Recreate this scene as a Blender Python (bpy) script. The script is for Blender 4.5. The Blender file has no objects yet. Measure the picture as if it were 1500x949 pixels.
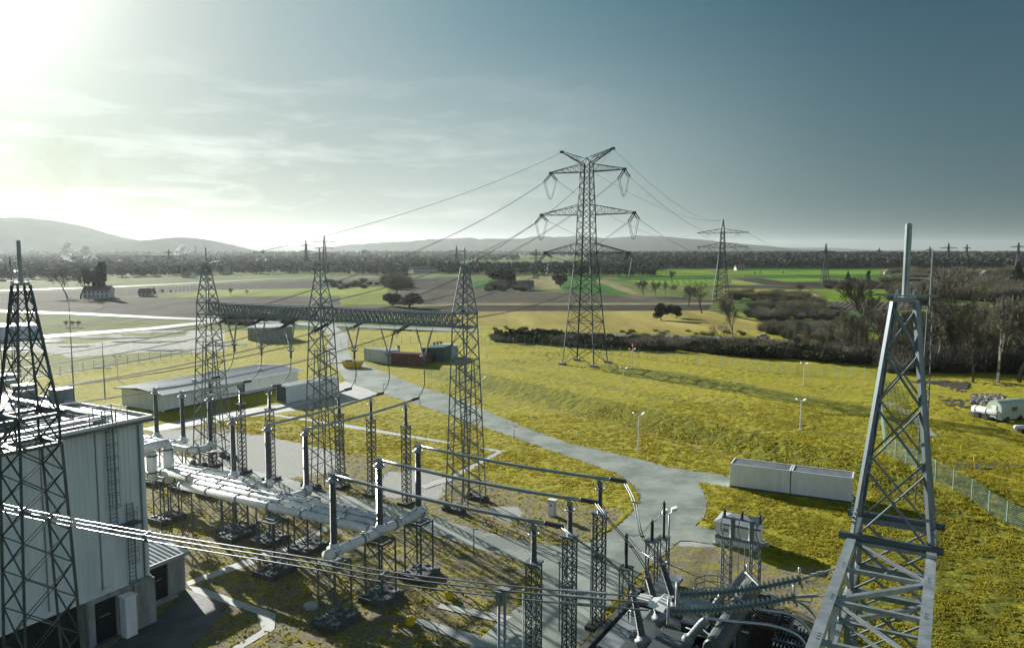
import bpy, math, random
import numpy as np
from mathutils import Vector, Matrix

random.seed(7)
rng = np.random.default_rng(11)
SC = bpy.context.scene
COL = SC.collection
R = math.radians

# ------------------------------------------------------------------ camera, world, sun
CAMZ = 28.0
FPX = 1120.0
PITCH = math.atan(108.5 / FPX)
cam_data = bpy.data.cameras.new("camera")
cam = bpy.data.objects.new("camera", cam_data)
COL.objects.link(cam)
cam.location = (0, 0, CAMZ)
cam.rotation_euler = (R(90) - PITCH, 0, 0)
cam_data.sensor_width = 36
cam_data.lens = 36 * FPX / 1500
cam_data.clip_start = 0.2
cam_data.clip_end = 60000
SC.camera = cam

SUN_AZ, SUN_EL = R(-37.5), R(18.5)
sd = Vector((math.sin(SUN_AZ) * math.cos(SUN_EL), math.cos(SUN_AZ) * math.cos(SUN_EL), math.sin(SUN_EL)))
sun_data = bpy.data.lights.new("sun", 'SUN')
sun_data.energy = 5.0
sun_data.angle = R(0.5)
sun_data.color = (1.0, 0.97, 0.90)
sun = bpy.data.objects.new("sun", sun_data)
COL.objects.link(sun)
sun.rotation_euler = (-sd).to_track_quat('-Z', 'Y').to_euler()

SC.view_settings.view_transform = 'Standard'
SC.view_settings.look = 'None'
SC.view_settings.gamma = 1.0
SC.view_settings.exposure = 1.2
SC.view_settings.use_curve_mapping = False

world = bpy.data.worlds.new("World")
SC.world = world
world.use_nodes = True
def make_world():
    nt = world.node_tree; N = nt.nodes; L = nt.links
    N.clear()
    out = N.new('ShaderNodeOutputWorld')
    sky = N.new('ShaderNodeTexSky'); sky.sky_type = 'NISHITA'; sky.sun_disc = False
    sky.sun_elevation = SUN_EL; sky.sun_rotation = SUN_AZ
    sky.air_density = 1.2; sky.dust_density = 2.0; sky.ozone_density = 2.0
    bg1 = N.new('ShaderNodeBackground'); bg1.inputs[1].default_value = 0.05
    tint = N.new('ShaderNodeMix'); tint.data_type = 'RGBA'; tint.blend_type = 'MULTIPLY'
    tint.inputs[0].default_value = 1.0; tint.inputs[7].default_value = (0.05, 0.09, 0.11, 1)
    L.new(sky.outputs[0], tint.inputs[6]); L.new(tint.outputs[2], bg1.inputs[0])
    geo = N.new('ShaderNodeTexCoord')
    nrm = N.new('ShaderNodeVectorMath'); nrm.operation = 'NORMALIZE'
    L.new(geo.outputs['Generated'], nrm.inputs[0])
    dot = N.new('ShaderNodeVectorMath'); dot.operation = 'DOT_PRODUCT'
    L.new(nrm.outputs[0], dot.inputs[0]); dot.inputs[1].default_value = sd
    ac = N.new('ShaderNodeMath'); ac.operation = 'ARCCOSINE'; L.new(dot.outputs['Value'], ac.inputs[0])
    nn = N.new('ShaderNodeMath'); nn.operation = 'DIVIDE'; L.new(ac.outputs[0], nn.inputs[0]); nn.inputs[1].default_value = math.pi
    def ramp(stops):
        r = N.new('ShaderNodeValToRGB'); cr = r.color_ramp
        cr.interpolation = 'B_SPLINE'
        while len(cr.elements) > 1: cr.elements.remove(cr.elements[-1])
        for i, (deg, c) in enumerate(stops):
            e = cr.elements[0] if i == 0 else cr.elements.new(deg / 180)
            e.position = deg / 180; e.color = (*c, 1)
        L.new(nn.outputs[0], r.inputs[0]); return r
    up = ramp([(0, (1.6, 1.48, 1.3)), (4, (.85, .78, .68)), (8, (.40, .375, .34)), (13, (.225, .222, .21)), (20, (.145, .172, .178)), (33, (.046, .102, .122)),
               (50, (.010, .042, .060)), (67, (.004, .020, .032)), (90, (.04, .07, .095)), (125, (.13, .17, .21)), (180, (.20, .25, .29))])
    lo = ramp([(0, (.28, .245, .22)), (12, (.19, .17, .16)), (24, (.18, .178, .17)), (34, (.235, .25, .24)), (45, (.175, .21, .205)),
               (58, (.035, .065, .075)), (75, (.014, .035, .045)), (95, (.06, .09, .105)), (125, (.18, .21, .24)), (180, (.33, .36, .39))])
    sep = N.new('ShaderNodeSeparateXYZ'); L.new(nrm.outputs[0], sep.inputs[0])
    mr = N.new('ShaderNodeMapRange'); mr.interpolation_type = 'SMOOTHSTEP'
    L.new(sep.outputs[2], mr.inputs[0]); mr.inputs[1].default_value = -0.02; mr.inputs[2].default_value = 0.33
    mx = N.new('ShaderNodeMix'); mx.data_type = 'RGBA'
    L.new(mr.outputs[0], mx.inputs[0]); L.new(lo.outputs[0], mx.inputs[6]); L.new(up.outputs[0], mx.inputs[7])
    # thin cloud streaks, low in the sky
    mp = N.new('ShaderNodeMapping'); mp.inputs['Scale'].default_value = (3.2, 3.2, 17)
    L.new(nrm.outputs[0], mp.inputs[0])
    nz = N.new('ShaderNodeTexNoise'); nz.inputs['Scale'].default_value = 2.2; nz.inputs['Detail'].default_value = 9
    nz.inputs['Roughness'].default_value = .58; nz.inputs['Distortion'].default_value = .3
    L.new(mp.outputs[0], nz.inputs[0])
    cr = N.new('ShaderNodeMapRange'); cr.inputs[1].default_value = .47; cr.inputs[2].default_value = .70
    L.new(nz.outputs[0], cr.inputs[0])
    band = N.new('ShaderNodeMapRange'); band.inputs[1].default_value = .24; band.inputs[2].default_value = .06
    L.new(sep.outputs[2], band.inputs[0])
    near = N.new('ShaderNodeMapRange'); near.inputs[1].default_value = .27; near.inputs[2].default_value = .13
    L.new(nn.outputs[0], near.inputs[0])
    m1 = N.new('ShaderNodeMath'); m1.operation = 'MULTIPLY'; L.new(cr.outputs[0], m1.inputs[0]); L.new(band.outputs[0], m1.inputs[1])
    m2 = N.new('ShaderNodeMath'); m2.operation = 'MULTIPLY'; L.new(m1.outputs[0], m2.inputs[0]); L.new(near.outputs[0], m2.inputs[1])
    m3 = N.new('ShaderNodeMath'); m3.operation = 'MULTIPLY'; L.new(m2.outputs[0], m3.inputs[0]); m3.inputs[1].default_value = .85
    mc = N.new('ShaderNodeMix'); mc.data_type = 'RGBA'; L.new(m3.outputs[0], mc.inputs[0]); L.new(mx.outputs[2], mc.inputs[6])
    mc.inputs[7].default_value = (.40, .40, .385, 1)
    # one soft greyish cumulus under the sun
    cdir = Vector(((95 - 750) / FPX, 1.0, (366 - 262) / FPX)).normalized()
    dd = N.new('ShaderNodeVectorMath'); dd.operation = 'DISTANCE'
    nz2 = N.new('ShaderNodeTexNoise'); nz2.inputs['Scale'].default_value = 22; nz2.inputs['Detail'].default_value = 9; nz2.inputs['Roughness'].default_value = .62
    L.new(nrm.outputs[0], nz2.inputs[0])
    sc = N.new('ShaderNodeVectorMath'); sc.operation = 'SCALE'; sc.inputs[3].default_value = .16
    L.new(nz2.outputs[1], sc.inputs[0])
    ad = N.new('ShaderNodeVectorMath'); ad.operation = 'ADD'; L.new(nrm.outputs[0], ad.inputs[0]); L.new(sc.outputs[0], ad.inputs[1])
    L.new(ad.outputs[0], dd.inputs[0]); dd.inputs[1].default_value = cdir + Vector((.08, .08, .08))
    cm = N.new('ShaderNodeMapRange'); cm.interpolation_type = 'SMOOTHSTEP'
    cm.inputs[1].default_value = .052; cm.inputs[2].default_value = .018; cm.inputs[4].default_value = .5
    L.new(dd.outputs['Value'], cm.inputs[0])
    m4 = N.new('ShaderNodeMix'); m4.data_type = 'RGBA'; L.new(cm.outputs[0], m4.inputs[0]); L.new(mc.outputs[2], m4.inputs[6])
    m4.inputs[7].default_value = (.15, .125, .10, 1)
    bg2 = N.new('ShaderNodeBackground'); bg2.inputs[1].default_value = 0.88
    L.new(m4.outputs[2], bg2.inputs[0])
    add = N.new('ShaderNodeAddShader'); L.new(bg1.outputs[0], add.inputs[0]); L.new(bg2.outputs[0], add.inputs[1])
    L.new(add.outputs[0], out.inputs[0])
make_world()

# ------------------------------------------------------------------ helpers: places
def sstep(t):
    t = np.clip(t, 0, 1); return t * t * (3 - 2 * t)
def hgt(x, y):
    """height of the land: a low grassy bank beyond the drive, flat elsewhere"""
    d = (x + 6.7) * .79 + (y - 150) * .61
    return 2.2 * sstep(d / 6.5) * (1 - sstep((d - 58) / 30)) * sstep((x + 45) / 40)
cp, sp = math.cos(PITCH), math.sin(PITCH)
def ray(u, v):
    xc = (u - 750) / FPX; yc = -(v - 474.5) / FPX
    return Vector((xc, cp + yc * sp, -sp + yc * cp))
def P(u, v, z=None):
    """the place on the land (or at height z) seen at photograph pixel u, v"""
    r = ray(u, v); zz = 0.0 if z is None else z
    for _ in range(1 if z is not None else 12):
        t = (zz - CAMZ) / r.z
        p = Vector((0, 0, CAMZ)) + r * t
        if z is None: zz = .5 * zz + .5 * float(hgt(p.x, p.y))
    if z is None: p.z = float(hgt(p.x, p.y))
    return p
def PD(u, v, y):
    r = ray(u, v); return Vector((0, 0, CAMZ)) + r * (y / r.y)
def PW(u, v, p0, n):
    r = ray(u, v); c = Vector((0, 0, CAMZ)); return c + r * ((p0 - c).dot(n) / r.dot(n))
E1 = Vector((.5, .8660254, 0)); E2 = Vector((.8660254, -.5, 0)); EZ = Vector((0, 0, 1))
X = Vector((1, 0, 0)); Y = Vector((0, 1, 0))

# ------------------------------------------------------------------ helpers: meshes
class MB:
    def __init__(s): s.v = []; s.f = []; s.m = []; s.cm = 0
    def add(s, vs, fs):
        o = len(s.v); s.v += [tuple(p) for p in vs]
        for f in fs: s.f.append([i + o for i in f]); s.m.append(s.cm)
        return s
    def box(s, c, dx, dy, dz, ax=X, ay=Y, az=EZ, bevel=0):
        c = Vector(c); hx, hy, hz = dx / 2, dy / 2, dz / 2
        vs = [c + ax * (sx * hx) + ay * (sy * hy) + az * (sz * hz) for sz in (-1, 1) for sx, sy in ((-1, -1), (1, -1), (1, 1), (-1, 1))]
        fs = [(0, 3, 2, 1), (4, 5, 6, 7), (0, 1, 5, 4), (1, 2, 6, 5), (2, 3, 7, 6), (3, 0, 4, 7)]
        if ax.cross(ay).dot(az) < 0: fs = [tuple(reversed(f)) for f in fs]
        return s.add(vs, fs)
    def bar(s, p, q, w, h=None):
        p = Vector(p); q = Vector(q); d = q - p; L = d.length
        if L < 1e-6: return s
        d /= L; a = d.cross(EZ)
        a = a.normalized() if a.length > 1e-3 else Vector((1, 0, 0))
        b = d.cross(a).normalized()
        return s.box((p + q) / 2, w, h or w, L, a, b, d)
    def angle(s, p, q, w, t):
        p = Vector(p); q = Vector(q); d = (q - p).normalized(); a = d.cross(EZ)
        a = a.normalized() if a.length > 1e-3 else Vector((1, 0, 0))
        b = d.cross(a).normalized(); L = (q - p).length
        s.box((p + q) / 2, w, t, L, a, b, d)
        return s.box((p + q) / 2 + a * (w / 2 - t / 2) + b * (w / 2 + t * .1), t, w * .95, L, a, b, d)
    def tube(s, pts, r, n=8, caps=True):
        pts = [Vector(p) for p in pts]; k = len(pts)
        rs = r if isinstance(r, (list, tuple)) else [r] * k
        t0 = (pts[1] - pts[0]).normalized(); a = t0.cross(EZ)
        a = a.normalized() if a.length > 1e-3 else Vector((1, 0, 0))
        vs = []; 
        for i, p in enumerate(pts):
            t = (pts[min(i + 1, k - 1)] - pts[max(i - 1, 0)]).normalized()
            a = (a - t * a.dot(t)); a = a.normalized(); b = t.cross(a)
            for j in range(n):
                th = 2 * math.pi * j / n; vs.append(p + (a * math.cos(th) + b * math.sin(th)) * rs[i])
        fs = [(i * n + j, i * n + (j + 1) % n, (i + 1) * n + (j + 1) % n, (i + 1) * n + j) for i in range(k - 1) for j in range(n)]
        if caps: fs += [tuple(reversed(range(n))), tuple(range((k - 1) * n, k * n))]
        return s.add(vs, fs)
    def lathe(s, prof, p, d, n=12):
        """prof: (distance along d, radius)"""
        p = Vector(p); d = Vector(d).normalized(); a = d.cross(EZ)
        a = a.normalized() if a.length > 1e-3 else Vector((1, 0, 0)); b = d.cross(a)
        vs = [p + d * h + (a * math.cos(2 * math.pi * j / n) + b * math.sin(2 * math.pi * j / n)) * r for h, r in prof for j in range(n)]
        k = len(prof)
        fs = [(i * n + (j + 1) % n, i * n + j, (i + 1) * n + j, (i + 1) * n + (j + 1) % n) for i in range(k - 1) for j in range(n)]
        fs += [tuple(range(n)), tuple(reversed(range((k - 1) * n, k * n)))]
        return s.add(vs, fs)
    def ring(s, c, d, Rr, r, n=18, m=6):
        c = Vector(c); d = Vector(d).normalized(); a = d.cross(EZ)
        a = a.normalized() if a.length > 1e-3 else Vector((1, 0, 0)); b = d.cross(a)
        vs = []
        for i in range(n):
            th = 2 * math.pi * i / n; o = a * math.cos(th) + b * math.sin(th)
            for j in range(m):
                ph = 2 * math.pi * j / m; vs.append(c + o * (Rr + r * math.cos(ph)) + d * (r * math.sin(ph)))
        return s.add(vs, [(i * m + j, ((i + 1) % n) * m + j, ((i + 1) % n) * m + (j + 1) % m, i * m + (j + 1) % m) for i in range(n) for j in range(m)])
    def build(s, name, mats, parent=None, smooth=False, loc=None):
        off = woff(parent) if parent is not None else Vector((0, 0, 0))
        if loc is not None: off = Vector(loc)
        me = bpy.data.meshes.new(name)
        me.from_pydata([(x - off.x, y - off.y, z - off.z) for x, y, z in s.v], [], s.f)
        if not isinstance(mats, (list, tuple)): mats = [mats]
        for m in mats: me.materials.append(m)
        if len(mats) > 1: me.polygons.foreach_set('material_index', s.m)
        if smooth: me.polygons.foreach_set('use_smooth', [True] * len(me.polygons))
        me.update()
        o = bpy.data.objects.new(name, me); COL.objects.link(o)
        if parent is not None: o.parent = parent
        elif loc is not None: o.location = loc
        return o
def woff(o):
    v = Vector((0, 0, 0))
    while o is not None: v += o.location; o = o.parent
    return v
def tag(o, label=None, cat=None, group=None, kind=None):
    if label: o['label'] = label
    if cat: o['category'] = cat
    if group: o['group'] = group
    if kind: o['kind'] = kind
    return o
def thing(name, label, cat, loc=(0, 0, 0), group=None):
    o = bpy.data.objects.new(name, None); COL.objects.link(o); o.location = loc; o.empty_display_size = .5
    return tag(o, label, cat, group)
def kids(o): return [c for c in COL.objects if c.parent == o]
def proto_tree(o):
    """(object, [children...]) read once so that copying in loops stays fast"""
    return (o, [proto_tree(c) for c in kids(o)])
def copy_tree(t, parent=None, loc=None, rz=None, sc=None, label=None, group=None):
    o, ch = t; c = o.copy(); COL.objects.link(c)
    if parent is not None: c.parent = parent
    if loc is not None: c.location = loc
    if rz is not None: c.rotation_euler = (0, 0, rz)
    if sc is not None: c.scale = sc if hasattr(sc, '__len__') else (sc, sc, sc)
    if label: c['label'] = label
    if group: c['group'] = group
    for k in ch: copy_tree(k, c)
    return c
_unit = {}
def unit(mat, kind='box'):
    k = (mat.name, kind)
    if k not in _unit:
        b = MB()
        if kind == 'box': b.box((0, 0, 0), 1, 1, 1)
        elif kind == 'angle':   # an L-shaped rolled steel angle
            b.box((0, -.44, 0), 1, .12, 1); b.box((-.44, .06, 0), .12, .88, 1)
        else: b.lathe([(-.5, .5), (.5, .5)], (0, 0, 0), EZ, 10)
        me = bpy.data.meshes.new('unit_' + kind); me.from_pydata(b.v, [], b.f); me.materials.append(mat); me.update()
        if kind == 'cyl': me.polygons.foreach_set('use_smooth', [len(p.vertices) == 4 for p in me.polygons])
        _unit[k] = me
    return _unit[k]
def pbar(name, p, q, w, mat, parent, kind='box', h=None, up=EZ):
    """one piece as an object of its own sharing a unit mesh"""
    off = woff(parent); p = Vector(p) - off; q = Vector(q) - off
    d = q - p; L = d.length; d = d / L; a = d.cross(up)
    a = a.normalized() if a.length > 1e-3 else Vector((1, 0, 0)); b = d.cross(a)
    o = bpy.data.objects.new(name, unit(mat, kind)); COL.objects.link(o); o.parent = parent
    m = Matrix((a, b, d)).transposed().to_4x4(); m.translation = (p + q) / 2
    o.matrix_local = m @ Matrix.Diagonal((w, h or w, L, 1)); return o

# ------------------------------------------------------------------ materials
def mat(name, col, rough=.6, metal=0, noise=None, bump=None, spec=.4, coat=0, transl=None, streak=0):
    """noise=(scale, colour2, contrast) ; bump=(scale, strength, distance)"""
    m = bpy.data.materials.new(name); m.use_nodes = True; nt = m.node_tree; N = nt.nodes; L = nt.links
    b = N['Principled BSDF']; b.inputs['Base Color'].default_value = (*col, 1); b.inputs['Roughness'].default_value = rough
    b.inputs['Metallic'].default_value = metal; b.inputs['Specular IOR Level'].default_value = spec
    tc = N.new('ShaderNodeTexCoord')
    if noise:
        nz = N.new('ShaderNodeTexNoise'); nz.inputs['Scale'].default_value = noise[0]; nz.inputs['Detail'].default_value = 6
        nz.inputs['Roughness'].default_value = .62
        g = N.new('ShaderNodeNewGeometry')
        if streak:   # run-down dirt: the noise is drawn out downwards
            mp = N.new('ShaderNodeMapping'); mp.inputs['Scale'].default_value = (1, 1, streak); L.new(g.outputs['Position'], mp.inputs[0]); L.new(mp.outputs[0], nz.inputs[0])
        else: L.new(g.outputs['Position'], nz.inputs[0])
        mr = N.new('ShaderNodeMapRange'); k = noise[2] if len(noise) > 2 else .2
        mr.inputs[1].default_value = .5 - k; mr.inputs[2].default_value = .5 + k; L.new(nz.outputs[0], mr.inputs[0])
        mx = N.new('ShaderNodeMix'); mx.data_type = 'RGBA'; L.new(mr.outputs[0], mx.inputs[0])
        mx.inputs[6].default_value = (*col, 1); mx.inputs[7].default_value = (*noise[1], 1); L.new(mx.outputs[2], b.inputs['Base Color'])
        rr = N.new('ShaderNodeMapRange'); rr.inputs[3].default_value = max(.02, rough - .1); rr.inputs[4].default_value = min(1, rough + .12)
        L.new(nz.outputs[0], rr.inputs[0]); L.new(rr.outputs[0], b.inputs['Roughness'])
    if bump:
        nb = N.new('ShaderNodeTexNoise'); nb.inputs['Scale'].default_value = bump[0]; nb.inputs['Detail'].default_value = 4
        g2 = N.new('ShaderNodeNewGeometry'); L.new(g2.outputs['Position'], nb.inputs[0])
        bp = N.new('ShaderNodeBump'); bp.inputs['Strength'].default_value = bump[1]; bp.inputs['Distance'].default_value = bump[2]
        L.new(nb.outputs[0], bp.inputs['Height']); L.new(bp.outputs[0], b.inputs['Normal'])
    if transl:
        tr = N.new('ShaderNodeBsdfTranslucent'); tr.inputs[0].default_value = (*transl, 1)
        ms = N.new('ShaderNodeMixShader'); ms.inputs[0].default_value = .35
        L.new(b.outputs[0], ms.inputs[1]); L.new(tr.outputs[0], ms.inputs[2]); L.new(ms.outputs[0], N['Material Output'].inputs[0])
    return m
M = {}
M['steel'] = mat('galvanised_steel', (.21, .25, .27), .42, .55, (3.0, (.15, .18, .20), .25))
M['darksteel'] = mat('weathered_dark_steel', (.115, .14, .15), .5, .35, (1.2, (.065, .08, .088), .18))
M['green_steel'] = mat('dark_green_pylon_steel', (.06, .085, .085), .55, .3, (1.5, (.035, .05, .05), .25))
M['brightsteel'] = mat('bright_galvanised_steel', (.36, .40, .41), .4, .5, (2.2, (.19, .22, .235), .16))
M['alu'] = mat('aluminium_tube', (.42, .46, .48), .3, .75, (2, (.3, .33, .35), .2))
M['white_pipe'] = mat('white_painted_pipe', (.70, .73, .72), .36, 0, (2.2, (.52, .54, .53), .18), spec=.5)
M['porcelain'] = mat('grey_brown_porcelain', (.12, .13, .135), .22, 0, (8, (.055, .06, .07), .2), spec=.6)
M['dark_porcelain'] = mat('black_porcelain', (.03, .033, .038), .2, spec=.6)
M['blue_glass'] = mat('blue_grey_glass_sheds', (.09, .145, .18), .3, 0, spec=.5)
M['wire'] = mat('conductor_wire', (.13, .15, .16), .4, .6)
M['silver_wire'] = mat('bright_conductor', (.24, .26, .28), .3, .8)
M['concrete'] = mat('concrete', (.36, .37, .35), .85, 0, (1.4, (.19, .20, .19), .16), (18, .3, .01), streak=.3)
M['dark_concrete'] = mat('dark_concrete', (.10, .105, .10), .85, 0, (1.2, (.05, .055, .055), .22), (18, .3, .01))
M['road'] = mat('concrete_road', (.29, .315, .275), .5, 0, (.22, (.17, .19, .165), .10), (14, .25, .006), spec=.3)
M['slab'] = mat('concrete_slabs', (.42, .43, .40), .7, 0, (.8, (.30, .31, .29), .2), (12, .25, .01), spec=.3)
M['asphalt'] = mat('dark_asphalt', (.10, .105, .10), .7, 0, (.6, (.06, .065, .065), .2), (30, .3, .01))
M['wet_road'] = mat('wet_road', (.22, .23, .22), .36, 0, (.08, (.14, .15, .14), .2), spec=1.0)
M['puddle'] = mat('standing_water', (.06, .07, .07), .16, 0, spec=.9, bump=(1.5, .25, .05))
M['cladding'] = mat('white_metal_cladding', (.66, .72, .74), .5, .0, (1.6, (.50, .56, .58), .20), streak=.12)
M['white'] = mat('white_paint', (.72, .74, .73), .5, 0, (.9, (.58, .60, .59), .25))
M['offwhite'] = mat('offwhite_render', (.76, .79, .79), .7, 0, (1.6, (.62, .64, .63), .19), streak=.2)
M['grey_roof'] = mat('wet_grey_roof', (.17, .19, .20), .42, 0, (.7, (.09, .10, .11), .22), spec=.5)
M['metal_roof'] = mat('pale_metal_roof', (.38, .41, .42), .38, .2, (.6, (.28, .30, .32), .25))
M['black'] = mat('black_door', (.015, .018, .022), .45, 0, (1.5, (.025, .028, .032), .2))
M['green_door'] = mat('dark_green_door', (.03, .06, .06), .5)
M['maroon'] = mat('maroon_container', (.09, .03, .035), .55, 0, (1.0, (.13, .05, .05), .2))
M['green_box'] = mat('green_container', (.03, .085, .085), .5, 0, (1.0, (.05, .11, .11), .2))
M['grey_box'] = mat('grey_container', (.5, .56, .58), .5, 0, (1.5, (.36, .41, .43), .16), streak=.15)
M['yellow'] = mat('yellow_skip_paint', (.75, .52, .02), .5, 0, (2.0, (.5, .33, .02), .2))
M['red'] = mat('orange_red_paint', (.75, .10, .04), .5)
M['tank'] = mat('transformer_paint', (.075, .088, .092), .45, 0, (1.4, (.045, .053, .057), .25))
M['tank_light'] = mat('transformer_light_grey', (.26, .29, .30), .4, 0, (1.4, (.18, .20, .21), .25))
M['rust'] = mat('rusty_steel', (.16, .10, .08), .8, 0, (3, (.08, .06, .055), .2))
M['fence'] = mat('green_fence_wire', (.22, .36, .34), .45, .3)
M['bark'] = mat('bare_bark', (.17, .155, .13), .9, 0, (1.0, (.05, .045, .04), .2))
M['twig'] = mat('bare_twigs', (.135, .122, .09), .9, 0, (.25, (.08, .072, .054), .2))
M['twig_olive'] = mat('olive_twigs', (.15, .145, .065), .9, 0, (.25, (.09, .085, .042), .2))
M['conifer'] = mat('conifer_needles', (.028, .05, .032), .8, 0, (.3, (.05, .075, .04), .2))
M['ivy'] = mat('evergreen_leaves', (.04, .052, .03), .9, 0, (.3, (.06, .07, .035), .2), spec=.05)
M['town_wood'] = mat('town_trees', (.12, .13, .115), .9, 0, (.012, (.17, .17, .14), .14), spec=.05)  # paler than the forest: haze over the town painted into the tree colour
M['forest'] = mat('winter_forest', (.045, .062, .052), .9, 0, (.012, (.085, .085, .062), .14), spec=.05)
M['house_wall'] = mat('house_render', (.62, .62, .58), .8, 0, (.02, (.45, .42, .38), .1))
M['house_roof'] = mat('house_tiles', (.16, .12, .11), .6, 0, (.01, (.22, .15, .12), .12))
M['glass'] = mat('window_glass', (.02, .025, .03), .08, spec=.8)
M['hill'] = mat('wooded_hill', (.045, .062, .055), .95, 0, (.0022, (.07, .085, .06), .12), (.02, .4, 3), spec=0)
M['car'] = mat('silver_car_paint', (.45, .47, .48), .25, .4)
M['tyre'] = mat('black_rubber', (.02, .02, .02), .8)
M['stone'] = mat('loose_stones', (.30, .28, .25), .9, 0, (2, (.2, .19, .17), .2))

def ground_mat():
    """grass whose colour follows attribute 'zone': r green, g gravel, b bare earth"""
    m = bpy.data.materials.new('grass_land'); m.use_nodes = True; nt = m.node_tree; N = nt.nodes; L = nt.links
    b = N['Principled BSDF']; b.inputs['Roughness'].default_value = .95; b.inputs['Specular IOR Level'].default_value = .15
    g = N.new('ShaderNodeNewGeometry'); at = N.new('ShaderNodeAttribute'); at.attribute_name = 'zone'
    sp_ = N.new('ShaderNodeSeparateColor'); L.new(at.outputs[0], sp_.inputs[0])
    def noise(s, d=6, r=.6):
        n = N.new('ShaderNodeTexNoise'); n.inputs['Scale'].default_value = s; n.inputs['Detail'].default_value = d; n.inputs['Roughness'].default_value = r
        L.new(g.outputs['Position'], n.inputs[0]); return n.outputs[0]
    def rng_(src, a, c, lo=0, hi=1):
        n = N.new('ShaderNodeMapRange'); L.new(src, n.inputs[0]); n.inputs[1].default_value = a; n.inputs[2].default_value = c
        n.inputs[3].default_value = lo; n.inputs[4].default_value = hi; return n.outputs[0]
    def mix(f, c1, c2, bl='MIX'):
        n = N.new('ShaderNodeMix'); n.data_type = 'RGBA'; n.blend_type = bl
        L.new(f, n.inputs[0]) if not isinstance(f, float) else setattr(n.inputs[0], 'default_value', f)
        for s_, c in ((6, c1), (7, c2)):
            if isinstance(c, tuple): n.inputs[s_].default_value = (*c, 1)
            else: L.new(c, n.inputs[s_])
        return n.outputs[2]
    fine = noise(3.6, 9, .78); mid = noise(.25); big = noise(.045)
    ochre = mix(rng_(fine, .40, .60), (.18, .168, .007), (.48, .42, .02))
    straw = mix(rng_(fine, .40, .60), (.28, .235, .06), (.52, .43, .15))
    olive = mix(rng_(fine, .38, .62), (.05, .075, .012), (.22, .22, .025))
    c = mix(rng_(mid, .52, .70, 0, .5), ochre, straw)
    c = mix(rng_(noise(1.15, 5, .7), .56, .40, 0, .42), c, (.085, .085, .012))
    c = mix(rng_(big, .44, .66, 0, .8), c, mix(.5, ochre, olive))
    def madd(a, bb, op='ADD'):
        n = N.new('ShaderNodeMath'); n.operation = op; n.use_clamp = True
        for i, q in enumerate((a, bb)):
            L.new(q, n.inputs[i]) if not isinstance(q, float) else setattr(n.inputs[i], 'default_value', q)
        return n.outputs[0]
    def wobble(ch, amt=.5):   # soft edge broken up by noise
        return rng_(madd(ch, rng_(noise(.6, 7, .65), .3, .7, -amt / 2, amt / 2)), .3, .7)
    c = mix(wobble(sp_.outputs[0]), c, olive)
    earth = mix(rng_(fine, .36, .64), (.08, .075, .055), (.30, .26, .16))
    c = mix(wobble(sp_.outputs[2], .9), c, earth)
    grav = mix(rng_(noise(7, 5, .8), .36, .64), (.22, .225, .205), (.47, .475, .44))
    c = mix(wobble(sp_.outputs[1], .6), c, grav)
    L.new(c, b.inputs['Base Color'])
    bp = N.new('ShaderNodeBump'); bp.inputs['Strength'].default_value = 1.0; bp.inputs['Distance'].default_value = .16
    L.new(fine, bp.inputs['Height']); L.new(bp.outputs[0], b.inputs['Normal'])
    return m
M['land'] = ground_mat()
def field_mat(name, c1, c2, furrow=0, ang=0, rough=.95):
    m = mat(name, c1, rough, 0, (.03, c2, .18)); nt = m.node_tree; N = nt.nodes; L = nt.links; b = N['Principled BSDF']
    b.inputs['Specular IOR Level'].default_value = .02
    g = N.new('ShaderNodeNewGeometry'); nz = N.new('ShaderNodeTexNoise'); nz.inputs['Scale'].default_value = .5; nz.inputs['Detail'].default_value = 6
    L.new(g.outputs['Position'], nz.inputs[0]); src = nz.outputs[0]
    bp = N.new('ShaderNodeBump'); bp.inputs['Strength'].default_value = .8; bp.inputs['Distance'].default_value = .25
    if furrow:
        mp = N.new('ShaderNodeMapping'); mp.inputs['Rotation'].default_value = (0, 0, ang); L.new(g.outputs['Position'], mp.inputs[0])
        wv = N.new('ShaderNodeTexWave'); wv.inputs['Scale'].default_value = furrow; wv.inputs['Distortion'].default_value = 1.5; wv.inputs['Detail'].default_value = 3
        L.new(mp.outputs[0], wv.inputs[0])
        ad = N.new('ShaderNodeMath'); ad.operation = 'ADD'; L.new(wv.outputs[1], ad.inputs[0]); L.new(nz.outputs[0], ad.inputs[1]); src = ad.outputs[0]
    L.new(src, bp.inputs['Height']); L.new(bp.outputs[0], b.inputs['Normal'])
    old = b.inputs['Base Color'].links[0].from_socket   # drill lines, tramlines and damp patches change the colour a little
    n2 = N.new('ShaderNodeTexNoise'); n2.inputs['Scale'].default_value = .006; n2.inputs['Detail'].default_value = 8; n2.inputs['Roughness'].default_value = .7
    mp2 = N.new('ShaderNodeMapping'); mp2.inputs['Rotation'].default_value = (0, 0, ang); mp2.inputs['Scale'].default_value = (6, .8, 1); L.new(g.outputs['Position'], mp2.inputs[0]); L.new(mp2.outputs[0], n2.inputs[0])
    r2 = N.new('ShaderNodeMapRange'); r2.inputs[1].default_value = .35; r2.inputs[2].default_value = .65; r2.inputs[3].default_value = .62; r2.inputs[4].default_value = 1.25; L.new(n2.outputs[0], r2.inputs[0])
    vm = N.new('ShaderNodeVectorMath'); vm.operation = 'SCALE'; L.new(old, vm.inputs[0]); L.new(r2.outputs[0], vm.inputs[3]); L.new(vm.outputs[0], b.inputs['Base Color'])
    return m
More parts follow.
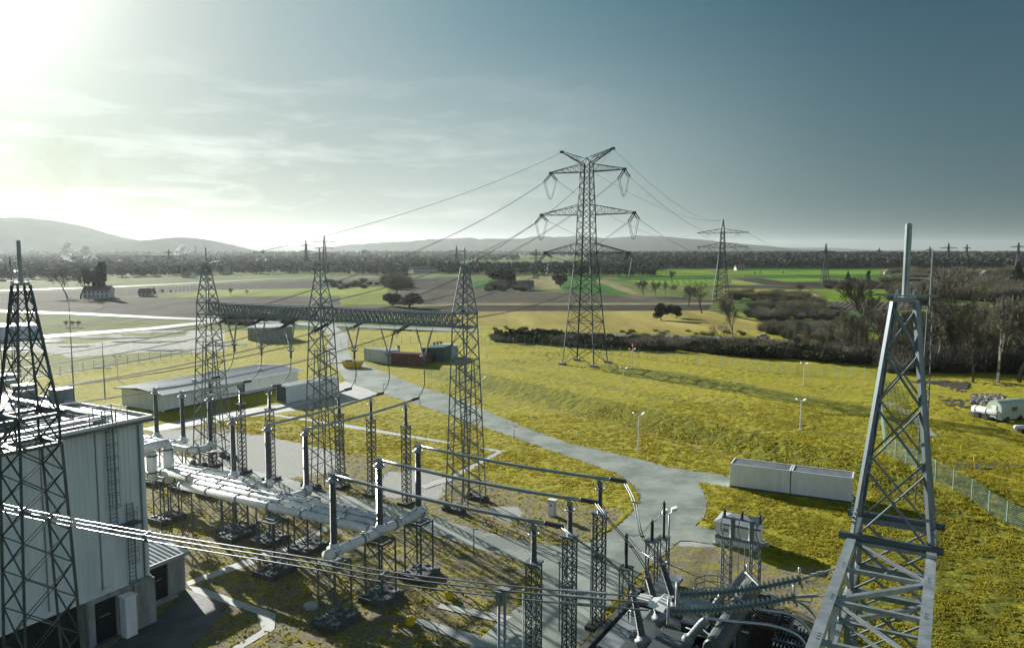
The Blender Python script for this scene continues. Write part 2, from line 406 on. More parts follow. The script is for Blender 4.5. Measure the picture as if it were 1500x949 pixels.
FM = {
 'plough': field_mat('ploughed_earth', (.062, .060, .050), (.115, .105, .083), .12, .5),
 'plough_dark': field_mat('dark_ploughed_earth', (.040, .040, .036), (.070, .064, .054), .12, -.4),
 'brown': field_mat('brown_stubble', (.115, .105, .08), (.085, .080, .062), .1, .5),
 'green': field_mat('winter_green_crop', (.035, .105, .025), (.055, .14, .03), .07, .9),
 'bright': field_mat('bright_green_crop', (.11, .19, .02), (.16, .24, .03), .06, .2),
 'lime': field_mat('yellow_green_meadow', (.17, .22, .04), (.22, .26, .06), .05, 1.1),
 'straw': field_mat('straw_meadow', (.26, .22, .06), (.33, .275, .095)),
 'pale': field_mat('pale_dry_grass', (.25, .23, .12), (.19, .175, .085)),
 'dull': field_mat('dull_meadow', (.075, .115, .035), (.15, .165, .06), .05, .6),
}

# ------------------------------------------------------------------ noise and polygons in numpy
def lattice(seed): return np.random.default_rng(seed).random((256, 256))
def vnoise(x, y, s, seed):
    g = lattice(seed); xs, ys = x * s, y * s; xi = np.floor(xs).astype(int); yi = np.floor(ys).astype(int)
    fx = xs - xi; fy = ys - yi; fx = fx * fx * (3 - 2 * fx); fy = fy * fy * (3 - 2 * fy)
    a = g[xi % 256, yi % 256]; b = g[(xi + 1) % 256, yi % 256]; c = g[xi % 256, (yi + 1) % 256]; d = g[(xi + 1) % 256, (yi + 1) % 256]
    return (a * (1 - fx) + b * fx) * (1 - fy) + (c * (1 - fx) + d * fx) * fy
def inpoly(x, y, poly):
    r = np.zeros(x.shape, bool); n = len(poly)
    for i in range(n):
        x1, y1 = poly[i][:2]; x2, y2 = poly[(i + 1) % n][:2]
        c = ((y1 > y) != (y2 > y)) & (x < (x2 - x1) * (y - y1) / ((y2 - y1) or 1e-9) + x1); r ^= c
    return r
def G(*pts): return [P(u, v) for u, v in pts]

# outlines on the ground, walked round in the photograph
ROAD = [(487,531),(530,531),(534,534),(575,550),(620,568),(660,580),(700,596),(767,625),(833,649),(887,661),(940,673),(980,684),(1012,689),(1069,697),
        (1069,714),(1022,706),(1029,716),(1036,732),(1035,748),(1031,758),(1018,770),(1049,776),(1049,797),(1010,792),(996,792),(983,803),(950,830),(929,849),(900,880),(870,920),
        (850,949),(810,1010),(640,1010),(690,945),(728,914),(753,893),(792,862),(794,850),(788,837),(769,824),(740,813),(694,802),(630,779),(571,757),(520,748),(440,742),(360,722),(300,708),(200,688),(150,672),
        (190,655),(300,675),(420,700),(470,716),(517,728),(567,738),(617,750),(657,764),(700,776),(753,789),(780,793),(807,799),(845,796),(870,789),(897,776),(913,763),(929,747),(936,735),
        (937,724),(924,708),(900,692),(860,679),(807,660),(753,641),(700,623),(640,602),(580,583),(540,571),(515,562),(505,556),(497,545)]
road_poly = G(*ROAD)
APRON = G((505,558),(541,571),(560,578),(500,592),(440,600),(330,616),(225,632),(205,628),(325,604),(440,588))
YARD = G((140,960),(225,908),(272,862),(330,882),(325,905),(300,925),(240,1000),(100,1000))
PATHS = [G((272,852),(276,858),(363,829),(430,803),(481,777),(476,770),(424,797),(355,821)),
         G((276,858),(300,862),(404,899),(402,922),(345,955),(330,955),(384,922),(376,899),(285,868)),
         G((380,604),(383,606),(499,625),(643,648),(740,660),(694,686),(668,698),(662,696),(690,681),(726,662),(640,644),(499,620)),
         G((614,712),(622,716),(664,703),(656,697)),
         G((606,911),(612,905),(700,930),(712,949),(690,945)), G((640,890),(646,884),(752,903),(735,912))]
GRAVEL = [G((330,632),(400,640),(500,662),(500,690),(430,700),(395,700),(300,672),(215,640),(240,628)), G((575,690),(640,688),(655,700),(640,735),(560,728),(560,700)),
          G((715,742),(760,740),(770,752),(742,765),(718,755)), G((990,778),(1049,790),(1049,800),(1000,800))]
EARTH = [G((190,640),(300,620),(400,640),(500,664),(560,672),(640,688),(655,700),(720,700),(800,735),(925,748),(870,789),(800,799),(745,900),(680,960),(120,990),(100,760)),
         G((930,850),(990,795),(1060,800),(1130,830),(1230,830),(1220,949),(860,960))]
GREEN = [G((1290,560),(1312,562),(1335,590),(1345,640),(1325,655),(1300,650)), G((880,536),(990,545),(1290,598),(1290,612),(1080,575),(900,548)), G((1285,690),(1400,735),(1500,790),(1500,1000),(1230,1000))]  # second outline is the tall pylon's cast shadow, painted as darker green
LAWN = G((382,606),(560,590),(700,623),(860,679),(925,708),(938,724),(928,742),(800,735),(720,702),(655,700),(640,688),(560,672),(500,655),(400,632),(330,620))

POND = G((1380,668),(1445,672),(1520,686),(1520,698),(1445,692),(1385,682))
FROST = G((-60,498),(290,474),(330,474),(330,515),(283,519),(160,536),(60,553),(-60,574))
def rough_grid(x0, x1, y0, y1, st, amp):
    nx = int((x1 - x0) / st) + 1; ny = int((y1 - y0) / st) + 1
    gx, gy = np.meshgrid(np.linspace(x0, x1, nx), np.linspace(y0, y1, ny))
    x = gx.ravel(); y = gy.ravel()
    z = hgt(x, y)
    n = (vnoise(x, y, .9, 1) * .3 + vnoise(x, y, 2.1, 2) * .7) ** 1.6
    n2 = vnoise(x, y, .12, 3)
    tuft = amp * n * (.5 + n2) + .10 * (vnoise(x, y, .09, 4) - .5)
    wx = x + 1.2 * (vnoise(x, y, .5, 5) - .5); wy = y + 1.2 * (vnoise(x, y, .5, 6) - .5)
    zone = np.zeros((len(x), 4), np.float32); zone[:, 3] = 1
    for q in EARTH: zone[inpoly(wx, wy, q), 2] = .66
    dd = (wx + 6.7) * .79 + (wy - 150) * .61; bank = (dd > .3) & (dd < 6.2) & (wx > -20) & (wx < 75); zone[bank, 0] = .52  # bank face tinted darker green: its slope shade painted into the grass colour
    bank2 = (dd > 13) & (dd < 16.5) & (wx > -20) & (wx < 75); zone[bank2, 0] = .44  # second terrace band gets the same painted shade, on level land
    zone[inpoly(wx, wy, LAWN), 2] = 0
    for q in GRAVEL: zone[inpoly(wx, wy, q), 1] = .9
    for q in GREEN: zone[inpoly(wx, wy, q), 0] = .62
    # frosty, greener meadow outside the far left fence
    out = inpoly(x, y, FROST); zone[out, 0] = .75
    k = vnoise(x, y, .06, 8); zone[out & (k > .52), 1] = .62
    flat = np.zeros(len(x), bool)
    for q in [road_poly, APRON, YARD, POND] + PATHS: flat |= inpoly(x, y, q)
    tuft *= np.where(zone[:, 2] > .3, .55, 1) * np.where(zone[:, 1] > .5, .25, 1)
    z = z + np.where(flat, -.07, tuft - .02)
    idx = np.arange(nx * ny).reshape(ny, nx)
    f = np.stack([idx[:-1, :-1], idx[:-1, 1:], idx[1:, 1:], idx[1:, :-1]], -1).reshape(-1, 4)
    return np.stack([x, y, z], 1), f, zone
def np_mesh(name, v, f, mats, zone=None, smooth=True, mi=None):
    me = bpy.data.meshes.new(name); k = f.shape[1]
    me.vertices.add(len(v)); me.vertices.foreach_set('co', v.astype(np.float32).ravel())
    me.loops.add(f.size); me.loops.foreach_set('vertex_index', f.astype(np.int32).ravel())
    me.polygons.add(len(f)); me.polygons.foreach_set('loop_start', np.arange(0, f.size, k, dtype=np.int32))
    me.polygons.foreach_set('loop_total', np.full(len(f), k, np.int32))
    if not isinstance(mats, (list, tuple)): mats = [mats]
    for m in mats: me.materials.append(m)
    if mi is not None: me.polygons.foreach_set('material_index', mi.astype(np.int32))
    if smooth: me.polygons.foreach_set('use_smooth', np.ones(len(f), bool))
    if zone is not None:
        a = me.color_attributes.new('zone', 'FLOAT_COLOR', 'POINT'); a.data.foreach_set('color', zone.ravel())
    me.update(); me.validate(); return me
def np_obj(name, *a, parent=None, **k):
    o = bpy.data.objects.new(name, np_mesh(name, *a, **k)); COL.objects.link(o); o.parent = parent; return o
def join_np(parts):
    V = []; F = []; Z = []; o = 0
    for v, f, z in parts: V.append(v); F.append(f + o); Z.append(z); o += len(v)
    return np.concatenate(V), np.concatenate(F), np.concatenate(Z)

# ------------------------------------------------------------------ THE LAND
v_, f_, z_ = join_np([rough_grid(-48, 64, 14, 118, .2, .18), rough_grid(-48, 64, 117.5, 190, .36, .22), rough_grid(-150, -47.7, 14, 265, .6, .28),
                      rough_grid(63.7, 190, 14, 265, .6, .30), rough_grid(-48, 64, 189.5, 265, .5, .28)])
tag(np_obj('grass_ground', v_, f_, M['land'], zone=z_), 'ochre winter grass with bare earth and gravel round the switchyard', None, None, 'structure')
b = MB()
xs = [-30000, -8000, -2500, -800, -150, 190, 800, 2500, 8000, 30000]; ys = [-400, 14, 265, 700, 1500, 4000, 10000, 30000]
for i in range(len(xs) - 1):
    for j in range(len(ys) - 1):
        if xs[i] == -150 and ys[j] == 14: continue
        b.add([(xs[i], ys[j], -.02), (xs[i + 1], ys[j], -.02), (xs[i + 1], ys[j + 1], -.02), (xs[i], ys[j + 1], -.02)], [(0, 1, 2, 3)])
tag(b.build('plain', FM['dull']), None, None, None, 'structure')

def tufts():
    """short dry grass tufts standing on the turf: three leaning blades each"""
    r = np.random.default_rng(5); n = 330000
    y = 24 + (128 - 24) * r.random(n) ** 1.15; x = (r.random(n) * 1.5 - .72) * (y + 3) * .98
    keep = (x > -50) & (x < 90) & (y > 20)
    bare = np.zeros(n, bool); jx = x + r.normal(0, .16, n); jy = y + r.normal(0, .16, n)
    for q in [road_poly, APRON, YARD] + PATHS: bare |= inpoly(jx, jy, q)
    for q in GRAVEL: bare |= inpoly(x, y, q)
    e = np.zeros(n, bool)
    for q in EARTH: e |= inpoly(x, y, q)
    e &= ~inpoly(x, y, LAWN); bare |= e & (r.random(n) < .86); bare |= inpoly(x, y, [P(860, 960), P(1010, 775), P(1160, 830), P(1260, 960)])
    bare |= vnoise(x, y, 1.1, 77) < .30
    keep &= ~bare; x = x[keep]; y = y[keep]; n = len(x); z = hgt(x, y) + .02
    h = (.06 + .13 * r.random(n)) * (.5 + .9 * vnoise(x, y, .35, 78)); w = .05 + .07 * r.random(n); V = np.empty((n, 3, 3, 3), np.float32)
    for b_ in range(3):
        th = r.random(n) * 6.283; dx = np.cos(th) * w; dy = np.sin(th) * w; lx = (r.random(n) - .5) * .25; ly = (r.random(n) - .5) * .25; ox = (r.random(n) - .5) * .2; oy = (r.random(n) - .5) * .2
        V[:, b_, 0] = np.stack([x + ox - dx, y + oy - dy, z], 1); V[:, b_, 1] = np.stack([x + ox + dx, y + oy + dy, z], 1); V[:, b_, 2] = np.stack([x + ox + lx, y + oy + ly, z + h], 1)
    V = V.reshape(-1, 3); F = np.arange(len(V)).reshape(-1, 3); print('tufts', n)
    return tag(np_obj('grass_tufts', V, F, [M['tuft']], smooth=False), 'short tufts of ochre grass on the lawns', None, None, 'stuff')
M['tuft'] = mat('ochre_tufts', (.34, .305, .022), .9, 0, (.30, (.16, .18, .018), .12), transl=(.40, .33, .05), spec=.1)
tufts()

def sheet(name, poly, z, m, conform=False, thick=.0):
    """a flat sheet cut to an outline; follows the land if conform"""
    import mathutils.geometry as mg
    pts = [Vector((p.x, p.y, (p.z if conform else 0) + z)) for p in poly]
    tri = mg.tessellate_polygon([[Vector((p.x, p.y, 0)) for p in pts]])
    o = MB().add(pts, [t if (pts[t[1]] - pts[t[0]]).cross(pts[t[2]] - pts[t[0]]).z > 0 else t[::-1] for t in tri]).build(name, m)
    return tag(o, None, None, None, 'structure')
def wavy(poly, step, amp, seed=3):
    r = random.Random(seed); out = []
    for i, p in enumerate(poly):
        q = poly[(i + 1) % len(poly)]; d = q - p; n = max(1, min(40, int(d.length / step))); nn = Vector((-d.y, d.x, 0)).normalized() if d.length > 0 else X
        for k in range(n): out.append(p + d * (k / n) + nn * ((r.random() - .5) * amp if k else 0))
    return out
sheet('road', wavy(road_poly, .8, .18), .030, M['road'])
sheet('apron', APRON, .034, M['slab'])
sheet('yard', YARD, .026, M['asphalt'])
for q in PATHS: sheet('path', wavy(q, .7, .06), .038, M['slab'])
# slab joints of the path and shrinkage joints of the drive are real grooves of darker filler
jb = MB()
for (u1, v1), (u2, v2) in (((700,596),(700,623)),((767,625),(753,641)),((833,649),(807,660)),((887,661),(860,679)),((940,673),(900,692)),((1000,690),(926,710)),((1034,740),(937,738)),((1000,776),(905,770)),
                           ((640,574),(634,600)),((590,557),(575,581)),((900,880),(792,856)),((950,830),(850,796)),((571,740),(545,752)),((650,765),(620,777)),((720,783),(690,800)),((780,795),(742,812)),((500,725),(470,743))):
    p, q = P(u1, v1), P(u2, v2); jb.bar(p + EZ * .031, q + EZ * .031, .035, .006)
tag(jb.build('road_joint', M['dark_concrete']), None, None, None, 'structure')

def field(key, z, *pts): 
    return sheet('field', wavy([P(u, v, 0) for u, v in pts], 25, 3, len(pts) + int(pts[0][0])), z, FM[key])
Z0 = .02
for k, (key, pts) in enumerate([
    ('dull', [(0,410),(560,402),(700,400),(700,412),(560,412),(0,426)]),
    ('plough_dark', [(0,430),(160,425),(300,417),(430,412),(565,410),(565,419),(430,424),(290,427),(150,436),(0,448)]),
    ('dull', [(150,437),(230,430),(300,425),(258,435)]),
    ('lime', [(252,436),(300,425),(430,423),(570,420),(570,433),(420,434),(300,435)]),
    ('lime', [(500,435),(572,433),(572,447),(500,447)]),
    ('brown', [(0,447),(60,438),(172,438),(125,462),(0,455)]),
    ('plough', [(125,462),(174,438),(385,435),(498,435),(498,448),(690,452),(690,458),(400,468),(240,465)]),
    ('plough_dark', [(572,410),(690,406),(690,424),(572,424)]),
    ('green', [(692,413),(722,408),(728,424),(692,424)]),
    ('pale', [(722,407),(830,404),(836,424),(728,424)]),
    ('green', [(812,404),(870,402),(930,432),(826,428)]),
    ('pale', [(868,411),(885,410),(940,430),(926,432)]),
    ('plough', [(575,425),(700,424),(826,429),(940,434),(1060,440),(1048,443),(940,444),(690,444),(575,447)]),
    ('pale', [(575,447),(690,444),(940,444),(1046,443.5),(1042,446),(690,447),(575,450)]),
    ('plough_dark', [(575,451),(690,447.5),(1042,446.5),(1036,455),(690,456)]),
    ('straw', [(640,457),(1036,455),(1110,470),(1150,485),(1040,493),(700,484),(640,482)]),
    ('bright', [(880,396),(1046,396),(1050,403),(900,405)]),
    ('green', [(900,405),(1050,403),(1052,409),(910,411)]),
    ('bright', [(915,411),(1052,409),(1060,415),(1050,419),(960,418)]),
    ('dull', [(935,418),(1060,418),(1060,430),(950,430)]),
    ('green', [(1082,391),(1280,391),(1290,396),(1090,397)]),
    ('bright', [(1060,397),(1290,396),(1290,402),(1060,403)]),
    ('green', [(1090,403),(1290,402),(1290,407),(1200,408),(1090,406)]),
    ('plough_dark', [(1075,407),(1110,407),(1150,413),(1290,413),(1290,421),(1170,420),(1120,417),(1090,412)]),
    ('bright', [(1110,408),(1200,407),(1210,413),(1160,414)]),
    ('lime', [(1070,410),(1085,411),(1125,417),(1070,416)]),
    ('plough_dark', [(1062,418),(1120,419),(1180,421),(1290,421),(1290,424),(1062,421)]),
    ('bright', [(1190,424),(1290,424),(1330,440),(1215,441)]),
    ('straw', [(1060,423),(1185,425),(1210,441),(1060,436)]),
    ('plough', [(1212,443),(1375,443),(1390,452),(1215,458)]),
    ('green', [(1180,458),(1300,458),(1300,472),(1190,472)]),
    ('bright', [(1350,455),(1500,455),(1560,470),(1365,472)]),
    ('green', [(1085,441),(1190,441),(1180,457),(1100,458)]),
    ('lime', [(1060,458),(1190,458),(1190,470),(1130,475),(1080,466)]),
    ('green', [(1120,470),(1300,470),(1420,485),(1250,492),(1150,482)]),
    ('green', [(840,395),(880,396),(900,402),(850,402)]),
    ('dull', [(0,468),(240,470),(290,474),(0,478)]),
]): field(key, Z0 + .02 * (k % 6), *pts)

def ribbon(name, pts, w, z, m, label=None):
    pts = [P(u, v) for u, v in pts]
    b = MB(); n = len(pts); vs = []
    for i, p in enumerate(pts):
        d = (pts[min(i + 1, n - 1)] - pts[max(i - 1, 0)]).normalized(); s = Vector((-d.y, d.x, 0)) * w / 2
        vs += [p - s + EZ * z, p + s + EZ * z]
    b.add(vs, [(2 * i, 2 * i + 2, 2 * i + 3, 2 * i + 1) for i in range(n - 1)])
    return tag(b.build(name, m), label, None, None, 'structure')
ribbon('road', [(-60,452),(0,456),(120,460),(240,466),(400,472),(560,480),(700,485.5),(830,489.5),(960,492.5),(1060,496),(1160,502),(1300,512),(1500,524)], 8, .15, M['wet_road'])
ribbon('road', [(-40,497),(60,494),(150,487),(230,481),(290,474),(330,470)], 9, .17, M['wet_road'])
ribbon('road', [(-40,428),(0,426),(170,420.5),(400,409),(560,405.5),(700,404)], 13, .2, M['wet_road'])
ribbon('road', [(420,473),(480,479),(497,492),(494,512),(500,532)], 6, .16, M['road'])
ribbon('track', [(1400,560),(1392,572),(1400,590),(1425,602),(1450,606),(1500,607)], 5, .09, FM['plough_dark'])
ribbon('track', [(1300,562),(1400,560),(1500,566),(1600,572)], 4, .10, FM['plough_dark'])
ribbon('track', [(700,574),(760,589),(860,612),(940,633),(1020,655),(1072,670)], 1.0, .06, FM['straw'])
ribbon('track', [(1300,590),(1340,612),(1365,640)], 1.5, .12, M['road'])
def puddle(cu, cv, ru, rv, seed):
    r = random.Random(seed); ps = []
    for i in range(22):
        t = 2 * math.pi * i / 22; k = .6 + .6 * r.random(); ps.append(P(cu + math.cos(t) * ru * k, cv + math.sin(t) * rv * k))
    tag(MB().add([p + EZ * (.04 if cu > 1000 else .22) for p in ps], [tuple(reversed(range(22)))]).build('puddle', M['puddle']), None, None, None, 'structure')
for i, q in enumerate([(40,501,50,2.5), (150,494,70,2.5), (210,500,55,2), (250,487,30,2), (20,512,28,2), (150,539,16,1.3), (330,505,30,2.5), (240,513,40,1.6), (110,507,30,1.4), (1445, 682, 62, 5)]): puddle(*q, i)

# ------------------------------------------------------------------ GANTRY TOWERS AND BEAMS
def lerp(a, b, t): return a + (b - a) * t
def gantry_tower(pos, label, zb=19.75, zt=21.25, zh=26.2, base=2.35, w=.95, leg=.17, br=.08, npan=11, near=False, zlow=0.0, mt=None, rod=1.7, sp_n=5):
    """four-legged lattice tower: wide along E1 at the foot, square at the beam, a pointed head with a rod"""
    pos = Vector(pos); t = thing('gantry_tower', label, 'lattice tower', pos, 'lattice gantry towers of the switchyard')
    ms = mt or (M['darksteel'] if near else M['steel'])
    def corner(z, i):
        s1, s2 = ((-1, -1), (1, -1), (1, 1), (-1, 1))[i]   # (E1, E2)
        if z <= zb: a1 = lerp(base, w, z / zb); a2 = lerp(w * 1.12, w, z / zb)
        elif z <= zt: a1 = a2 = w
        else:
            k = (z - zt) / (zh - zt); a1 = a2 = lerp(w, .26, k)
        return pos + E1 * (s1 * a1) + E2 * (s2 * a2) + EZ * z
    kind = 'angle'
    for i in range(4):
        pbar('leg', corner(zlow, i), corner(zb, i), leg, ms, t, kind)
        pbar('leg', corner(zb, i), corner(zt, i), leg * .95, ms, t, kind)
        pbar('head_post', corner(zt, i), corner(zh, i), leg * .8, ms, t, kind)
    def panels(z0, z1, n, bw, shrink=1.0):
        zs = [z0]; 
        for k in range(n): zs.append(zs[-1] + (shrink ** k))
        sc = (z1 - z0) / (zs[-1] - z0); zs = [z0 + (q - z0) * sc for q in zs]
        for k in range(n):
            for i in range(4):
                j = (i + 1) % 4
                pbar('brace', corner(zs[k], i), corner(zs[k + 1], j), bw, ms, t, kind)
                pbar('brace', corner(zs[k], j), corner(zs[k + 1], i), bw * .96, ms, t, kind)
    if near: panels(zlow + .2, zb, npan, br, .93)
    else:   # each foot is a lattice column of its own; the two lean together below the beam
        zj = 16.2; nn = 17
        def inner(z, s1, s2): return pos + E1 * (s1 * lerp(base - 1.15, .12, z / zj)) + E2 * (s2 * lerp(w * 1.12, w, z / zb)) + EZ * z
        def outer(z, s1, s2): return pos + E1 * (s1 * lerp(base, w, z / zb)) + E2 * (s2 * lerp(w * 1.12, w, z / zb)) + EZ * z
        for s1 in (-1, 1):
            for s2 in (-1, 1): pbar('leg', inner(0, s1, s2), inner(zj, s1, s2), leg * .9, ms, t, kind)
            ring = [lambda z: outer(z, s1, -1), lambda z: outer(z, s1, 1), lambda z: inner(z, s1, 1), lambda z: inner(z, s1, -1)]
            for k in range(nn):
                z0, z1 = lerp(.2, zj, k / nn), lerp(.2, zj, (k + 1) / nn)
                for i in range(4):
                    j = (i + 1) % 4; a_, c_ = (i, j) if (k + i) % 2 else (j, i); pbar('brace', ring[a_](z0), ring[c_](z1), br, ms, t, kind)
        for s1 in (-1, 1):
            for s2 in (-1, 1): pbar('strut', outer(zj, s1, s2), outer(zj, s1, -s2) if s2 < 0 else outer(zj, -s1, s2), br * 1.3, ms, t, kind)
        panels(zj, zb, 2, br)
    panels(zb, zt, 1, br)
    panels(zt, zh - .2, sp_n, br * .85, .84)
    for z in (zb, zt):
        for i in range(4): pbar('beam_seat', corner(z, i) + EZ * .01, corner(z, (i + 1) % 4) + EZ * .01, leg * 1.15, ms, t)
    b = MB(); b.box(pos + EZ * (zh + .05), .52, .52, .14, E1, E2)
    for s in (-1, 1):
        b.bar(pos + EZ * (zh + .16) - E2 * .75 + E1 * .22 * s, pos + EZ * (zh + .16) + E2 * .75 + E1 * .22 * s, .035)
        for q in (-.2, .2): b.tube([pos + EZ * (zh + .1) + E2 * q + E1 * .22 * s, pos + EZ * (zh + .3) + E2 * q + E1 * .22 * s], .025, 6)
    b.build('head_plate', M['brightsteel'] if near else ms, t)
    b = MB(); rr = .085 if near else .07; b.lathe([(0, rr), (rod + .2, rr), (rod + .24, rr * .6)], pos + EZ * (zh + .1), EZ, 10); b.build('lightning_rod', M['brightsteel'] if near else ms, t, smooth=False)
    for s in (-1, 1):
        b = MB(); c = pos + E1 * (s * base); b.box(c + EZ * .22, .75, 2.7, .5, E1, E2)
        for q in (-1, 1): b.box(c + E2 * (q * w * 1.12) + EZ * .55, .42, .42, .22, E1, E2)
        b.build('footing', M['dark_concrete'], t)
    return t
T3 = Vector((-5.05, 81.8, 0)); T2 = Vector((-22.6, 90.2, 0)); T1 = Vector((-39.6, 99.3, 0))
gantry_tower(T1, 'lattice gantry tower at the far left end of the long horizontal beam')
gantry_tower(T2, 'middle one of the three lattice towers carrying the long horizontal beam')
gantry_tower(T3, 'lattice gantry tower at the right end of the long beam, beside the drive')
RT = Vector((10.35, 20.1, 0)); LT = Vector((-22.6, 35.2, 0))
gantry_tower(RT, 'closest lattice tower, right of the switchyard, tall steel rod on its narrow head', near=True, w=.93, leg=.145, br=.065, npan=10, rod=1.7, sp_n=4, zb=18.9, zt=20.3, zh=26.65, mt=M['steel'])
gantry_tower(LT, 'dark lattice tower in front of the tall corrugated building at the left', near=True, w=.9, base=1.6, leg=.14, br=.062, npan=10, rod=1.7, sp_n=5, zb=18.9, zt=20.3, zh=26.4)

def truss_beam(p, q, label, n, hw=.78, z0=19.75, z1=21.15, chord=.16, dense=True, m=None):
    m = m or M['steel']; p = Vector(p); q = Vector(q); d = (q - p).normalized(); s = Vector((-d.y, d.x, 0)); L = (q - p).length
    t = thing('gantry_beam', label, 'steel beam', p, 'lattice beams of the gantries')
    C = [(sx, z) for sx, z in ((-1, z0), (1, z0), (1, z1), (-1, z1))]
    pt = lambda k, x: p + d * x + s * (C[k][0] * hw) + EZ * (C[k][1])
    for k in range(4): pbar('chord', pt(k, 0), pt(k, L), chord * (1.15 if k > 1 else 1), m, t, 'box')
    if dense:
        b = MB(); st = L / n
        for i in range(n):
            for k in range(4):
                j = (k + 1) % 4; x0, x1 = i * st, (i + 1) * st
                b.angle(pt(k, x0), pt(j, x1), .085, .02); b.angle(pt(j, x0), pt(k, x1), .08, .02)
                b.angle(pt(k, x0), pt(j, x0), .075, .02)
        tag(b.build('bracing', m, t), None, None, None, 'stuff')
        b = MB(); r = random.Random(5)   # walkway grating and cable clutter seen through the lattice
        b.box(p + d * L / 2 + EZ * (z0 + .12), L - .6, .5, .05, d, s)
        for i in range(int(L * 2.2)):
            x = r.uniform(.5, L - .5); b.bar(p + d * x + s * r.uniform(-.6, .6) + EZ * r.uniform(z0, z1), p + d * (x + r.uniform(-.6, .6)) + s * r.uniform(-.6, .6) + EZ * r.uniform(z0, z1), .045)
        b.build('walkway', M['steel'], t)
    else:
        st = L / n
        for i in range(n):
            x0, x1 = i * st, (i + 1) * st
            for k in range(4):
                j = (k + 1) % 4; a, c = (k, j) if i % 2 else (j, k)
                pbar('brace', pt(a, x0), pt(c, x1), .11, m, t, 'angle')
                pbar('strut', pt(k, x0), pt(j, x0), .10, m, t, 'angle')
        for k in range(4):
            for i in range(1, n):
                g = MB(); sx = -1 if C[k][0] < 0 else 1; c0 = pt(k, i * st) + s * (-sx * .02) + EZ * ((chord / 2 + .008) * (1 if C[k][1] == z1 else -1))
                g.box(c0, .36, chord * .9, .014, d, s)
                for bx_ in (-.12, 0, .12): g.box(c0 + d * bx_ + EZ * (.018 if C[k][1] == z1 else -.018), .03, .03, .02, d, s)
                g.build('gusset_plate', m, t)
    return t
dB = (T2 - T1).normalized(); dB2 = (T3 - T2).normalized()
truss_beam(T1 + dB * 1.0, T2 - dB * 1.0, 'long dense lattice beam spanning from the left tower to the middle gantry tower', 26)
truss_beam(T2 + dB2 * 1.0, T3 - dB2 * 1.0, 'long dense lattice beam spanning from the middle tower to the right gantry tower', 26)
truss_beam(RT - E1 * 1.05, RT - E1 * 27, 'wide lattice beam running back from the closest tower, its pale chords near the bottom right', 13, hw=.93, chord=.20, z0=18.95, z1=20.3, dense=False, m=M['brightsteel'])
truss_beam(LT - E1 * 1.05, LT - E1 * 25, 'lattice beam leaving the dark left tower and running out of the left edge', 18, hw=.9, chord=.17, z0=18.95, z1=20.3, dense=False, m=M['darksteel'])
for T, l in ((RT, 'dark steel cross girder clamped round the closest tower at beam height'), (LT, 'dark steel cross girder clamped round the left tower at beam height')):
    t = thing('cross_girder', l, 'girder', T + EZ * 20, 'cross girders at the near towers')
    for s in (-1, 1):
        o = MB(); c = T + EZ * 20.42 - E1 * (s * 1.0)
        o.tube([c - E2 * 1.25, c + E2 * 1.2], .105, 14); o.build('girder', M['darksteel'], t)
    o = MB()
    for s in (-1, 1):
        for z in np.arange(20.8, 21.6, .12): o.box(T + E2 * (s * .96) - E1 * .9 + EZ * float(z), .05, .06, .05, E2, E1)
    o.build('bolts', M['brightsteel'], t)

# lightning mast: a slender triangular lattice with a rod
def slim_mast(pos, label, H=28, zl=23, w0=.62, w1=.3, arm=False):
    pos = Vector(pos); t = thing('lightning_mast', label, 'mast', pos, 'slender lightning masts')
    c = lambda z, i: pos + (E1 * (1, 1, -1, -1)[i] + E2 * (1, -1, -1, 1)[i]) * lerp(w0, w1, z / zl) / 1.3 + EZ * z
    for i in range(4): pbar('leg', c(0, i), c(zl, i), .09, M['darksteel'], t, 'angle')
    b = MB(); n = 30
    for k in range(n):
        for i in range(4):
            j = (i + 1) % 4; a = (i, j) if k % 2 else (j, i); b.angle(c(zl * k / n, a[0]), c(zl * (k + 1) / n, a[1]), .055, .015)
    tag(b.build('bracing', M['darksteel'], t), None, None, None, 'stuff')
    MB().lathe([(0, .12), (H - zl - .5, .1), (H - zl, .07)], pos + EZ * zl, EZ, 8).build('rod', M['steel'], t)
    if arm: MB().bar(pos + EZ * 25.0, pos + EZ * 25.0 - X * 2.5, .10).build('side_arm', M['white'], t)
pm = P(1347, 742); slim_mast((pm.x, pm.y, pm.z), 'slender lattice mast with a thin rod rising just behind the closest right tower', H=27.8, zl=22, arm=True)
slim_mast((-72, 110, 0), 'slender dark mast at the left edge standing behind the dark lattice tower', H=27, zl=21)

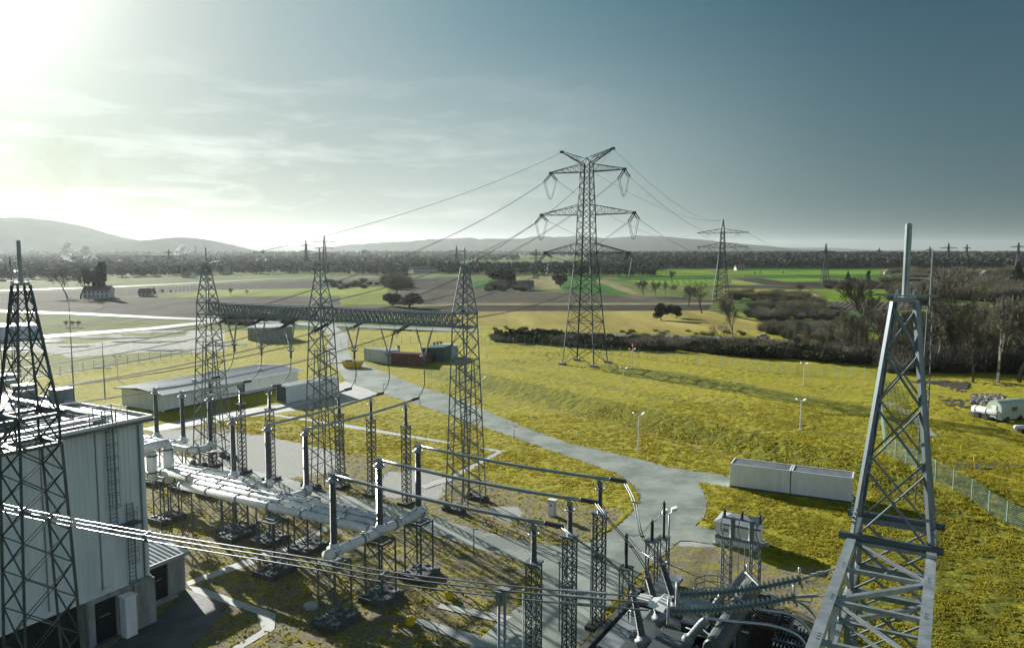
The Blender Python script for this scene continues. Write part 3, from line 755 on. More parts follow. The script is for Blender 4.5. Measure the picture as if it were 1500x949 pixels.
# ------------------------------------------------------------------ BUSHINGS ON THE WHITE PIPES
def shed_profile(h0, h1, r0, r1, n, depth):
    pr = []
    for i in range(n):
        t = i / n; h = lerp(h0, h1, t); r = lerp(r0, r1, t); st = (h1 - h0) / n
        pr += [(h, r), (h + st * .35, r + depth), (h + st * .55, r + depth), (h + st * .9, r)]
    return pr
ZP = 5.55
def bushing_proto():
    t = thing('insulator_bushing', 'x', 'insulator', (0, 0, 0), 'tall dark bushings standing on the white pipes')
    MB().lathe([(-.5, .42), (-.2, .42), (-.18, .55), (0, .55), (.02, .36), (.35, .33)], (0, 0, 0), EZ, 16).build('flange', M['white_pipe'], t, True)
    MB().lathe(shed_profile(.3, 4.95, .225, .195, 44, .05), (0, 0, 0), EZ, 14).build('shed_column', M['porcelain'], t)
    MB().lathe([(4.93, .26), (5.0, .34), (5.14, .36), (5.26, .28), (5.36, .12), (5.5, .08)], (0, 0, 0), EZ, 14).build('cap', M['brightsteel'], t, True)
    MB().ring((0, 0, 5.1), EZ, .42, .05).build('corona_ring', M['brightsteel'], t, True)
    b = MB(); b.tube([(0, 0, 5.3), (0, 0, 5.75)], .05, 6); b.tube([(-.25, 0, 5.55), (-.1, .1, 5.8), (.15, .1, 5.78), (.25, 0, 5.55)], .035, 6); b.box((0, 0, 5.62), .3, .18, .12); b.build('terminal', M['steel'], t)
    return t
def cap_at(u, v): p = P(u, v, 11.2); return Vector((p.x, p.y, ZP + .35))
B1, B2, B3 = cap_at(487, 700), cap_at(555, 678), cap_at(612, 657)
B4, B5, B6 = cap_at(447, 633), cap_at(391, 626), cap_at(340, 617)
B7, B8, B9 = cap_at(306, 583), cap_at(266, 578), cap_at(227, 573)
BL = [(B1, 'dark bushing closest to the camera, at the near end of the white cross pipe'),
      (B2, 'dark bushing halfway along the white cross pipe, where the long pipe joins it'),
      (B3, 'dark bushing at the far end of the white cross pipe'),
      (B4, 'dark bushing on the elbow end of the second white pipe, before the middle tower'),
      (B5, 'dark bushing between the elbow bushing and the one nearer the tall building'),
      (B6, 'dark bushing third from the elbow, standing before the long left tower'),
      (B7, 'brown-grey bushing at the elbow of the short rear white pipe'),
      (B8, 'brown-grey bushing in the middle of the rear trio before the flat-roofed house'),
      (B9, 'brown-grey bushing closest to the tall building, leftmost of the rear trio')]
bp = bushing_proto(); bt = proto_tree(bp)
for i, (p, l) in enumerate(BL):
    if i == 0: bp.location = p; bp['label'] = l
    else: copy_tree(bt, None, p, R(13 * i), None, l)

# lattice pedestals under the pipes
def pedestal_proto():
    t = thing('pipe_support', 'lattice support', 'support frame', (0, 0, 0), 'four-legged lattice supports under the white pipes')
    w = .85; H = 4.85; c = lambda z, i: E1 * ((1, 1, -1, -1)[i] * w) + E2 * ((1, -1, -1, 1)[i] * w) + EZ * z
    for i in range(4): pbar('leg', c(.5, i), c(H, i), .15, M['darksteel'], t, 'angle')
    for i in range(4):
        j = (i + 1) % 4
        pbar('rail', c(H, i), c(H, j), .14, M['darksteel'], t)
        for k in range(3):
            z0, z1 = .6 + k * 1.4, .6 + (k + 1) * 1.4
            a = (i, j) if k % 2 else (j, i); pbar('brace', c(z0, a[0]), c(z1, a[1]), .07, M['darksteel'], t, 'angle')
    MB().box((0, 0, .12), 2.9, 2.4, .75, E1, E2).build('footing', M['dark_concrete'], t)
    b = MB(); r = random.Random(3)
    for i in range(4): b.box(c(.56, i), .42, .42, .12, E1, E2)
    for k in range(26):
        q = E1 * r.uniform(-1.2, 1.2) + E2 * r.uniform(-1, 1); b.box(q + EZ * .56, r.uniform(.08, .3), r.uniform(.08, .25), r.uniform(.05, .2), E1, E2)
    tag(b.build('base_fittings', M['tank_light'], t), None, None, None, 'stuff')
    MB().box((0, 0, H + .08), .9, 1.1, .16, E1, E2).build('saddle', M['steel'], t)
    return t
pp = pedestal_proto(); pt_ = proto_tree(pp)
def onground(v): return Vector((v.x, v.y, 0))
PED = [(B1, 'lattice support under the closest bushing, on a dark concrete block'), (B2, 'lattice support under the middle of the white cross pipe'), (B3, 'lattice support at the far end of the white cross pipe'),
       (B4, 'lattice support under the elbow bushing of the second pipe'), (B5, 'lattice support under the bushing left of the elbow one'), (B6, 'lattice support under the bushing third from the elbow'),
       (B7, 'lattice support under the elbow of the short rear pipe'), (B8, 'lattice support under the middle bushing of the rear trio'), (B9, 'lattice support under the leftmost rear bushing'),
       (P(403, 840), 'lattice support under the long front pipe beside the pale slab path'), (P(345, 787), 'lattice support under the long front pipe, nearer to the tall building'),
       (P(245, 762), 'lattice support under the front pipe right beside the tall building')]
for i, (p, l) in enumerate(PED):
    if i == 0: pp.location = onground(p); pp['label'] = l
    else: copy_tree(pt_, None, onground(p), None, None, l)

# white gas-insulated pipes
def gas_pipe(pts, label, r=.40, flange=4.2, name='gas_pipe', rails=True):
    pts = [Vector(p) for p in pts]; t = thing(name, label, 'white pipe', pts[0], 'white gas-insulated pipes')
    # rounded corners
    path = [pts[0]]
    for i in range(1, len(pts) - 1):
        a = (pts[i - 1] - pts[i]).normalized(); c = (pts[i + 1] - pts[i]).normalized(); rr = .75
        for k in range(7):
            s = k / 6; path.append(pts[i] + a * rr * (1 - s) ** 2 + c * rr * s ** 2)
    path.append(pts[-1]); MB().tube(path, r, 18).build('pipe', M['white_pipe'], t, True)
    for i in range(len(pts) - 1):
        d = pts[i + 1] - pts[i]; L = d.length; d.normalize()
        if L < 1.2: continue
        n = max(1, round(L / flange)); s = d.cross(EZ)
        for k in range(n + 1):
            x = min(max(L * k / n, .7), L - .35); c = pts[i] + d * x
            f = MB(); f.lathe([(-.09, r), (-.085, r + .09), (-.01, r + .09), (0, r + .04), (.01, r + .09), (.085, r + .09), (.09, r)], c, d, 16); f.build('flange', M['tank_light'], t)
            if abs(d.z) < .5:
                g = MB(); arc = [c + d * .35 + s * (math.cos(q) * (r + .12)) + EZ * (math.sin(q) * (r + .12)) for q in np.linspace(.2, 2.2, 7)]; g.tube(arc, .035, 5); g.build('hoop', M['steel'], t)
        if rails and abs(d.z) < .5 and L > 5:
            g = MB(); g.tube([pts[i] + d * .6 + EZ * (r + .10) + s * .1, pts[i + 1] - d * .6 + EZ * (r + .10) + s * .1], .035, 6)
            for x in np.arange(1, L - .6, 1.4): g.box(pts[i] + d * float(x) + EZ * (r + .05) + s * .1, .1, .14, .16, d, s)
            g.build('earthing_strip', M['brightsteel'], t)
    return t
zp = EZ * ZP
def gp(v, z=ZP): return Vector((v.x, v.y, z))
gas_pipe([gp(B1) - E1 * .9, gp(B3) + E1 * .7], 'short white cross pipe carrying the three closest bushings')
J2 = gp(B2)
gas_pipe([J2 - E2 * .3, J2 - E2 * 24.6], 'long white pipe in front, running from the middle bushing to the tall building', r=.37)
J2b = J2 + E1 * 1.25; gas_pipe([J2b - E2 * .6, J2b - E2 * 24], 'thinner white pipe lying close behind the long front pipe', r=.33)
J2c = J2 + E1 * 2.3; gas_pipe([J2c - E2 * .8 + EZ * .05, J2c - E2 * 23.6 + EZ * .05], 'third white pipe behind the long front pair', r=.30)
J4 = gp(B4); e4 = J4 - E1 * 2.6; gas_pipe([J4 + E1 * .3, e4, e4 - E2 * 17.6], 'second white pipe with an elbow turning up to a bushing', r=.40)
J5 = gp(B5) - E1 * 1.1; gas_pipe([gp(B5) + E1 * .2, J5, J5 - E2 * 13], 'white pipe behind the elbow pipe, ending at the next bushing', r=.33)
J6 = gp(B6) - E1 * .4; gas_pipe([gp(B6) + E1 * .2, J6 - E2 * 8.2], 'short white pipe leading back from the third bushing', r=.30)
J7 = gp(B7); e7 = J7 - E1 * 2.2; gas_pipe([J7 + E1 * .4, e7, e7 - E2 * 13], 'rear white pipe with an elbow below the brown-grey bushing', r=.40)
J8 = gp(B8) - E1 * .8; gas_pipe([gp(B8), J8, J8 - E2 * 9], 'rearmost white pipe behind the brown-grey bushings', r=.32)
# vertical risers with dark flanges at the building end
for (u, v0, v1, D, l) in ((245, 648, 706, 76.5, 'upright white pipe with dark flanges, right one of the pair by the tall building'), (222, 660, 703, 75.5, 'upright white pipe with dark flanges, left one of the pair by the tall building')):
    a = PD(u, v0, D); c = PD(u, v1, D); c = Vector((a.x, a.y, c.z)); t = thing('pipe_riser', l, 'white pipe', c, 'upright pipes by the tall building')
    MB().lathe([(0, .45), ((a - c).length, .45)], c, EZ, 18).build('pipe', M['white_pipe'], t, True)
    for q in (.25, .82):
        z = lerp(c.z, a.z, q); MB().lathe([(0, .58), (.14, .58)], Vector((c.x, c.y, z)), EZ, 18).build('flange', M['tank'], t)
    pp2 = MB(); pp2.tube([a, a - E1 * 3.4], .45, 16); pp2.build('side_branch', M['white_pipe'], t, True)
# thin propping tubes under the front pipe near the building
for i, (u, v) in enumerate([(237, 780), (252, 783), (268, 787), (283, 790)]):
    p = P(u, v); t = thing('prop', ('first', 'second', 'third', 'last')[i] + ' thin steel prop counting from the tall building under the front pipe', 'steel prop', p, 'thin steel props by the tall building')
    pbar('post', p, p + EZ * 4.9, .12, M['darksteel'], t, 'cyl'); pbar('stay', p + EZ * 1.6, p + E2 * -.9, .07, M['darksteel'], t, 'cyl')
    MB().box(p + EZ * .05, .3, .3, .1).build('foot_plate', M['steel'], t)

# ------------------------------------------------------------------ LATTICE COLUMNS WITH POST INSULATORS, AND BUSBAR TUBES
def column_proto(H=8.75, w=.36, sec=.07):
    t = thing('busbar_support', 'x', 'support column', (0, 0, 0), 'slim lattice columns with a post insulator on top')
    c = lambda z, i: (E1 * (1, 1, -1, -1)[i] + E2 * (1, -1, -1, 1)[i]) * w + EZ * z
    for i in range(4): pbar('leg', c(.2, i), c(H, i), sec * 1.35, M['darksteel'], t, 'angle')
    b = MB(); n = 15
    for k in range(n):
        z0, z1 = lerp(.3, H, k / n), lerp(.3, H, (k + 1) / n)
        for i in range(4):
            j = (i + 1) % 4; b.angle(c(z0, i), c(z1, j), sec * .7, .014); b.angle(c(z0, j), c(z1, i), sec * .66, .014)
    tag(b.build('bracing', M['darksteel'], t), None, None, None, 'stuff')
    b = MB(); b.box((0, 0, H + .06), .95, .95, .12, E1, E2); 
    for z in (H * .62,): b.box((0, 0, z), .8, .8, .1, E1, E2)
    b.build('top_plate', M['steel'], t)
    MB().box((0, 0, .1), 1.7, 1.5, .45, E1, E2).build('footing', M['dark_concrete'], t)
    MB().lathe([(H + .1, .2), (H + .25, .2)] + shed_profile(H + .27, 10.7, .15, .125, 20, .05) + [(10.72, .17), (10.86, .17)], (0, 0, 0), EZ, 12).build('post_insulator', M['porcelain'], t)
    b = MB(); b.box((0, 0, 11.02), .36, .2, .34, E2, E1); b.tube([(0, 0, 10.8), (0, 0, 11.45)], .05, 6)
    for s in (-1, 1): b.tube([E2 * .1 + EZ * 11.1, E2 * .3 * s + EZ * 11.3, E2 * .55 * s + EZ * 11.0, E2 * .5 * s + EZ * 10.7], .035, 5)
    b.build('clamp', M['brightsteel'], t); MB().ring((0, 0, 10.62), EZ, .34, .04).build('corona_ring', M['brightsteel'], t, True)
    return t
kp = column_proto(); kt = proto_tree(kp)
def top_at(u, v): p = P(u, v, 11.2); return Vector((p.x, p.y, 0))
K1, K2, K3 = top_at(879, 704), top_at(835, 734), top_at(782, 768)
K5, K4, K6 = top_at(594, 592), top_at(543, 584), top_at(496, 577)
K7, K8, K9 = onground(P(398, 702)), onground(P(356, 692)), onground(P(312, 682))
KL = [(K1, 'lattice column at the end of the farthest front tube, over the concrete drive'), (K2, 'lattice column holding the middle front tube above the drive'), (K3, 'lattice column holding the closest front tube near the verge'),
      (K4, 'lattice column in the lawn left of the last one, behind the closest dark bushings'), (K5, 'lattice column nearest to the right gantry tower, holding the last rear tube'), (K6, 'lattice column right beside the middle gantry tower'),
      (K7, 'distant lattice column beside the white equipment container'), (K8, 'distant lattice column in front of the flat-roofed house'), (K9, 'distant lattice column beside the left gantry tower')]
for i, (p, l) in enumerate(KL):
    if i == 0: kp.location = p; kp['label'] = l
    else: copy_tree(kt, None, p, None, None, l)
ZT = 11.45
def tube_bus(a, c, label, ext=2.2, r=.125):
    a = Vector((a.x, a.y, ZT)); c = Vector((c.x, c.y, ZT + .02)); d = (c - a).normalized()
    t = thing('busbar_tube', label, 'metal tube', a, 'straight aluminium busbar tubes')
    L = (c - a).length + ext; pts = [a + d * (L * k / 8) - EZ * (.22 * math.sin(math.pi * k / 8)) for k in range(9)]
    MB().tube(pts, r, 12).build('tube', M['alu'], t, True)
    MB().lathe([(0, r * 1.02), (.05, r * 1.35), (1.2, r * 1.35), (1.25, r)], pts[-1] - d * 1.1, d, 12).build('end_sleeve', M['tank'], t)
    MB().box(a + d * .1, .6, .34, .32, d, d.cross(EZ)).build('start_clamp', M['brightsteel'], t)
    return pts[-1], t
eA, _ = tube_bus(B3, K1, 'farthest of the three front tubes, from the bushing before the right tower', 1.9)
eB, _ = tube_bus(B2, K2, 'middle one of the three front tubes, between its neighbours', 1.9)
eC, _ = tube_bus(B1, K3, 'closest of the three front tubes, starting at the nearest bushing', 1.9)
eF, _ = tube_bus(B4, K5, 'rear tube from the elbow bushing to the column by the right tower', 2.2)
eE, _ = tube_bus(B5, K4, 'rear tube between the elbow bushing tube and the left one', 2.2)
eD, _ = tube_bus(B6, K6, 'rear tube from the third bushing to the middle gantry tower', 2.2)
eG, _ = tube_bus(B7, K7, 'distant tube reaching the column beside the white container', 1.5)
eH, _ = tube_bus(B8, K8, 'distant tube crossing in front of the flat-roofed house', 1.5)
eI, _ = tube_bus(B9, K9, 'distant tube starting at the leftmost rear bushing', 1.5)

def wire_pts(p, q, sag, n=16):
    p = Vector(p); q = Vector(q); return [p.lerp(q, i / n) - EZ * (4 * sag * (i / n) * (1 - i / n)) for i in range(n + 1)]
def wire(pts, r, name='overhead_cable', label='', group=None, m=None, n=5):
    o = MB().tube(pts, r, n).build(name, m or M['wire'], None, True, loc=Vector(pts[0])); return tag(o, label, 'cable', group)
def smooth_path(pts, n=8):
    pts = [Vector(p) for p in pts]; out = []
    for i in range(len(pts) - 1):
        p0 = pts[max(i - 1, 0)]; p1 = pts[i]; p2 = pts[i + 1]; p3 = pts[min(i + 2, len(pts) - 1)]
        for k in range(n):
            t = k / n; out.append(.5 * ((2 * p1) + (p2 - p0) * t + (2 * p0 - 5 * p1 + 4 * p2 - p3) * t * t + (3 * p1 - p0 - 3 * p2 + p3) * t ** 3))
    out.append(pts[-1]); return out

# hanging V insulators under the long beam with droppers to the tube ends
def v_string(a, c, j, label):
    """two rods from the beam meeting at j"""
    t = thing('v_insulator', label, 'insulator', j, 'V-shaped insulator strings under the long beam')
    for q in (a, c):
        d = (Vector(j) - Vector(q)); L = d.length; d.normalize(); o = MB()
        o.lathe([(0, .03), (.5, .03)] + shed_profile(.5, L - .25, .05, .05, 18, .06) + [(L - .24, .03), (L, .03)], q, d, 7); o.build('string', M['tank_light'], t)
    o = MB()
    for s in (-1, 1): o.ring(Vector(j) + E2 * (.35 * s) + EZ * .25, E1, .2, .035, 10, 5)
    o.box(Vector(j), .7, .18, .14, E2, E1); o.bar(Vector(j), Vector(j) - EZ * .9, .2); o.build('yoke', M['darksteel'], t)
def on_beam(u, v, z=19.7): return P(u, v, z)
def plane_pt(u, v, p0): return PW(u, v, p0, Vector((E1.x, E1.y, 0)))
VS = [((505,472),(527,474),(519,514),eD,'V insulator string right of the middle tower, first of the right-hand bay'),
      ((556,475),(579,477),(569,520),eE,'V insulator string in the middle of the right-hand bay'),
      ((609,478),(634,480),(621,527),eF,'V insulator string nearest to the right gantry tower'),
      ((331,463),(347,468),(343,505),eI,'V insulator string nearest to the left gantry tower'),
      ((370,464),(388,469),(383,510),eH,'V insulator string in the middle of the left-hand bay'),
      ((414,467),(432,470),(426,514),eG,'V insulator string just left of the middle gantry tower')]
for a, c, j, e, l in VS:
    pa = on_beam(*a); pc_ = on_beam(*c); pj = plane_pt(*j, (pa + pc_) / 2); v_string(pa, pc_, pj, l)
    for s in (-1,):
        mid = pj.lerp(Vector(e), .5) - EZ * .8 + E1 * .6
        wire(smooth_path([pj - EZ * .9, mid, Vector(e)]), .055, 'dropper_cable', 'dropper hanging from the ' + l.replace(' string', ''), 'droppers from the V insulators', M['wire'])

# strain insulators and conductors leaving the beam towards the camera side
def strain(p, d, L, label, grp, gap=.22, r=.085, n=20, m='dark_porcelain', name='strain_insulator'):
    d = d.normalized(); s = d.cross(EZ).normalized(); t = thing(name, label, 'insulator', p, grp)
    for q in (-gap, gap):
        o = MB(); o.lathe([(0, .03), (.3, .03)] + shed_profile(.3, L - .3, r * .6, r * .6, n, r * .6) + [(L - .3, .03), (L, .03)], p + s * q, d, 7); o.build('string', M[m], t)
    o = MB(); o.bar(p + s * -gap * 1.3, p + s * gap * 1.3, .08); o.bar(p + d * L + s * -gap * 1.3, p + d * L + s * gap * 1.3, .08)
    for q in (-1, 1): o.ring(p + d * (L - .2) + s * (q * gap * 1.5), s, .26, .03, 12, 5)
    o.build('yoke', M['steel'], t); return p + d * L
LINE_L = []
for i, (u, v, nm) in enumerate([(547,466,'second strain insulator pair right of the middle tower'), (610,472,'strain insulator pair nearest to the right gantry tower'), (493,471,'strain insulator pair hanging beside the middle tower'),
                                (357,459,'strain insulator pair nearest to the left tower'), (402,462,'strain insulator pair in the middle of the left bay'), (445,466,'strain insulator pair left of the middle tower')]):
    p = on_beam(u, v, 19.75) - E1 * .9; d = (-E1 - EZ * .30)
    q = strain(p, d, 3.4, nm, 'strain insulators on the camera side of the long beam')
    end = q - E1 * 62 + EZ * 1.2
    for s in (-.17, .17):
        wire(wire_pts(q + E2 * s, end + E2 * s, 2.2, 18), .026, 'overhead_cable', 'twin conductor running left from the ' + nm, 'twin conductors crossing above the grass on the left')

# ------------------------------------------------------------------ PYLONS
def pylon_arm(t, pos, ax, side, root_w, zr_low, zr_top, L, zt, m, name='crossarm', n=5, w=.10, ay=None):
    """a tapering crossarm: two lower chords, two upper chords, lattice between"""
    ay = ay or Vector((-ax.y, ax.x, 0)); b = MB(); tip = pos + ax * (side * L) + EZ * zt
    lo = [pos + ax * (side * root_w) + ay * (q * root_w) + EZ * zr_low for q in (-1, 1)]
    hi = [pos + ax * (side * root_w) + ay * (q * root_w) + EZ * zr_top for q in (-1, 1)]
    tips = [tip + ay * (q * .12) for q in (-1, 1)]
    for k in (0, 1): b.bar(lo[k], tips[k], w * 1.5); b.bar(hi[k], tips[k] + EZ * .25, w * 1.3)
    for i in range(n):
        a, c = i / n, (i + 1) / n; A = lambda pts, k, s: pts[k].lerp(tips[k], s)
        for k in (0, 1):
            b.bar(A(lo, k, a), A(hi, k, c), w * .7); b.bar(A(hi, k, c), A(lo, k, c), w * .6)
        b.bar(A(lo, 0, a), A(lo, 1, c), w * .6); b.bar(A(hi, 0, a), A(hi, 1, c), w * .5); b.bar(A(lo, 0, c), A(lo, 1, c), w * .6)
    b.box(tip + EZ * .1, .8, .5, .5, ax, ay)
    b.build(name, m, t); return tip
def pylon_body(t, pos, ax, prof, leg, br, m, levels, feet=True, parts=True):
    """prof: [(z, halfwidth)]"""
    ay = Vector((-ax.y, ax.x, 0))
    def hw(z):
        for (z0, w0), (z1, w1) in zip(prof, prof[1:]):
            if z <= z1: return lerp(w0, w1, (z - z0) / (z1 - z0))
        return prof[-1][1]
    c = lambda z, i: pos + ax * ((-1, 1, 1, -1)[i] * hw(z)) + ay * ((-1, -1, 1, 1)[i] * hw(z)) + EZ * z
    for i in range(4):
        for (z0, _), (z1, _) in zip(prof, prof[1:]): pbar('leg', c(z0, i), c(z1, i), leg, m, t, 'angle')
    b = MB()
    for z0, z1 in zip(levels, levels[1:]):
        for i in range(4):
            j = (i + 1) % 4
            if parts:
                pbar('brace', c(z0, i), c(z1, j), br, m, t, 'angle'); pbar('brace', c(z0, j), c(z1, i), br * .95, m, t, 'angle')
            else: b.bar(c(z0, i), c(z1, j), br); b.bar(c(z0, j), c(z1, i), br)
    for z in levels[1:4] if parts else []:
        for i in range(4): pbar('ring_strut', c(z, i), c(z, (i + 1) % 4), br * 1.1, m, t, 'angle')
    if not parts: tag(b.build('bracing', m, t), None, None, None, 'stuff')
    if feet:
        for i in range(4): MB().box(c(0, i) + EZ * .1, 1.3, 1.3, .9, ax, ay).build('footing', M['concrete'], t)
    return c
pb = P(857, 533); PY = Vector((pb.x, pb.y, pb.z)); print('pylon', PY)
def zpx(v, y=PY.y): return PD(857, v, y).z - PY.z
py = thing('power_pylon', 'tall dark lattice pylon with three crossarms and V-shaped horns, on the ochre grass', 'pylon', PY, None)
zs = [0]; 
while zs[-1] < zpx(246) - .5: zs.append(zs[-1] + (3.6 if zs[-1] < 20 else 2.5) * (1 if zs[-1] > 8 else 1.35))
zt1 = zpx(240); sc_ = zt1 / zs[-1]; zs = [z * sc_ for z in zs]
pylon_body(py, PY, E2, [(0, 3.85), (zpx(371), 1.75), (zpx(308), 1.45), (zt1, 1.0)], .26, .12, M['green_steel'], zs)
tips = {}
for k, (zl, zh_, ztp, L) in enumerate([(252, 240, 251.5, 8.9), (315, 300, 314, 11.3), (371, 356, 371, 10.2)]):
    rw = (1.0, 1.45, 1.75)[k]
    for s in (-1, 1): tips[(k, s)] = pylon_arm(py, PY, E2, s, rw, zpx(zl), zpx(zh_), L, zpx(ztp), M['green_steel'], 'crossarm', 6)
for s in (-1, 1): tips[(3, s)] = pylon_arm(py, PY, E2, s, .95, zpx(240), zpx(231), 6.2, zpx(221), M['green_steel'], 'horn', 4)
o = MB()
for i in range(4): o.bar(PY + E2 * ((-1, 1, 1, -1)[i] * 1.0) + E1 * ((-1, -1, 1, 1)[i] * 1.0) + EZ * zpx(240), PY + EZ * zpx(230.5), .13)
o.build('apex', M['green_steel'], py)
o = MB()
for i in range(60): z = .8 + i * .42; w_ = lerp(3.85, 1.75, z / zpx(371)); o.bar(PY + E2 * -w_ - E1 * w_ + EZ * z, PY + E2 * (-w_ - .35) - E1 * w_ + EZ * z, .05)
o.build('step_bolts', M['brightsteel'], py)
sheet('gravel_patch', [PY + Vector(q) for q in ((-2, 5.5, 0), (9, 3.5, 0), (8.5, 1.8, 0), (-1, 3.2, 0))], .42 + 0, M['slab'])

P2b = P(1056, 441); P2p = Vector((P2b.x, P2b.y, 0))
def small_pylon(pos, H, arms, label, ax=E2, k=1.0, grp='lattice pylons on the plain', hw0=None, parts=False):
    t = thing('power_pylon', label, 'pylon', pos, grp); hw0 = hw0 or H * .085
    top = H * .86; lv = [0]; 
    while lv[-1] < top: lv.append(lv[-1] + H * .062)
    lv = [z * top / lv[-1] for z in lv]
    pylon_body(t, pos, ax, [(0, hw0), (H * .5, hw0 * .42), (top, hw0 * .22), (H, .12)], .26 * k, .13 * k, M['green_steel'], lv, feet=False, parts=parts)
    tp = []
    for z, L in arms:
        for s in (-1, 1): tp.append(pylon_arm(t, pos, ax, s, hw0 * .26, z, z + H * .055, L, z + .2, M['green_steel'], n=4, w=.12 * k))
    return t, tp
t2, tp2 = small_pylon(P2p, 44.5, [(37, 13.6), (29.2, 13.4)], 'second dark lattice pylon, two crossarms, in the fields right of the tall one', k=1.25, parts=True)
o = MB()
for s in (-1, 1):
    for L, z in ((13, 29), (7, 29), (8, 37)):
        for q in (-1, 1): o.bar(P2p + E2 * (s * L) + EZ * z, P2p + E2 * (s * L + q * 1.3) + EZ * (z - 1.6), .17)
o.build('insulators', M['green_steel'], t2)
FP = [(1208, 416, 357, [(.78, 15)], 'lattice pylon with one wide crossarm beyond the bare bushes, left of the closest tower'),
      (476, 395, 345, [(.80, 17), (.62, 14), (.44, 18)], 'pale distant pylon with three crossarms above the middle gantry tower'),
      (449, 393, 352, [(.80, 9), (.6, 9)], 'faint distant pylon just left of the one above the middle gantry tower'),
      (669, 394, 360, [(.76, 11), (.58, 11)], 'faint distant pylon left of the right gantry tower head'),
      (785, 408, 365, [(.80, 8), (.68, 9)], 'slim distant pylon between the tree clump and the tall pylon'),
      (1388, 392, 356, [(.78, 13)], 'distant pylon on the skyline right of the slender mast'),
      (1415, 388, 358, [(.8, 6)], 'small T-shaped pylon on the skyline'),
      (1490, 395, 355, [(.82, 12), (.6, 14)], 'distant pylon with two crossarms at the right edge of the skyline'),
      (248, 390, 365, [(.8, 6)], 'faint small pylon above the hazy town on the left'),
      (1287, 386, 363, [(.8, 5)], 'tiny pylon on the skyline left of the closest tower'),
      (1361, 388, 361, [(.8, 6)], 'tiny pylon on the skyline between the closest tower and the slender mast')]
for u, vb, vt, arms, l in FP:
    g_ = P(u, vb, 0); H = PD(u, vt, g_.y).z; D = g_.y
    small_pylon(Vector((g_.x, g_.y, 0)), H, [(H * f, px * D / FPX) for f, px in arms], l, ax=X, k=max(1.3, D / 420))

# line conductors of the tall pylon
def jumper(tip, d1, d2, label):
    a, c = tip + d1, tip + d2
    for s in (-.18, .18):
        m_ = (a + c) / 2 - EZ * 4.2; sv = E2 * s
        wire(smooth_path([a + sv, a * .72 + c * .28 - EZ * 2.9 + sv, m_ + sv, a * .28 + c * .72 - EZ * 2.9 + sv, c + sv], 6), .05, 'jumper_loop', label, 'jumper loops of the tall pylon', M['green_steel'])
names = {(0, -1): 'upper left', (0, 1): 'upper right', (1, -1): 'middle left', (1, 1): 'middle right', (2, -1): 'lower left', (2, 1): 'lower right'}
bx = {(0, -1): (T1, T2, .25), (1, -1): (T1, T2, .5), (2, -1): (T1, T2, .75), (0, 1): (T2, T3, .25), (1, 1): (T2, T3, .5), (2, 1): (T2, T3, .75)}
for (k, s), nm in names.items():
    tip = tips[(k, s)]; a, c, f = bx[(k, s)]; g1 = a.lerp(c, f) + EZ * 20.0
    d1 = (g1 - tip).normalized(); q1 = strain(tip, d1 * 1 - EZ * .35, 3.9, 'strain insulator on the near side of the %s arm of the tall pylon' % nm, 'strain insulators of the tall pylon', .25, .1, 14)
    tgt = tp2[{(0, -1): 0, (0, 1): 1, (1, -1): 2, (1, 1): 3, (2, -1): 2, (2, 1): 3}[(k, s)]] + (E2 * (-s * 5) if k == 2 else E2 * 0)
    d2 = (tgt - tip).normalized(); q2 = strain(tip, d2 - EZ * .25, 3.9, 'strain insulator on the far side of the %s arm of the tall pylon' % nm, 'strain insulators of the tall pylon', .25, .1, 14)
    jumper(tip, q1 - tip, q2 - tip, 'wire loop hanging under the %s crossarm of the tall pylon' % nm)
    for q in (-.2, .2):
        wire(wire_pts(q1 + E2 * q, g1 + E2 * q, 2.6, 20), .032, 'overhead_cable', 'twin conductor from the %s pylon arm down to the long beam' % nm, 'conductors between the tall pylon and the beam')
    wire(wire_pts(q2, tgt, 7, 24), .042, 'overhead_cable', 'conductor from the %s crossarm of the tall pylon to the second pylon' % nm, 'conductors between the pylons')
for s, T in ((-1, T1), (1, T3)):
    wire(wire_pts(tips[(3, s)], T + EZ * 26.2, 2.0, 20), .035, 'earth_wire', 'thin earth wire from the %s pylon horn to the %s gantry tower head' % (('left', 'left') if s < 0 else ('right', 'right')), 'earth wires')
    wire(wire_pts(tips[(3, s)], P2p + EZ * 44, 5, 20), .035, 'earth_wire', 'thin earth wire from the %s horn of the tall pylon to the second pylon' % ('left' if s < 0 else 'right'), 'earth wires')
for i, (tpi, off) in enumerate([(0, 0), (1, 0), (2, 0), (3, 0)]):
    a = tp2[tpi]; wire(wire_pts(a, a + Vector((150, 260, -4)), 9, 20), .07, 'overhead_cable', 'faint conductor leaving the second pylon towards the right', 'conductors beyond the second pylon')

# ------------------------------------------------------------------ CABLES, DROPPERS AND STRINGS IN FRONT
Q0 = P(1235, 852, 20.0); Q0 = Vector((Q0.x, Q0.y, 0))
cpt = lambda s_, z_: Q0 - E2 * s_ + EZ * z_
cable = [cpt(*q) for q in ((4.9, 18.33), (5.81, 18.18), (9.62, 17.6), (14.34, 17.03), (17.83, 16.77), (27, 15.98), (38.9, 15.2), (52, 14.9))]
for off, nm in ((E1 * .16 + EZ * .07, 'rearmost'), (-E1 * .1 + EZ * .02, 'middle'), (EZ * -.24, 'lowest')):
    t = thing('overhead_cable', '%s of the three close parallel cables sweeping across the lower left' % nm, 'cable', cable[0] + off, 'bundle of three close cables')
    o = MB(); o.tube([p + off for p in smooth_path(cable, 8)], .027, 8); o.build('conductor', M['silver_wire'], t, True)
    o = MB(); d = (cable[2] - cable[1]).normalized(); prof = [(0, .03)]
    for k in range(24): prof += [(.1 + k * .06, .03), (.115 + k * .06, .05), (.145 + k * .06, .05), (.15 + k * .06, .03)]
    o.lathe(prof, cable[1] + off + d * .3, d, 8); o.build('armour_grip', M['brightsteel'], t)
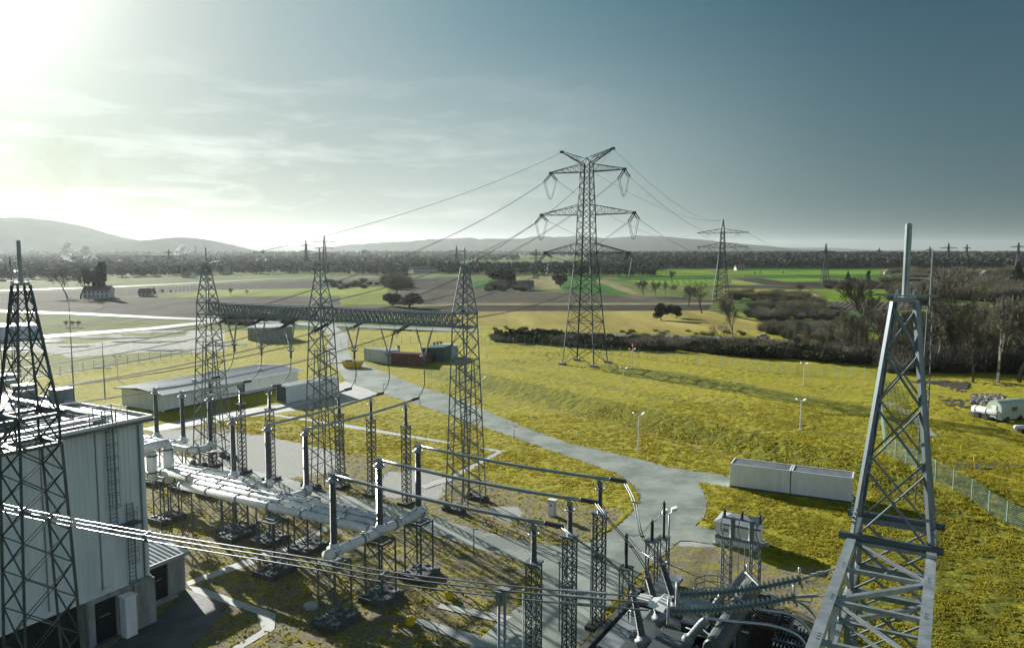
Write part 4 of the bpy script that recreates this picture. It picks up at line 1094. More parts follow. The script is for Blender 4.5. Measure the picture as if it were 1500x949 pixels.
def on_cable(s_): 
    for a, c in zip(cable, cable[1:]):
        sa = (Q0 - a).dot(E2); sc2 = (Q0 - c).dot(E2)
        if sa <= s_ <= sc2: return a.lerp(c, (s_ - sa) / (sc2 - sa))
for i, (s_, l) in enumerate([(14.3, 'small spacer on the three close cables, in front of the lattice supports'), (27.2, 'small spacer on the three close cables, before the corrugated building'), (36.9, 'small spacer on the three close cables near the left edge')]):
    p = on_cable(s_); o = MB(); o.bar(p + E1 * .16 + EZ * .07, p - E1 * .1 + EZ * .02, .05, .09); o.bar(p - E1 * .1 + EZ * .02, p - EZ * .24, .05, .09)
    for q in (E1 * .16 + EZ * .07, -E1 * .1 + EZ * .02, -EZ * .24): o.box(p + q, .16, .1, .1, E2, E1)
    tag(o.build('cable_spacer', M['steel'], None, loc=p), l, 'spacer', 'spacers on the close cables')
t = thing('cable_dropper', 'pair of clamped vertical tubes dropping from the three close cables', 'dropper', on_cable(9.62), None)
for q, dz in ((-.11, -.12), (.10, 0)):
    p = on_cable(9.62) + E2 * q + EZ * dz; o = MB(); o.box(p + EZ * .02, .34, .2, .09, E2, E1); o.box(p + E2 * .02 - EZ * .2, .16, .2, .4, E2, E1); o.build('clamp', M['tank_light'], t)
    o = MB(); o.tube([p - EZ * .3, p - EZ * 9], .045, 8); o.build('tube', M['steel'], t, True)
# strain set: bright yoke plate, rings, two rows of blue-grey sheds, links to the beam
t = thing('strain_insulator', 'pair of long horizontal blue-grey ribbed insulators tied to the beam of the closest tower', 'insulator', cpt(4.4, 18.4), None)
for off in (E1 * .42 + EZ * .09, -E1 * .30 - EZ * .09):
    a = cpt(4.15, 18.46) + off; c = cpt(1.02, 19.6) + off; o = MB(); d = (c - a).normalized(); L = (c - a).length
    n = 27; st = L / n
    for k in range(n):
        x = k * st; p0 = a + d * x - EZ * (.10 * math.sin(math.pi * k / n))
        o.lathe([(0, .045), (st * .3, .05), (st * .38, .135), (st * .46, .13), (st * .52, .05), (st, .045)], p0, d, 14)
    o.build('shed_row', M['blue_glass'], t, False)
    o = MB(); e = cpt(.1, 20.0) + off * 1.6; o.tube([c, c.lerp(e, .5) - EZ * .02, e], .022, 6)
    for f in (.12, .3, .45): o.box(c.lerp(e, f), .16, .05, .08, d, E1)
    o.tube([c.lerp(e, .1) - EZ * .1, c.lerp(e, .38) - EZ * .16, c.lerp(e, .42) - EZ * .06], .018, 5); o.build('link', M['brightsteel'], t)
o = MB()
for off in (E1 * .42 + EZ * .09, -E1 * .30 - EZ * .09): o.tube([cpt(1.06, 19.62) + off + EZ * .3 - E1 * .1, cpt(1.06, 19.62) + off, cpt(.98, 19.62) + off - EZ * .26], .03, 8)
o.build('end_ring', M['brightsteel'], t, True)
o = MB()
for off in (E1 * .42 + EZ * .09, -E1 * .30 - EZ * .09): o.ring(cpt(4.25, 18.42) + off, E2 + E1 * .35, .32, .035, 24, 8)
o.build('corona_ring', M['tank_light'], t, True)
o = MB(); yc_ = cpt(4.75, 18.42)
o.add([yc_ + E2 * .5 + E1 * .2 + EZ * .16, yc_ + E2 * .35 - E1 * .28 - EZ * .16, yc_ - E2 * .15 - E1 * .15 - EZ * .14, yc_ - E2 * .05 + E1 * .12 + EZ * .02], [(0, 1, 2, 3), (3, 2, 1, 0)])
for q in (.16, .02, -.16):
    o.bar(yc_ - E2 * .1 + E1 * q, yc_ - E2 * .45 + E1 * q * .8, .05)
    o.tube([yc_ + E2 * .1 + E1 * q, yc_ + E2 * .25 + E1 * q + EZ * .16, yc_ + E2 * .5 + E1 * q + EZ * .12], .022, 6)
o.build('yoke_plate', M['white'], t)

# ------------------------------------------------------------------ TRANSFORMER in its sunken basin
G0 = P(870, 946); G0.z = 0
def gs(a, b_, z=0): return G0 + E1 * a + E2 * b_ + EZ * z
t = thing('power_transformer', 'large dark transformer with ribbed radiators, pipes and leaning bushings, bottom centre-right', 'transformer', gs(0, 0), None)
TBs = [P(968, 820, 7.6), P(947, 838, 7.6), P(927, 862, 7.6)]
TBb = [P(988, 880, 5.0), P(964, 897, 5.0), P(940, 930, 5.0)]
# station coordinates of bushing feet
def st_(p): q = p - G0; return q.dot(E1), q.dot(E2)
fa = [st_(p) for p in TBb]; a_lo, a_hi = fa[2][0], fa[0][0]; bb = sum(p[1] for p in fa) / 3
print('bushing feet', fa, 'tank b', bb)
ca = (a_lo + a_hi) / 2; TW, TL = 3.2, (a_hi - a_lo) + 2.6
o = MB(); o.box(gs(ca, bb + .6, 2.3), TL, TW, 3.6, E1, E2)
for k in range(int(TL / .8)): 
    for s in (-1, 1): o.box(gs(ca - TL / 2 + .5 + k * .8, bb + .6 + s * (TW / 2 + .08), 2.3), .14, .16, 3.5, E1, E2)
o.box(gs(ca, bb + .6, 4.15), TL + .4, TW + .4, .14, E1, E2); o.box(gs(ca, bb + .6, .35), TL + .2, TW + .2, .4, E1, E2); o.build('tank', M['tank'], t)
for i, (tp_, f_b) in enumerate(zip(TBs, TBb)):
    d = (tp_ - f_b); L = d.length; d.normalize(); base = f_b - d * .0
    o = MB(); o.lathe([(-1.0, .42), (-.4, .42), (-.38, .5), (-.2, .5), (-.18, .34), (0, .30)], base, d, 14); o.build('turret', M['tank_light'], t, True)
    o = MB(); o.lathe([(0, .22)] + shed_profile(.05, L - .35, .19, .15, 26, .05) + [(L - .33, .2), (L - .15, .21), (L - .05, .14), (L + .25, .05)], base, d, 12); o.build('bushing', M['porcelain'] if i else M['porcelain'], t)
    o = MB(); o.lathe([(0, .2), (.12, .24), (.22, .2), (.3, .06), (.5, .05)], base + d * (L - .35), d, 12); o.build('bushing_cap', M['brightsteel'], t, True)
# low boxes in front of the bushings, ribbed cooler lids
for (a, b2, z, la, lb, h, mm, nm) in [(ca - 3.9, bb + 2.0, 4.7, 2.2, 2.0, 1.1, 'tank', 'relay_box'), (ca - 2.0, bb + 1.8, 4.6, 1.4, 1.8, .8, 'tank', 'relay_box'), (ca + 3.2, bb + 1.2, 4.45, 2.0, 2.2, .5, 'tank_light', 'cover'), (ca + 1.2, bb + 2.2, 4.5, 1.6, 1.6, .6, 'tank', 'cover')]:
    o = MB(); o.box(gs(a, b2, z), la, lb, h, E1, E2); o.box(gs(a, b2, z + h / 2 + .04), la + .14, lb + .14, .08, E1, E2)
    for k in (-1, 1): o.box(gs(a + k * la * .28, b2 - lb / 2 - .02, z), .5, .05, h * .6, E1, E2)
    o.build(nm, M[mm], t)
# conservator cylinder over the tank, radiators in rows
o = MB(); c0, c1 = gs(ca - 4.2, bb + 4.6, 6.0), gs(ca + 5.2, bb + 4.6, 6.0); d = (c1 - c0)
o.lathe([(0, .2), (.1, .55), (.2, .62), (d.length - .2, .62), (d.length - .1, .55), (d.length, .2)], c0, d, 18)
for f in (.2, .5, .8): o.box(c0.lerp(c1, f) - EZ * 1.1, .2, .9, 1.5, E1, E2)
o.build('conservator', M['tank'], t)
for side, nb in ((bb + 4.0, 6), (bb + 7.6, 6)):
    for k in range(nb):
        o = MB(); a = ca - 4.6 + k * 1.75
        for j in range(9): o.box(gs(a, side + j * .22 - .9, 2.6), 1.35, .09, 3.1, E1, E2)
        o.box(gs(a, side, 4.12), .22, 2.2, .18, E1, E2); o.box(gs(a, side, 1.05), .22, 2.2, .18, E1, E2); o.build('radiator', M['tank'], t)
r = random.Random(12)
for k in range(16):
    a = r.uniform(ca - 5, ca + 5.5); b2 = bb + r.uniform(1.4, 6.6); z = r.uniform(4.3, 5.4); pts = [gs(a, b2, 4.2), gs(a, b2, z), gs(a + r.uniform(-2.5, 2.5), b2, z), gs(a, b2 + r.uniform(-2, 2), z + r.uniform(-.3, .3))]
    o = MB(); o.tube(pts, r.uniform(.035, .09), 7); o.build('oil_pipe', M['tank_light'] if k % 3 == 0 else M['tank'], t, True)
for k in range(14):
    a = r.uniform(ca - 4.5, ca + 5.2); b2 = bb + r.uniform(-.4, 3.5); o = MB(); o.lathe([(0, .16), (.25, .16), (.27, .2), (.33, .2), (.36, .1), (.5, .08)], gs(a, b2, 4.2), EZ, 10); o.build('valve', M['tank_light'] if k % 2 else M['tank'], t)
# inclined grey cable bushings at the right and their tubes
CE = [(P(1010, 934, 5.2), P(1035, 905, 6.6)), (P(1040, 899, 5.4), P(1060, 868, 6.8)), (P(1070, 866, 5.4), P(1092, 836, 6.6))]
for i, (p, q) in enumerate(CE):
    d = (q - p); L = d.length; d.normalize()
    o = MB(); o.lathe([(-.3, .36), (0, .36), (.02, .27), (.2, .25)] + [(L * .2 + k * L * .06, .235 + .03 * (k % 2)) for k in range(11)] + [(L * .9, .2), (L, .16)], p, d, 14); o.build('cable_bushing', M['tank_light'], t, True)
    o = MB(); o.ring(q + d * .1, E2 + E1 * .4, .36, .045, 18, 6); o.build('grading_ring', M['brightsteel'], t, True)
CT = [((1035,905,6.8), (1075,910,6.6), (1130,916,6.4), (1168,930,6.0), (1186,955,5.0)), ((1062,866,7.0), (1110,891,6.6), (1155,899,6.4), (1183,920,5.8), (1193,955,4.6)), ((1092,838,6.8), (1130,872,6.4), (1168,880,6.2), (1194,905,5.6), (1200,955,4.2))]
for i, pts in enumerate(CT):
    pts = [P(*q) for q in pts]; o = MB().tube(smooth_path(pts, 8), .085, 10).build('bent_busbar', M['alu'], None, True, loc=pts[0])
    tag(o, ('closest', 'middle', 'farthest')[i] + ' of three grey tubes bending down from the transformer towards the closest tower', 'metal tube', 'bent tubes right of the transformer')
# cage of pipes and reactor coils behind the tank
o = MB(); cc = gs(ca + 7.0, bb + 1.8, 0)
for k in range(5):
    z = 3.0 + k * .45; o.ring(cc + EZ * z, EZ, 1.5, .035, 20, 5)
for k in range(10):
    th = k * math.pi / 5; q = Vector((math.cos(th), math.sin(th), 0)) * 1.5; o.bar(cc + q + EZ * .4, cc + q + EZ * 4.9, .05)
o.build('pipe_cage', M['steel'], t)
o = MB(); o.lathe([(.4, .9), (1.5, .9), (1.55, 1.0), (3.4, 1.0), (3.5, .5), (4.0, .4)], cc, EZ, 14); o.build('reactor', M['rust'], t)
for k, (a, b2, m_) in enumerate([(ca + 5.6, bb + 5.4, 'rust'), (ca + 6.6, bb + 6.2, 'tank'), (ca + 8.4, bb + 4.6, 'tank'), (ca + 5.4, bb + 3.2, 'tank')]):
    o = MB(); o.box(gs(a, b2, 1.9), 1.5, 1.5, 3.2, E1, E2); o.box(gs(a, b2, 3.56), 1.7, 1.7, .12, E1, E2)
    for j in range(4): o.box(gs(a - .6 + j * .4, b2, 3.75), .08, 1.3, .35, E1, E2)
    o.build('cooler_box', M[m_], t)
# basin walls and floor
W_ = 12.5; LG = 9.2
for i, (a0, b0, a1, b1) in enumerate([(-8, 0, LG, 0), (LG, 0, LG, W_), (LG, W_, -8, W_)]):
    t_ = thing('basin_wall', ('low dark wall along the drive side of the transformer basin', 'low dark wall at the far end of the transformer basin', 'low dark wall on the closest-tower side of the transformer basin')[i], 'wall', gs(a0, b0), 'walls of the transformer basin')
    p, q = gs(a0, b0), gs(a1, b1); d = (q - p).normalized(); n_ = max(1, round((q - p).length / 2.8))
    for k in range(n_):
        c = p.lerp(q, (k + .5) / n_); o = MB(); L = (q - p).length / n_; o.box(c + EZ * .3, L - .04, .34, .6, d, d.cross(EZ)); o.box(c + EZ * .64, L - .06, .46, .1, d, d.cross(EZ)); o.build('wall_panel', M['dark_concrete'], t_)
sheet('basin_floor', [gs(-8, .2), gs(LG, .2), gs(LG, W_), gs(-8, W_)], .24, M['asphalt'])
for k, (a, b2, la, lb) in enumerate([(2.5, 1.6, 7, 2.0), (10, 1.5, 6, 1.8)]):
    t_ = tag(MB().box(gs(a, b2, .5), la, lb, .34, E1, E2).build('grating', M['tank_light'], None, loc=gs(a, b2, .3)), ('pale wet grating beside the transformer nearest to the camera', 'pale wet grating beside the far half of the transformer')[k], 'grating', 'gratings along the transformer')
for k, (a, b2) in enumerate([(1.0, 3.2), (2.2, 3.4), (4.5, 1.2)]):
    p = gs(a, b2, .7); o = MB(); o.lathe([(0, .25), (.3, .25), (.34, .3), (.5, .12)], p, EZ, 12); o.tube([p + EZ * .8 - E2 * .9 - E1 * .5, p + EZ * 1.1 + E2 * 1.2 + E1 * .7], .03, 5)
    tag(o.build('earthing_switch', M['brightsteel'], None, loc=p), ('small bright switch with a rod at the foot of the closest leaning bushing', 'second small bright switch with a rod, right beside the first', 'small bright switch on the pale grating')[k], 'switch', 'small switches by the transformer')
# flexible cables from the front tubes to the transformer bushings
def twin(pts, label, r=.035):
    pts = smooth_path(pts, 8)
    t = thing('flexible_cable', label, 'cable', pts[0], 'flexible twin cables down to the transformer')
    for s in (-.09, .09): MB().tube([p + E2 * s for p in pts], r, 6).build('conductor', M['steel'], t, True)
    o = MB()
    for k in range(8, len(pts) - 2, 8): o.box(pts[k], .3, .1, .1, E2, E1)
    o.build('spacer', M['steel'], t)
def between(e, u, v, f, tb): # point over the straight plan line at fraction f
    h = e.lerp(tb, f); dv = (tb - e); n_ = Vector((-dv.y, dv.x, 0)).normalized(); return PW(u, v, h, n_)
twin([eA, PW(929, 735, eA.lerp(TBs[0], .4), E2), PW(941, 785, eA.lerp(TBs[0], .75), E2), TBs[0] + EZ * .2], 'twin cable looping over the round end of the lawn to the farthest leaning bushing')
twin([eB, PW(889, 758, eB.lerp(TBs[1], .4), E2), PW(925, 800, eB.lerp(TBs[1], .8), E2), TBs[1] + EZ * .2], 'twin cable hanging over the drive to the middle leaning bushing')
twin([eC, PW(845, 790, eC.lerp(TBs[2], .4), E2), PW(893, 822, eC.lerp(TBs[2], .8), E2), TBs[2] + EZ * .2], 'twin cable hanging over the drive to the closest leaning bushing')

# surge arresters on slim columns by the transformer
def arrester(pos, H, hi, label, thick=.13):
    t = thing('surge_arrester', label, 'insulator', pos, 'black arresters by the transformer')
    c = lambda z, i: pos + (E1 * (1, 1, -1, -1)[i] + E2 * (1, -1, -1, 1)[i]) * .38 + EZ * z
    o = MB(); n = max(3, int(H / .75))
    for i in range(4):
        pbar('leg', c(0, i), c(H, i), .09, M['darksteel'], t, 'angle')
        for k in range(n):
            j = (i + 1) % 4; a = (i, j) if k % 2 else (j, i); o.bar(c(H * k / n, a[0]), c(H * (k + 1) / n, a[1]), .045)
    o.box(pos + EZ * (H + .04), .95, .95, .1, E1, E2); tag(o.build('bracing', M['darksteel'], t), None, None, None, 'stuff')
    o = MB(); o.lathe([(H + .1, .16)] + shed_profile(H + .12, H + hi, thick * .75, thick * .7, 22, .05) + [(H + hi + .02, .15), (H + hi + .15, .1), (H + hi + .3, .04)], pos, EZ, 10); o.build('arrester', M['dark_porcelain'], t)
    return pos + EZ * (H + hi + .25)
def at_foot(u, v, z, H): p = P(u, v, z); return Vector((p.x, p.y, 0))
A1 = arrester(at_foot(917, 832, 4.4, 0), 4.4, 2.4, 'thin black arrester on a bracket between the drive and the transformer')
A2 = arrester(at_foot(955, 792, 4.2, 0), 4.2, 1.5, 'short black arrester on a lattice column behind the leaning bushings')
A3 = arrester(at_foot(972, 788, 4.0, 0), 4.0, 2.9, 'tall black arrester beside the post of the twin-headed camera lamp')
for a, c, l in ((A1, TBs[0] + E2 * .6, 'white cable curving from the thin black arrester to the leaning bushing'), (A2, A3, 'thin cable between the two black arresters'), (A1, A2, 'thin cable from the thin black arrester to the short one')):
    wire(wire_pts(a, c, .6, 12), .03, 'slack_cable', l, 'slack cables at the arresters', M['silver_wire'] if 'white' in l else M['wire'])

# portal with three small insulators by the little white cabin
pf = P(1086, 793, 4.4); pf.z = 0
t = thing('switch_portal', 'small lattice portal with three black insulators, in front of the little white cabin', 'switchgear', pf, None)
for s in (-1, 1):
    c = lambda z, i: pf + E2 * (s * 1.15) + (E1 * (1, 1, -1, -1)[i] + E2 * (1, -1, -1, 1)[i]) * .34 + EZ * z
    for i in range(4): pbar('leg', c(0, i), c(4.4, i), .10, M['steel'], t, 'angle')
    o = MB()
    for k in range(7):
        for i in range(4): j = (i + 1) % 4; o.bar(c(4.4 * k / 7, i), c(4.4 * (k + 1) / 7, j), .05)
    tag(o.build('bracing', M['steel'], t), None, None, None, 'stuff')
    pbar('upper_post', pf + E2 * (s * .75) + EZ * 4.5, pf + E2 * (s * .75) + EZ * 6.3, .36, M['steel'], t)
pbar('crossarm', pf - E2 * 2.1 + EZ * 4.5, pf + E2 * 2.1 + EZ * 4.5, .26, M['brightsteel'], t)
for z, L in ((5.6, 1.5), (6.2, 1.6)): pbar('crossarm', pf - E2 * L + EZ * z, pf + E2 * L + EZ * z, .13, M['steel'], t)
for s in (-2.0, 2.0): MB().lathe([(0, .2), (.3, .2), (.34, .1)], pf + E2 * s + EZ * 4.45 - E1 * .1, EZ, 10).build('drive_unit', M['tank_light'], t)
for s in (-1.4, 0, 1.4):
    o = MB(); o.lathe(shed_profile(0, .6, .08, .07, 6, .05), pf + E2 * s + EZ * 6.28, EZ, 8); o.build('insulator', M['dark_porcelain'], t)
    o = MB(); o.tube(smooth_path([pf + E2 * s + EZ * 6.9, pf + E2 * (s - .2) + EZ * 5.6 - E1 * .4, pf + E2 * s + EZ * 4.7 - E1 * .2], 5), .035, 5); o.bar(pf + E2 * s + EZ * 6.85, pf + E2 * (s + .5) + EZ * 7.3, .06); o.build('lead', M['wire'], t, True)
o = MB()
for s in (-.7, -.2, .3, .7): o.tube([pf + E2 * s + EZ * 4.4, pf + E2 * s + EZ * 1.4], .035, 5)
o.build('control_rods', M['brightsteel'], t)

# grey cabinet on the verge
gc = P(809, 755); t = thing('control_cabinet', 'small grey control cabinet standing on the bare verge beside the middle tube', 'cabinet', onground(gc), None)
MB().box(onground(gc) + EZ * .85, .75, .5, 1.7, E2, E1).build('body', M['grey_box'], t)
MB().box(onground(gc) + EZ * .85 - E1 * .27, .6, .04, 1.4, E2, E1).build('door', M['offwhite'], t)
MB().box(onground(gc) + EZ * 1.74, .9, .65, .08, E2, E1).build('roof', M['white'], t)
MB().box(onground(gc) + EZ * 1.2 - E1 * .3, .14, .02, .2, E2, E1).build('plate', M['black'], t)

# ------------------------------------------------------------------ THE TALL CORRUGATED BUILDING
BC = P(223, 907); BC = Vector((BC.x, BC.y, 0)) ; HB = 15.6
bs = lambda a, b_, z=0: BC + E1 * a + E2 * b_ + EZ * z      # a along the wall (negative = towards the camera), b out of the wall
def ribbed(mb, a0, a1, b_, z0, z1, pitch=.34, depth=.05, along=E1, out=E2, org=None):
    org = org or BC; n = int((a1 - a0) / pitch); vs = []; fs = []; pr = []
    for i in range(n):
        x = a0 + i * pitch; pr += [(x, 0), (x + pitch * .5, 0), (x + pitch * .62, depth), (x + pitch * .88, depth)]
    pr.append((a1, 0))
    for x, dd in pr:
        for z in (z0, z1): vs.append(org + along * x + out * (b_ + dd) + EZ * z)
    fs = [(2 * i, 2 * i + 1, 2 * i + 3, 2 * i + 2) for i in range(len(pr) - 1)]
    if along.cross(EZ).dot(out) < 0: fs = [f[::-1] for f in fs]
    mb.add(vs, fs)
t = thing('corrugated_building', 'tall building clad in pale corrugated metal, with ladder and dark doors, lower left', 'building', BC, None)
LB, WB = 46, 30
o = MB(); ribbed(o, -LB, 0, .0, 3.5, HB - .3); ribbed(o, 0, WB, 0, 3.5, HB - .3, along=-E2, out=E1); o.box(bs(-LB / 2, -WB / 2, HB / 2 + 1.6), LB - .1, WB - .1, HB - 4, E1, E2); o.build('cladding', M['cladding'], t)
# concrete plinth in bays round the doors
def wall_at(u, v): p = PW(u, v, BC, E2); q = p - BC; return q.dot(E1), q.z
d1 = (wall_at(137, 905)[0], wall_at(171, 905)[0]); print('door', d1, 'z', wall_at(150, 880), 'gap', wall_at(118, 900), wall_at(0, 917))
o = MB(); og = (wall_at(60, 920)[0], wall_at(121, 900)[0])
def plinth(a0, a1, z0, z1, dp=.22): o.box(bs((a0 + a1) / 2, dp / 2 - .3, (z0 + z1) / 2), a1 - a0, dp + .6, z1 - z0, E1, E2)
plinth(d1[1], -1.6, 0, 3.45); plinth(og[1], d1[0], 0, 3.45); plinth(d1[0], d1[1], 3.15, 3.45); plinth(-1.6, .0, 0, 3.5, .55); plinth(-LB, og[0] - 9, 0, 3.45)
o.box(bs(-1.0, .32, 3.55), 1.6, .7, .12, E1, E2); o.build('plinth', M['concrete'], t)
o = MB(); a_ = sum(d1) / 2; wd = d1[1] - d1[0]; o.box(bs(a_, -.12, 1.58), wd - .02, .08, 3.14, E1, E2)
for z in np.arange(.2, 3.1, .32): o.box(bs(a_, -.07, float(z)), wd - .06, .03, .03, E1, E2)
dr = o.build('door', M['black'], t); MB().box(bs(a_, -.03, 1.9), .8, .03, .06, E1, E2).build('handle', M['brightsteel'], dr)
o = MB(); o.box(bs((og[0] - 9 + og[1]) / 2, -.35, 1.75), og[1] - og[0] + 9, .1, 3.5, E1, E2); o.build('shutter', M['black'], t)
o = MB(); o.box(bs(og[1] + .1, .26, 1.7), .16, .14, 3.4, E1, E2); o.box(bs(a_, .25, .05), wd + .5, .5, .1, E1, E2); o.build('door_frame', M['steel'], t)
o = MB(); o.box(bs(-2.35, .75, 1.5), .85, .7, 3.0, E1, E2); o.box(bs(-2.35, .75, 3.05), 1.0, .85, .1, E1, E2); o.build('meter_box', M['offwhite'], t)
MB().box(bs(-2.35, 1.12, 1.9), .3, .02, .22, E1, E2).build('plate', M['white'], t)
MB().box(bs(-1.15, .27, 1.9), .35, .03, 1.9, E1, E2).build('window', M['glass'], t)
for k_ in range(1, 12):
    MB().box(bs(-k_ * 3.74, .03, 9.5), .05, .07, 11.4, E1, E2).build('panel_joint', M['steel'], t)
MB().box(bs(-LB / 2, .06, 3.52), LB, .14, .10, E1, E2).build('base_flashing', M['white'], t)
for a__ in (a_, og[0] - 3):
    o = MB(); o.bar(bs(a__, .05, 3.95), bs(a__, .45, 4.05), .05); o.box(bs(a__, .5, 4.0), .5, .22, .12, E1, E2); o.build('wall_lamp', M['white'], t)
# roof with raised rim, ducts and hatches
o = MB(); o.box(bs(-LB / 2 + .15, -WB / 2 + .15, HB - .12), LB + .9, WB + .9, .22, E1, E2); o.build('roof', M['grey_roof'], t)
o = MB()
for (a0, b0, a1, b1) in [(-LB, .42, .45, .42), (.45, .42, .45, -WB)]:
    p, q = bs(a0, b0, HB + .0), bs(a1, b1, HB + .0); o.bar(p, q, .16, .42)
o.build('eaves', M['white'], t)
o = MB(); r = random.Random(4)
for k in range(11): o.tube([bs(-3.5 - .35 * (k % 2), -3 - k * .75, HB + .12), bs(-3.5 - .35 * (k % 2) - 3.6, -3 - k * .75 + .3, HB + .2)], .17, 8)
o.build('roof_pipes', M['tank_light'], t, True)
o = MB(); o.box(bs(-6, -1.6, HB + .25), 8.5, .5, .3, E1, E2); o.box(bs(-12, -8, HB + .3), .5, 14, .35, E1, E2); o.box(bs(-2, -7.5, HB + .3), .5, 13, .35, E1, E2); o.build('cable_tray', M['metal_roof'], t)
for (u, v) in ((90, 588), (37, 582), (8, 566)):
    p = P(u, v, HB); o = MB(); o.box(p + EZ * .5, 1.3, 1.3, 1.0, E1, E2); o.box(p + EZ * 1.06, 1.5, 1.5, .1, E1, E2); o.build('roof_vent', M['tank_light'], t)
# railing round the ladder head and the ladder with cage
la = wall_at(157, 640)[0]; print('ladder a', la)
o = MB()
for (a, b_) in ((la - 1.4, .3), (la - .5, .3), (la + .5, .3), (la + 1.4, .3), (la - 1.4, -1.6), (la + 1.4, -1.6), (la, -1.6)): o.bar(bs(a, b_, HB), bs(a, b_, HB + 1.15), .06)
for z in (.6, 1.12):
    for p, q in (((la - 1.4, .3), (la - .4, .3)), ((la + .4, .3), (la + 1.4, .3)), ((la - 1.4, .3), (la - 1.4, -1.6)), ((la + 1.4, .3), (la + 1.4, -1.6)), ((la - 1.4, -1.6), (la + 1.4, -1.6))): o.bar(bs(*p, HB + z), bs(*q, HB + z), .05)
o.build('railing', M['steel'], t)
for a, z0, z1, cage, cmpl in ((la, 8.2, HB + 1.1, True, 0), (la + 1.25, 3.7, 9.6, True, 1)):
    o = MB()
    for s in (-.25, .25): o.bar(bs(a + s, .28, z0), bs(a + s, .28, z1), .06)
    for z in np.arange(z0 + .1, z1, .3): o.bar(bs(a - .25, .28, float(z)), bs(a + .25, .28, float(z)), .035)
    o.build('ladder', M['steel'], t); o = MB()
    for z in np.arange(z0 + 1.6, z1, .9): o.tube([bs(a - .35, .28, float(z))] + [bs(a - .35 * math.cos(q), .28 + .75 * math.sin(q), float(z)) for q in np.linspace(.3, 2.84, 6)] + [bs(a + .35, .28, float(z))], .025, 4)
    for q in (.6, 1.2, 1.9, 2.5): o.bar(bs(a - .35 * math.cos(q), .28 + .75 * math.sin(q), z0 + 1.6), bs(a - .35 * math.cos(q), .28 + .75 * math.sin(q), z1 - .2), .025)
    o.build('ladder_cage', M['steel'], t)
o = MB(); o.box(bs(la + .7, .5, 8.15), 2.3, .9, .08, E1, E2); o.build('landing', M['darksteel'], t)
MB().tube([bs(-.5, .14, 3.6), bs(-.5, .14, HB - .4)], .07, 8).build('downpipe', M['steel'], t)
# thin rods standing on the far roof edge
for i, (u, v0, v1) in enumerate([(109, 440, 590), (154, 500, 585), (129, 600, 622), (5, 455, 575)]):
    if i == 2: continue
    p = P(u, v1, HB if i != 0 else HB); top = PD(u, v0, p.y); h = min(max(top.z - HB, 3), 10)
    tag(MB().tube([p, p + EZ * h * .6, p + EZ * h], [.06, .04, .02], 6).build('roof_rod', M['steel'], None, loc=p), ('tall thin lightning rod at the far roof edge of the corrugated building', 'shorter thin lightning rod at the far roof edge, above the ladder', '', 'thin lightning rod behind the dark lattice tower at the left edge')[i], 'rod', 'lightning rods on the roof')

# annex with a mono-pitch ribbed roof
AC = P(272, 863); AC = Vector((AC.x, AC.y, 0)); q = AC - BC; aA, aB = q.dot(E1), q.dot(E2); print('annex', aA, aB)
t = thing('annex', 'low concrete annex with ribbed lean-to roof and a black door, behind the corrugated building corner', 'building', bs(0, aB), None)
zA = PW(272, 808, AC, E2).z; da = tuple((PW(u, 860, AC, E2) - BC).dot(E1) for u in (216, 247)); print('annex z', zA, da)
da = (max(da[0], .3), da[1])
o = MB()
def ap(a0, a1, z0, z1): o.box(bs((a0 + a1) / 2, aB - .15, (z0 + z1) / 2), a1 - a0, .3, z1 - z0, E1, E2)
ap(.02, da[0], 0, zA); ap(da[1], aA, 0, zA); ap(da[0], da[1], 3.0, zA); o.box(bs(aA - .15, aB - 4, zA / 2), .3, 7.6, zA, E1, E2); o.build('wall', M['concrete'], t)
am = sum(da) / 2; o = MB(); o.box(bs(am, aB - .2, 1.5), da[1] - da[0], .08, 3.0, E1, E2)
for z in np.arange(.2, 2.9, .3): o.box(bs(am, aB - .14, float(z)), da[1] - da[0] - .05, .03, .03, E1, E2)
dr = o.build('door', M['black'], t); MB().box(bs(am, aB - .10, 1.7), .8, .03, .06, E1, E2).build('handle', M['brightsteel'], dr)
o = MB(); o.box(bs(am, aB + .3, .06), 2.6, .7, .12, E1, E2); o.build('doorstep', M['concrete'], t)
o = MB(); ribs = []
for k in range(int((aA + .3) / .42)):
    a = .1 + k * .42; o.bar(bs(a, aB + .35, zA + .1), bs(a, aB - 7.6, zA + 1.2), .13, .12)
o.add([bs(0, aB + .35, zA + .06), bs(aA + .3, aB + .35, zA + .06), bs(aA + .3, aB - 7.6, zA + 1.16), bs(0, aB - 7.6, zA + 1.16)], [(0, 1, 2, 3)]); o.box(bs(aA / 2, aB + .38, zA + .02), aA + .5, .1, .3, E1, E2); o.build('roof', M['metal_roof'], t)

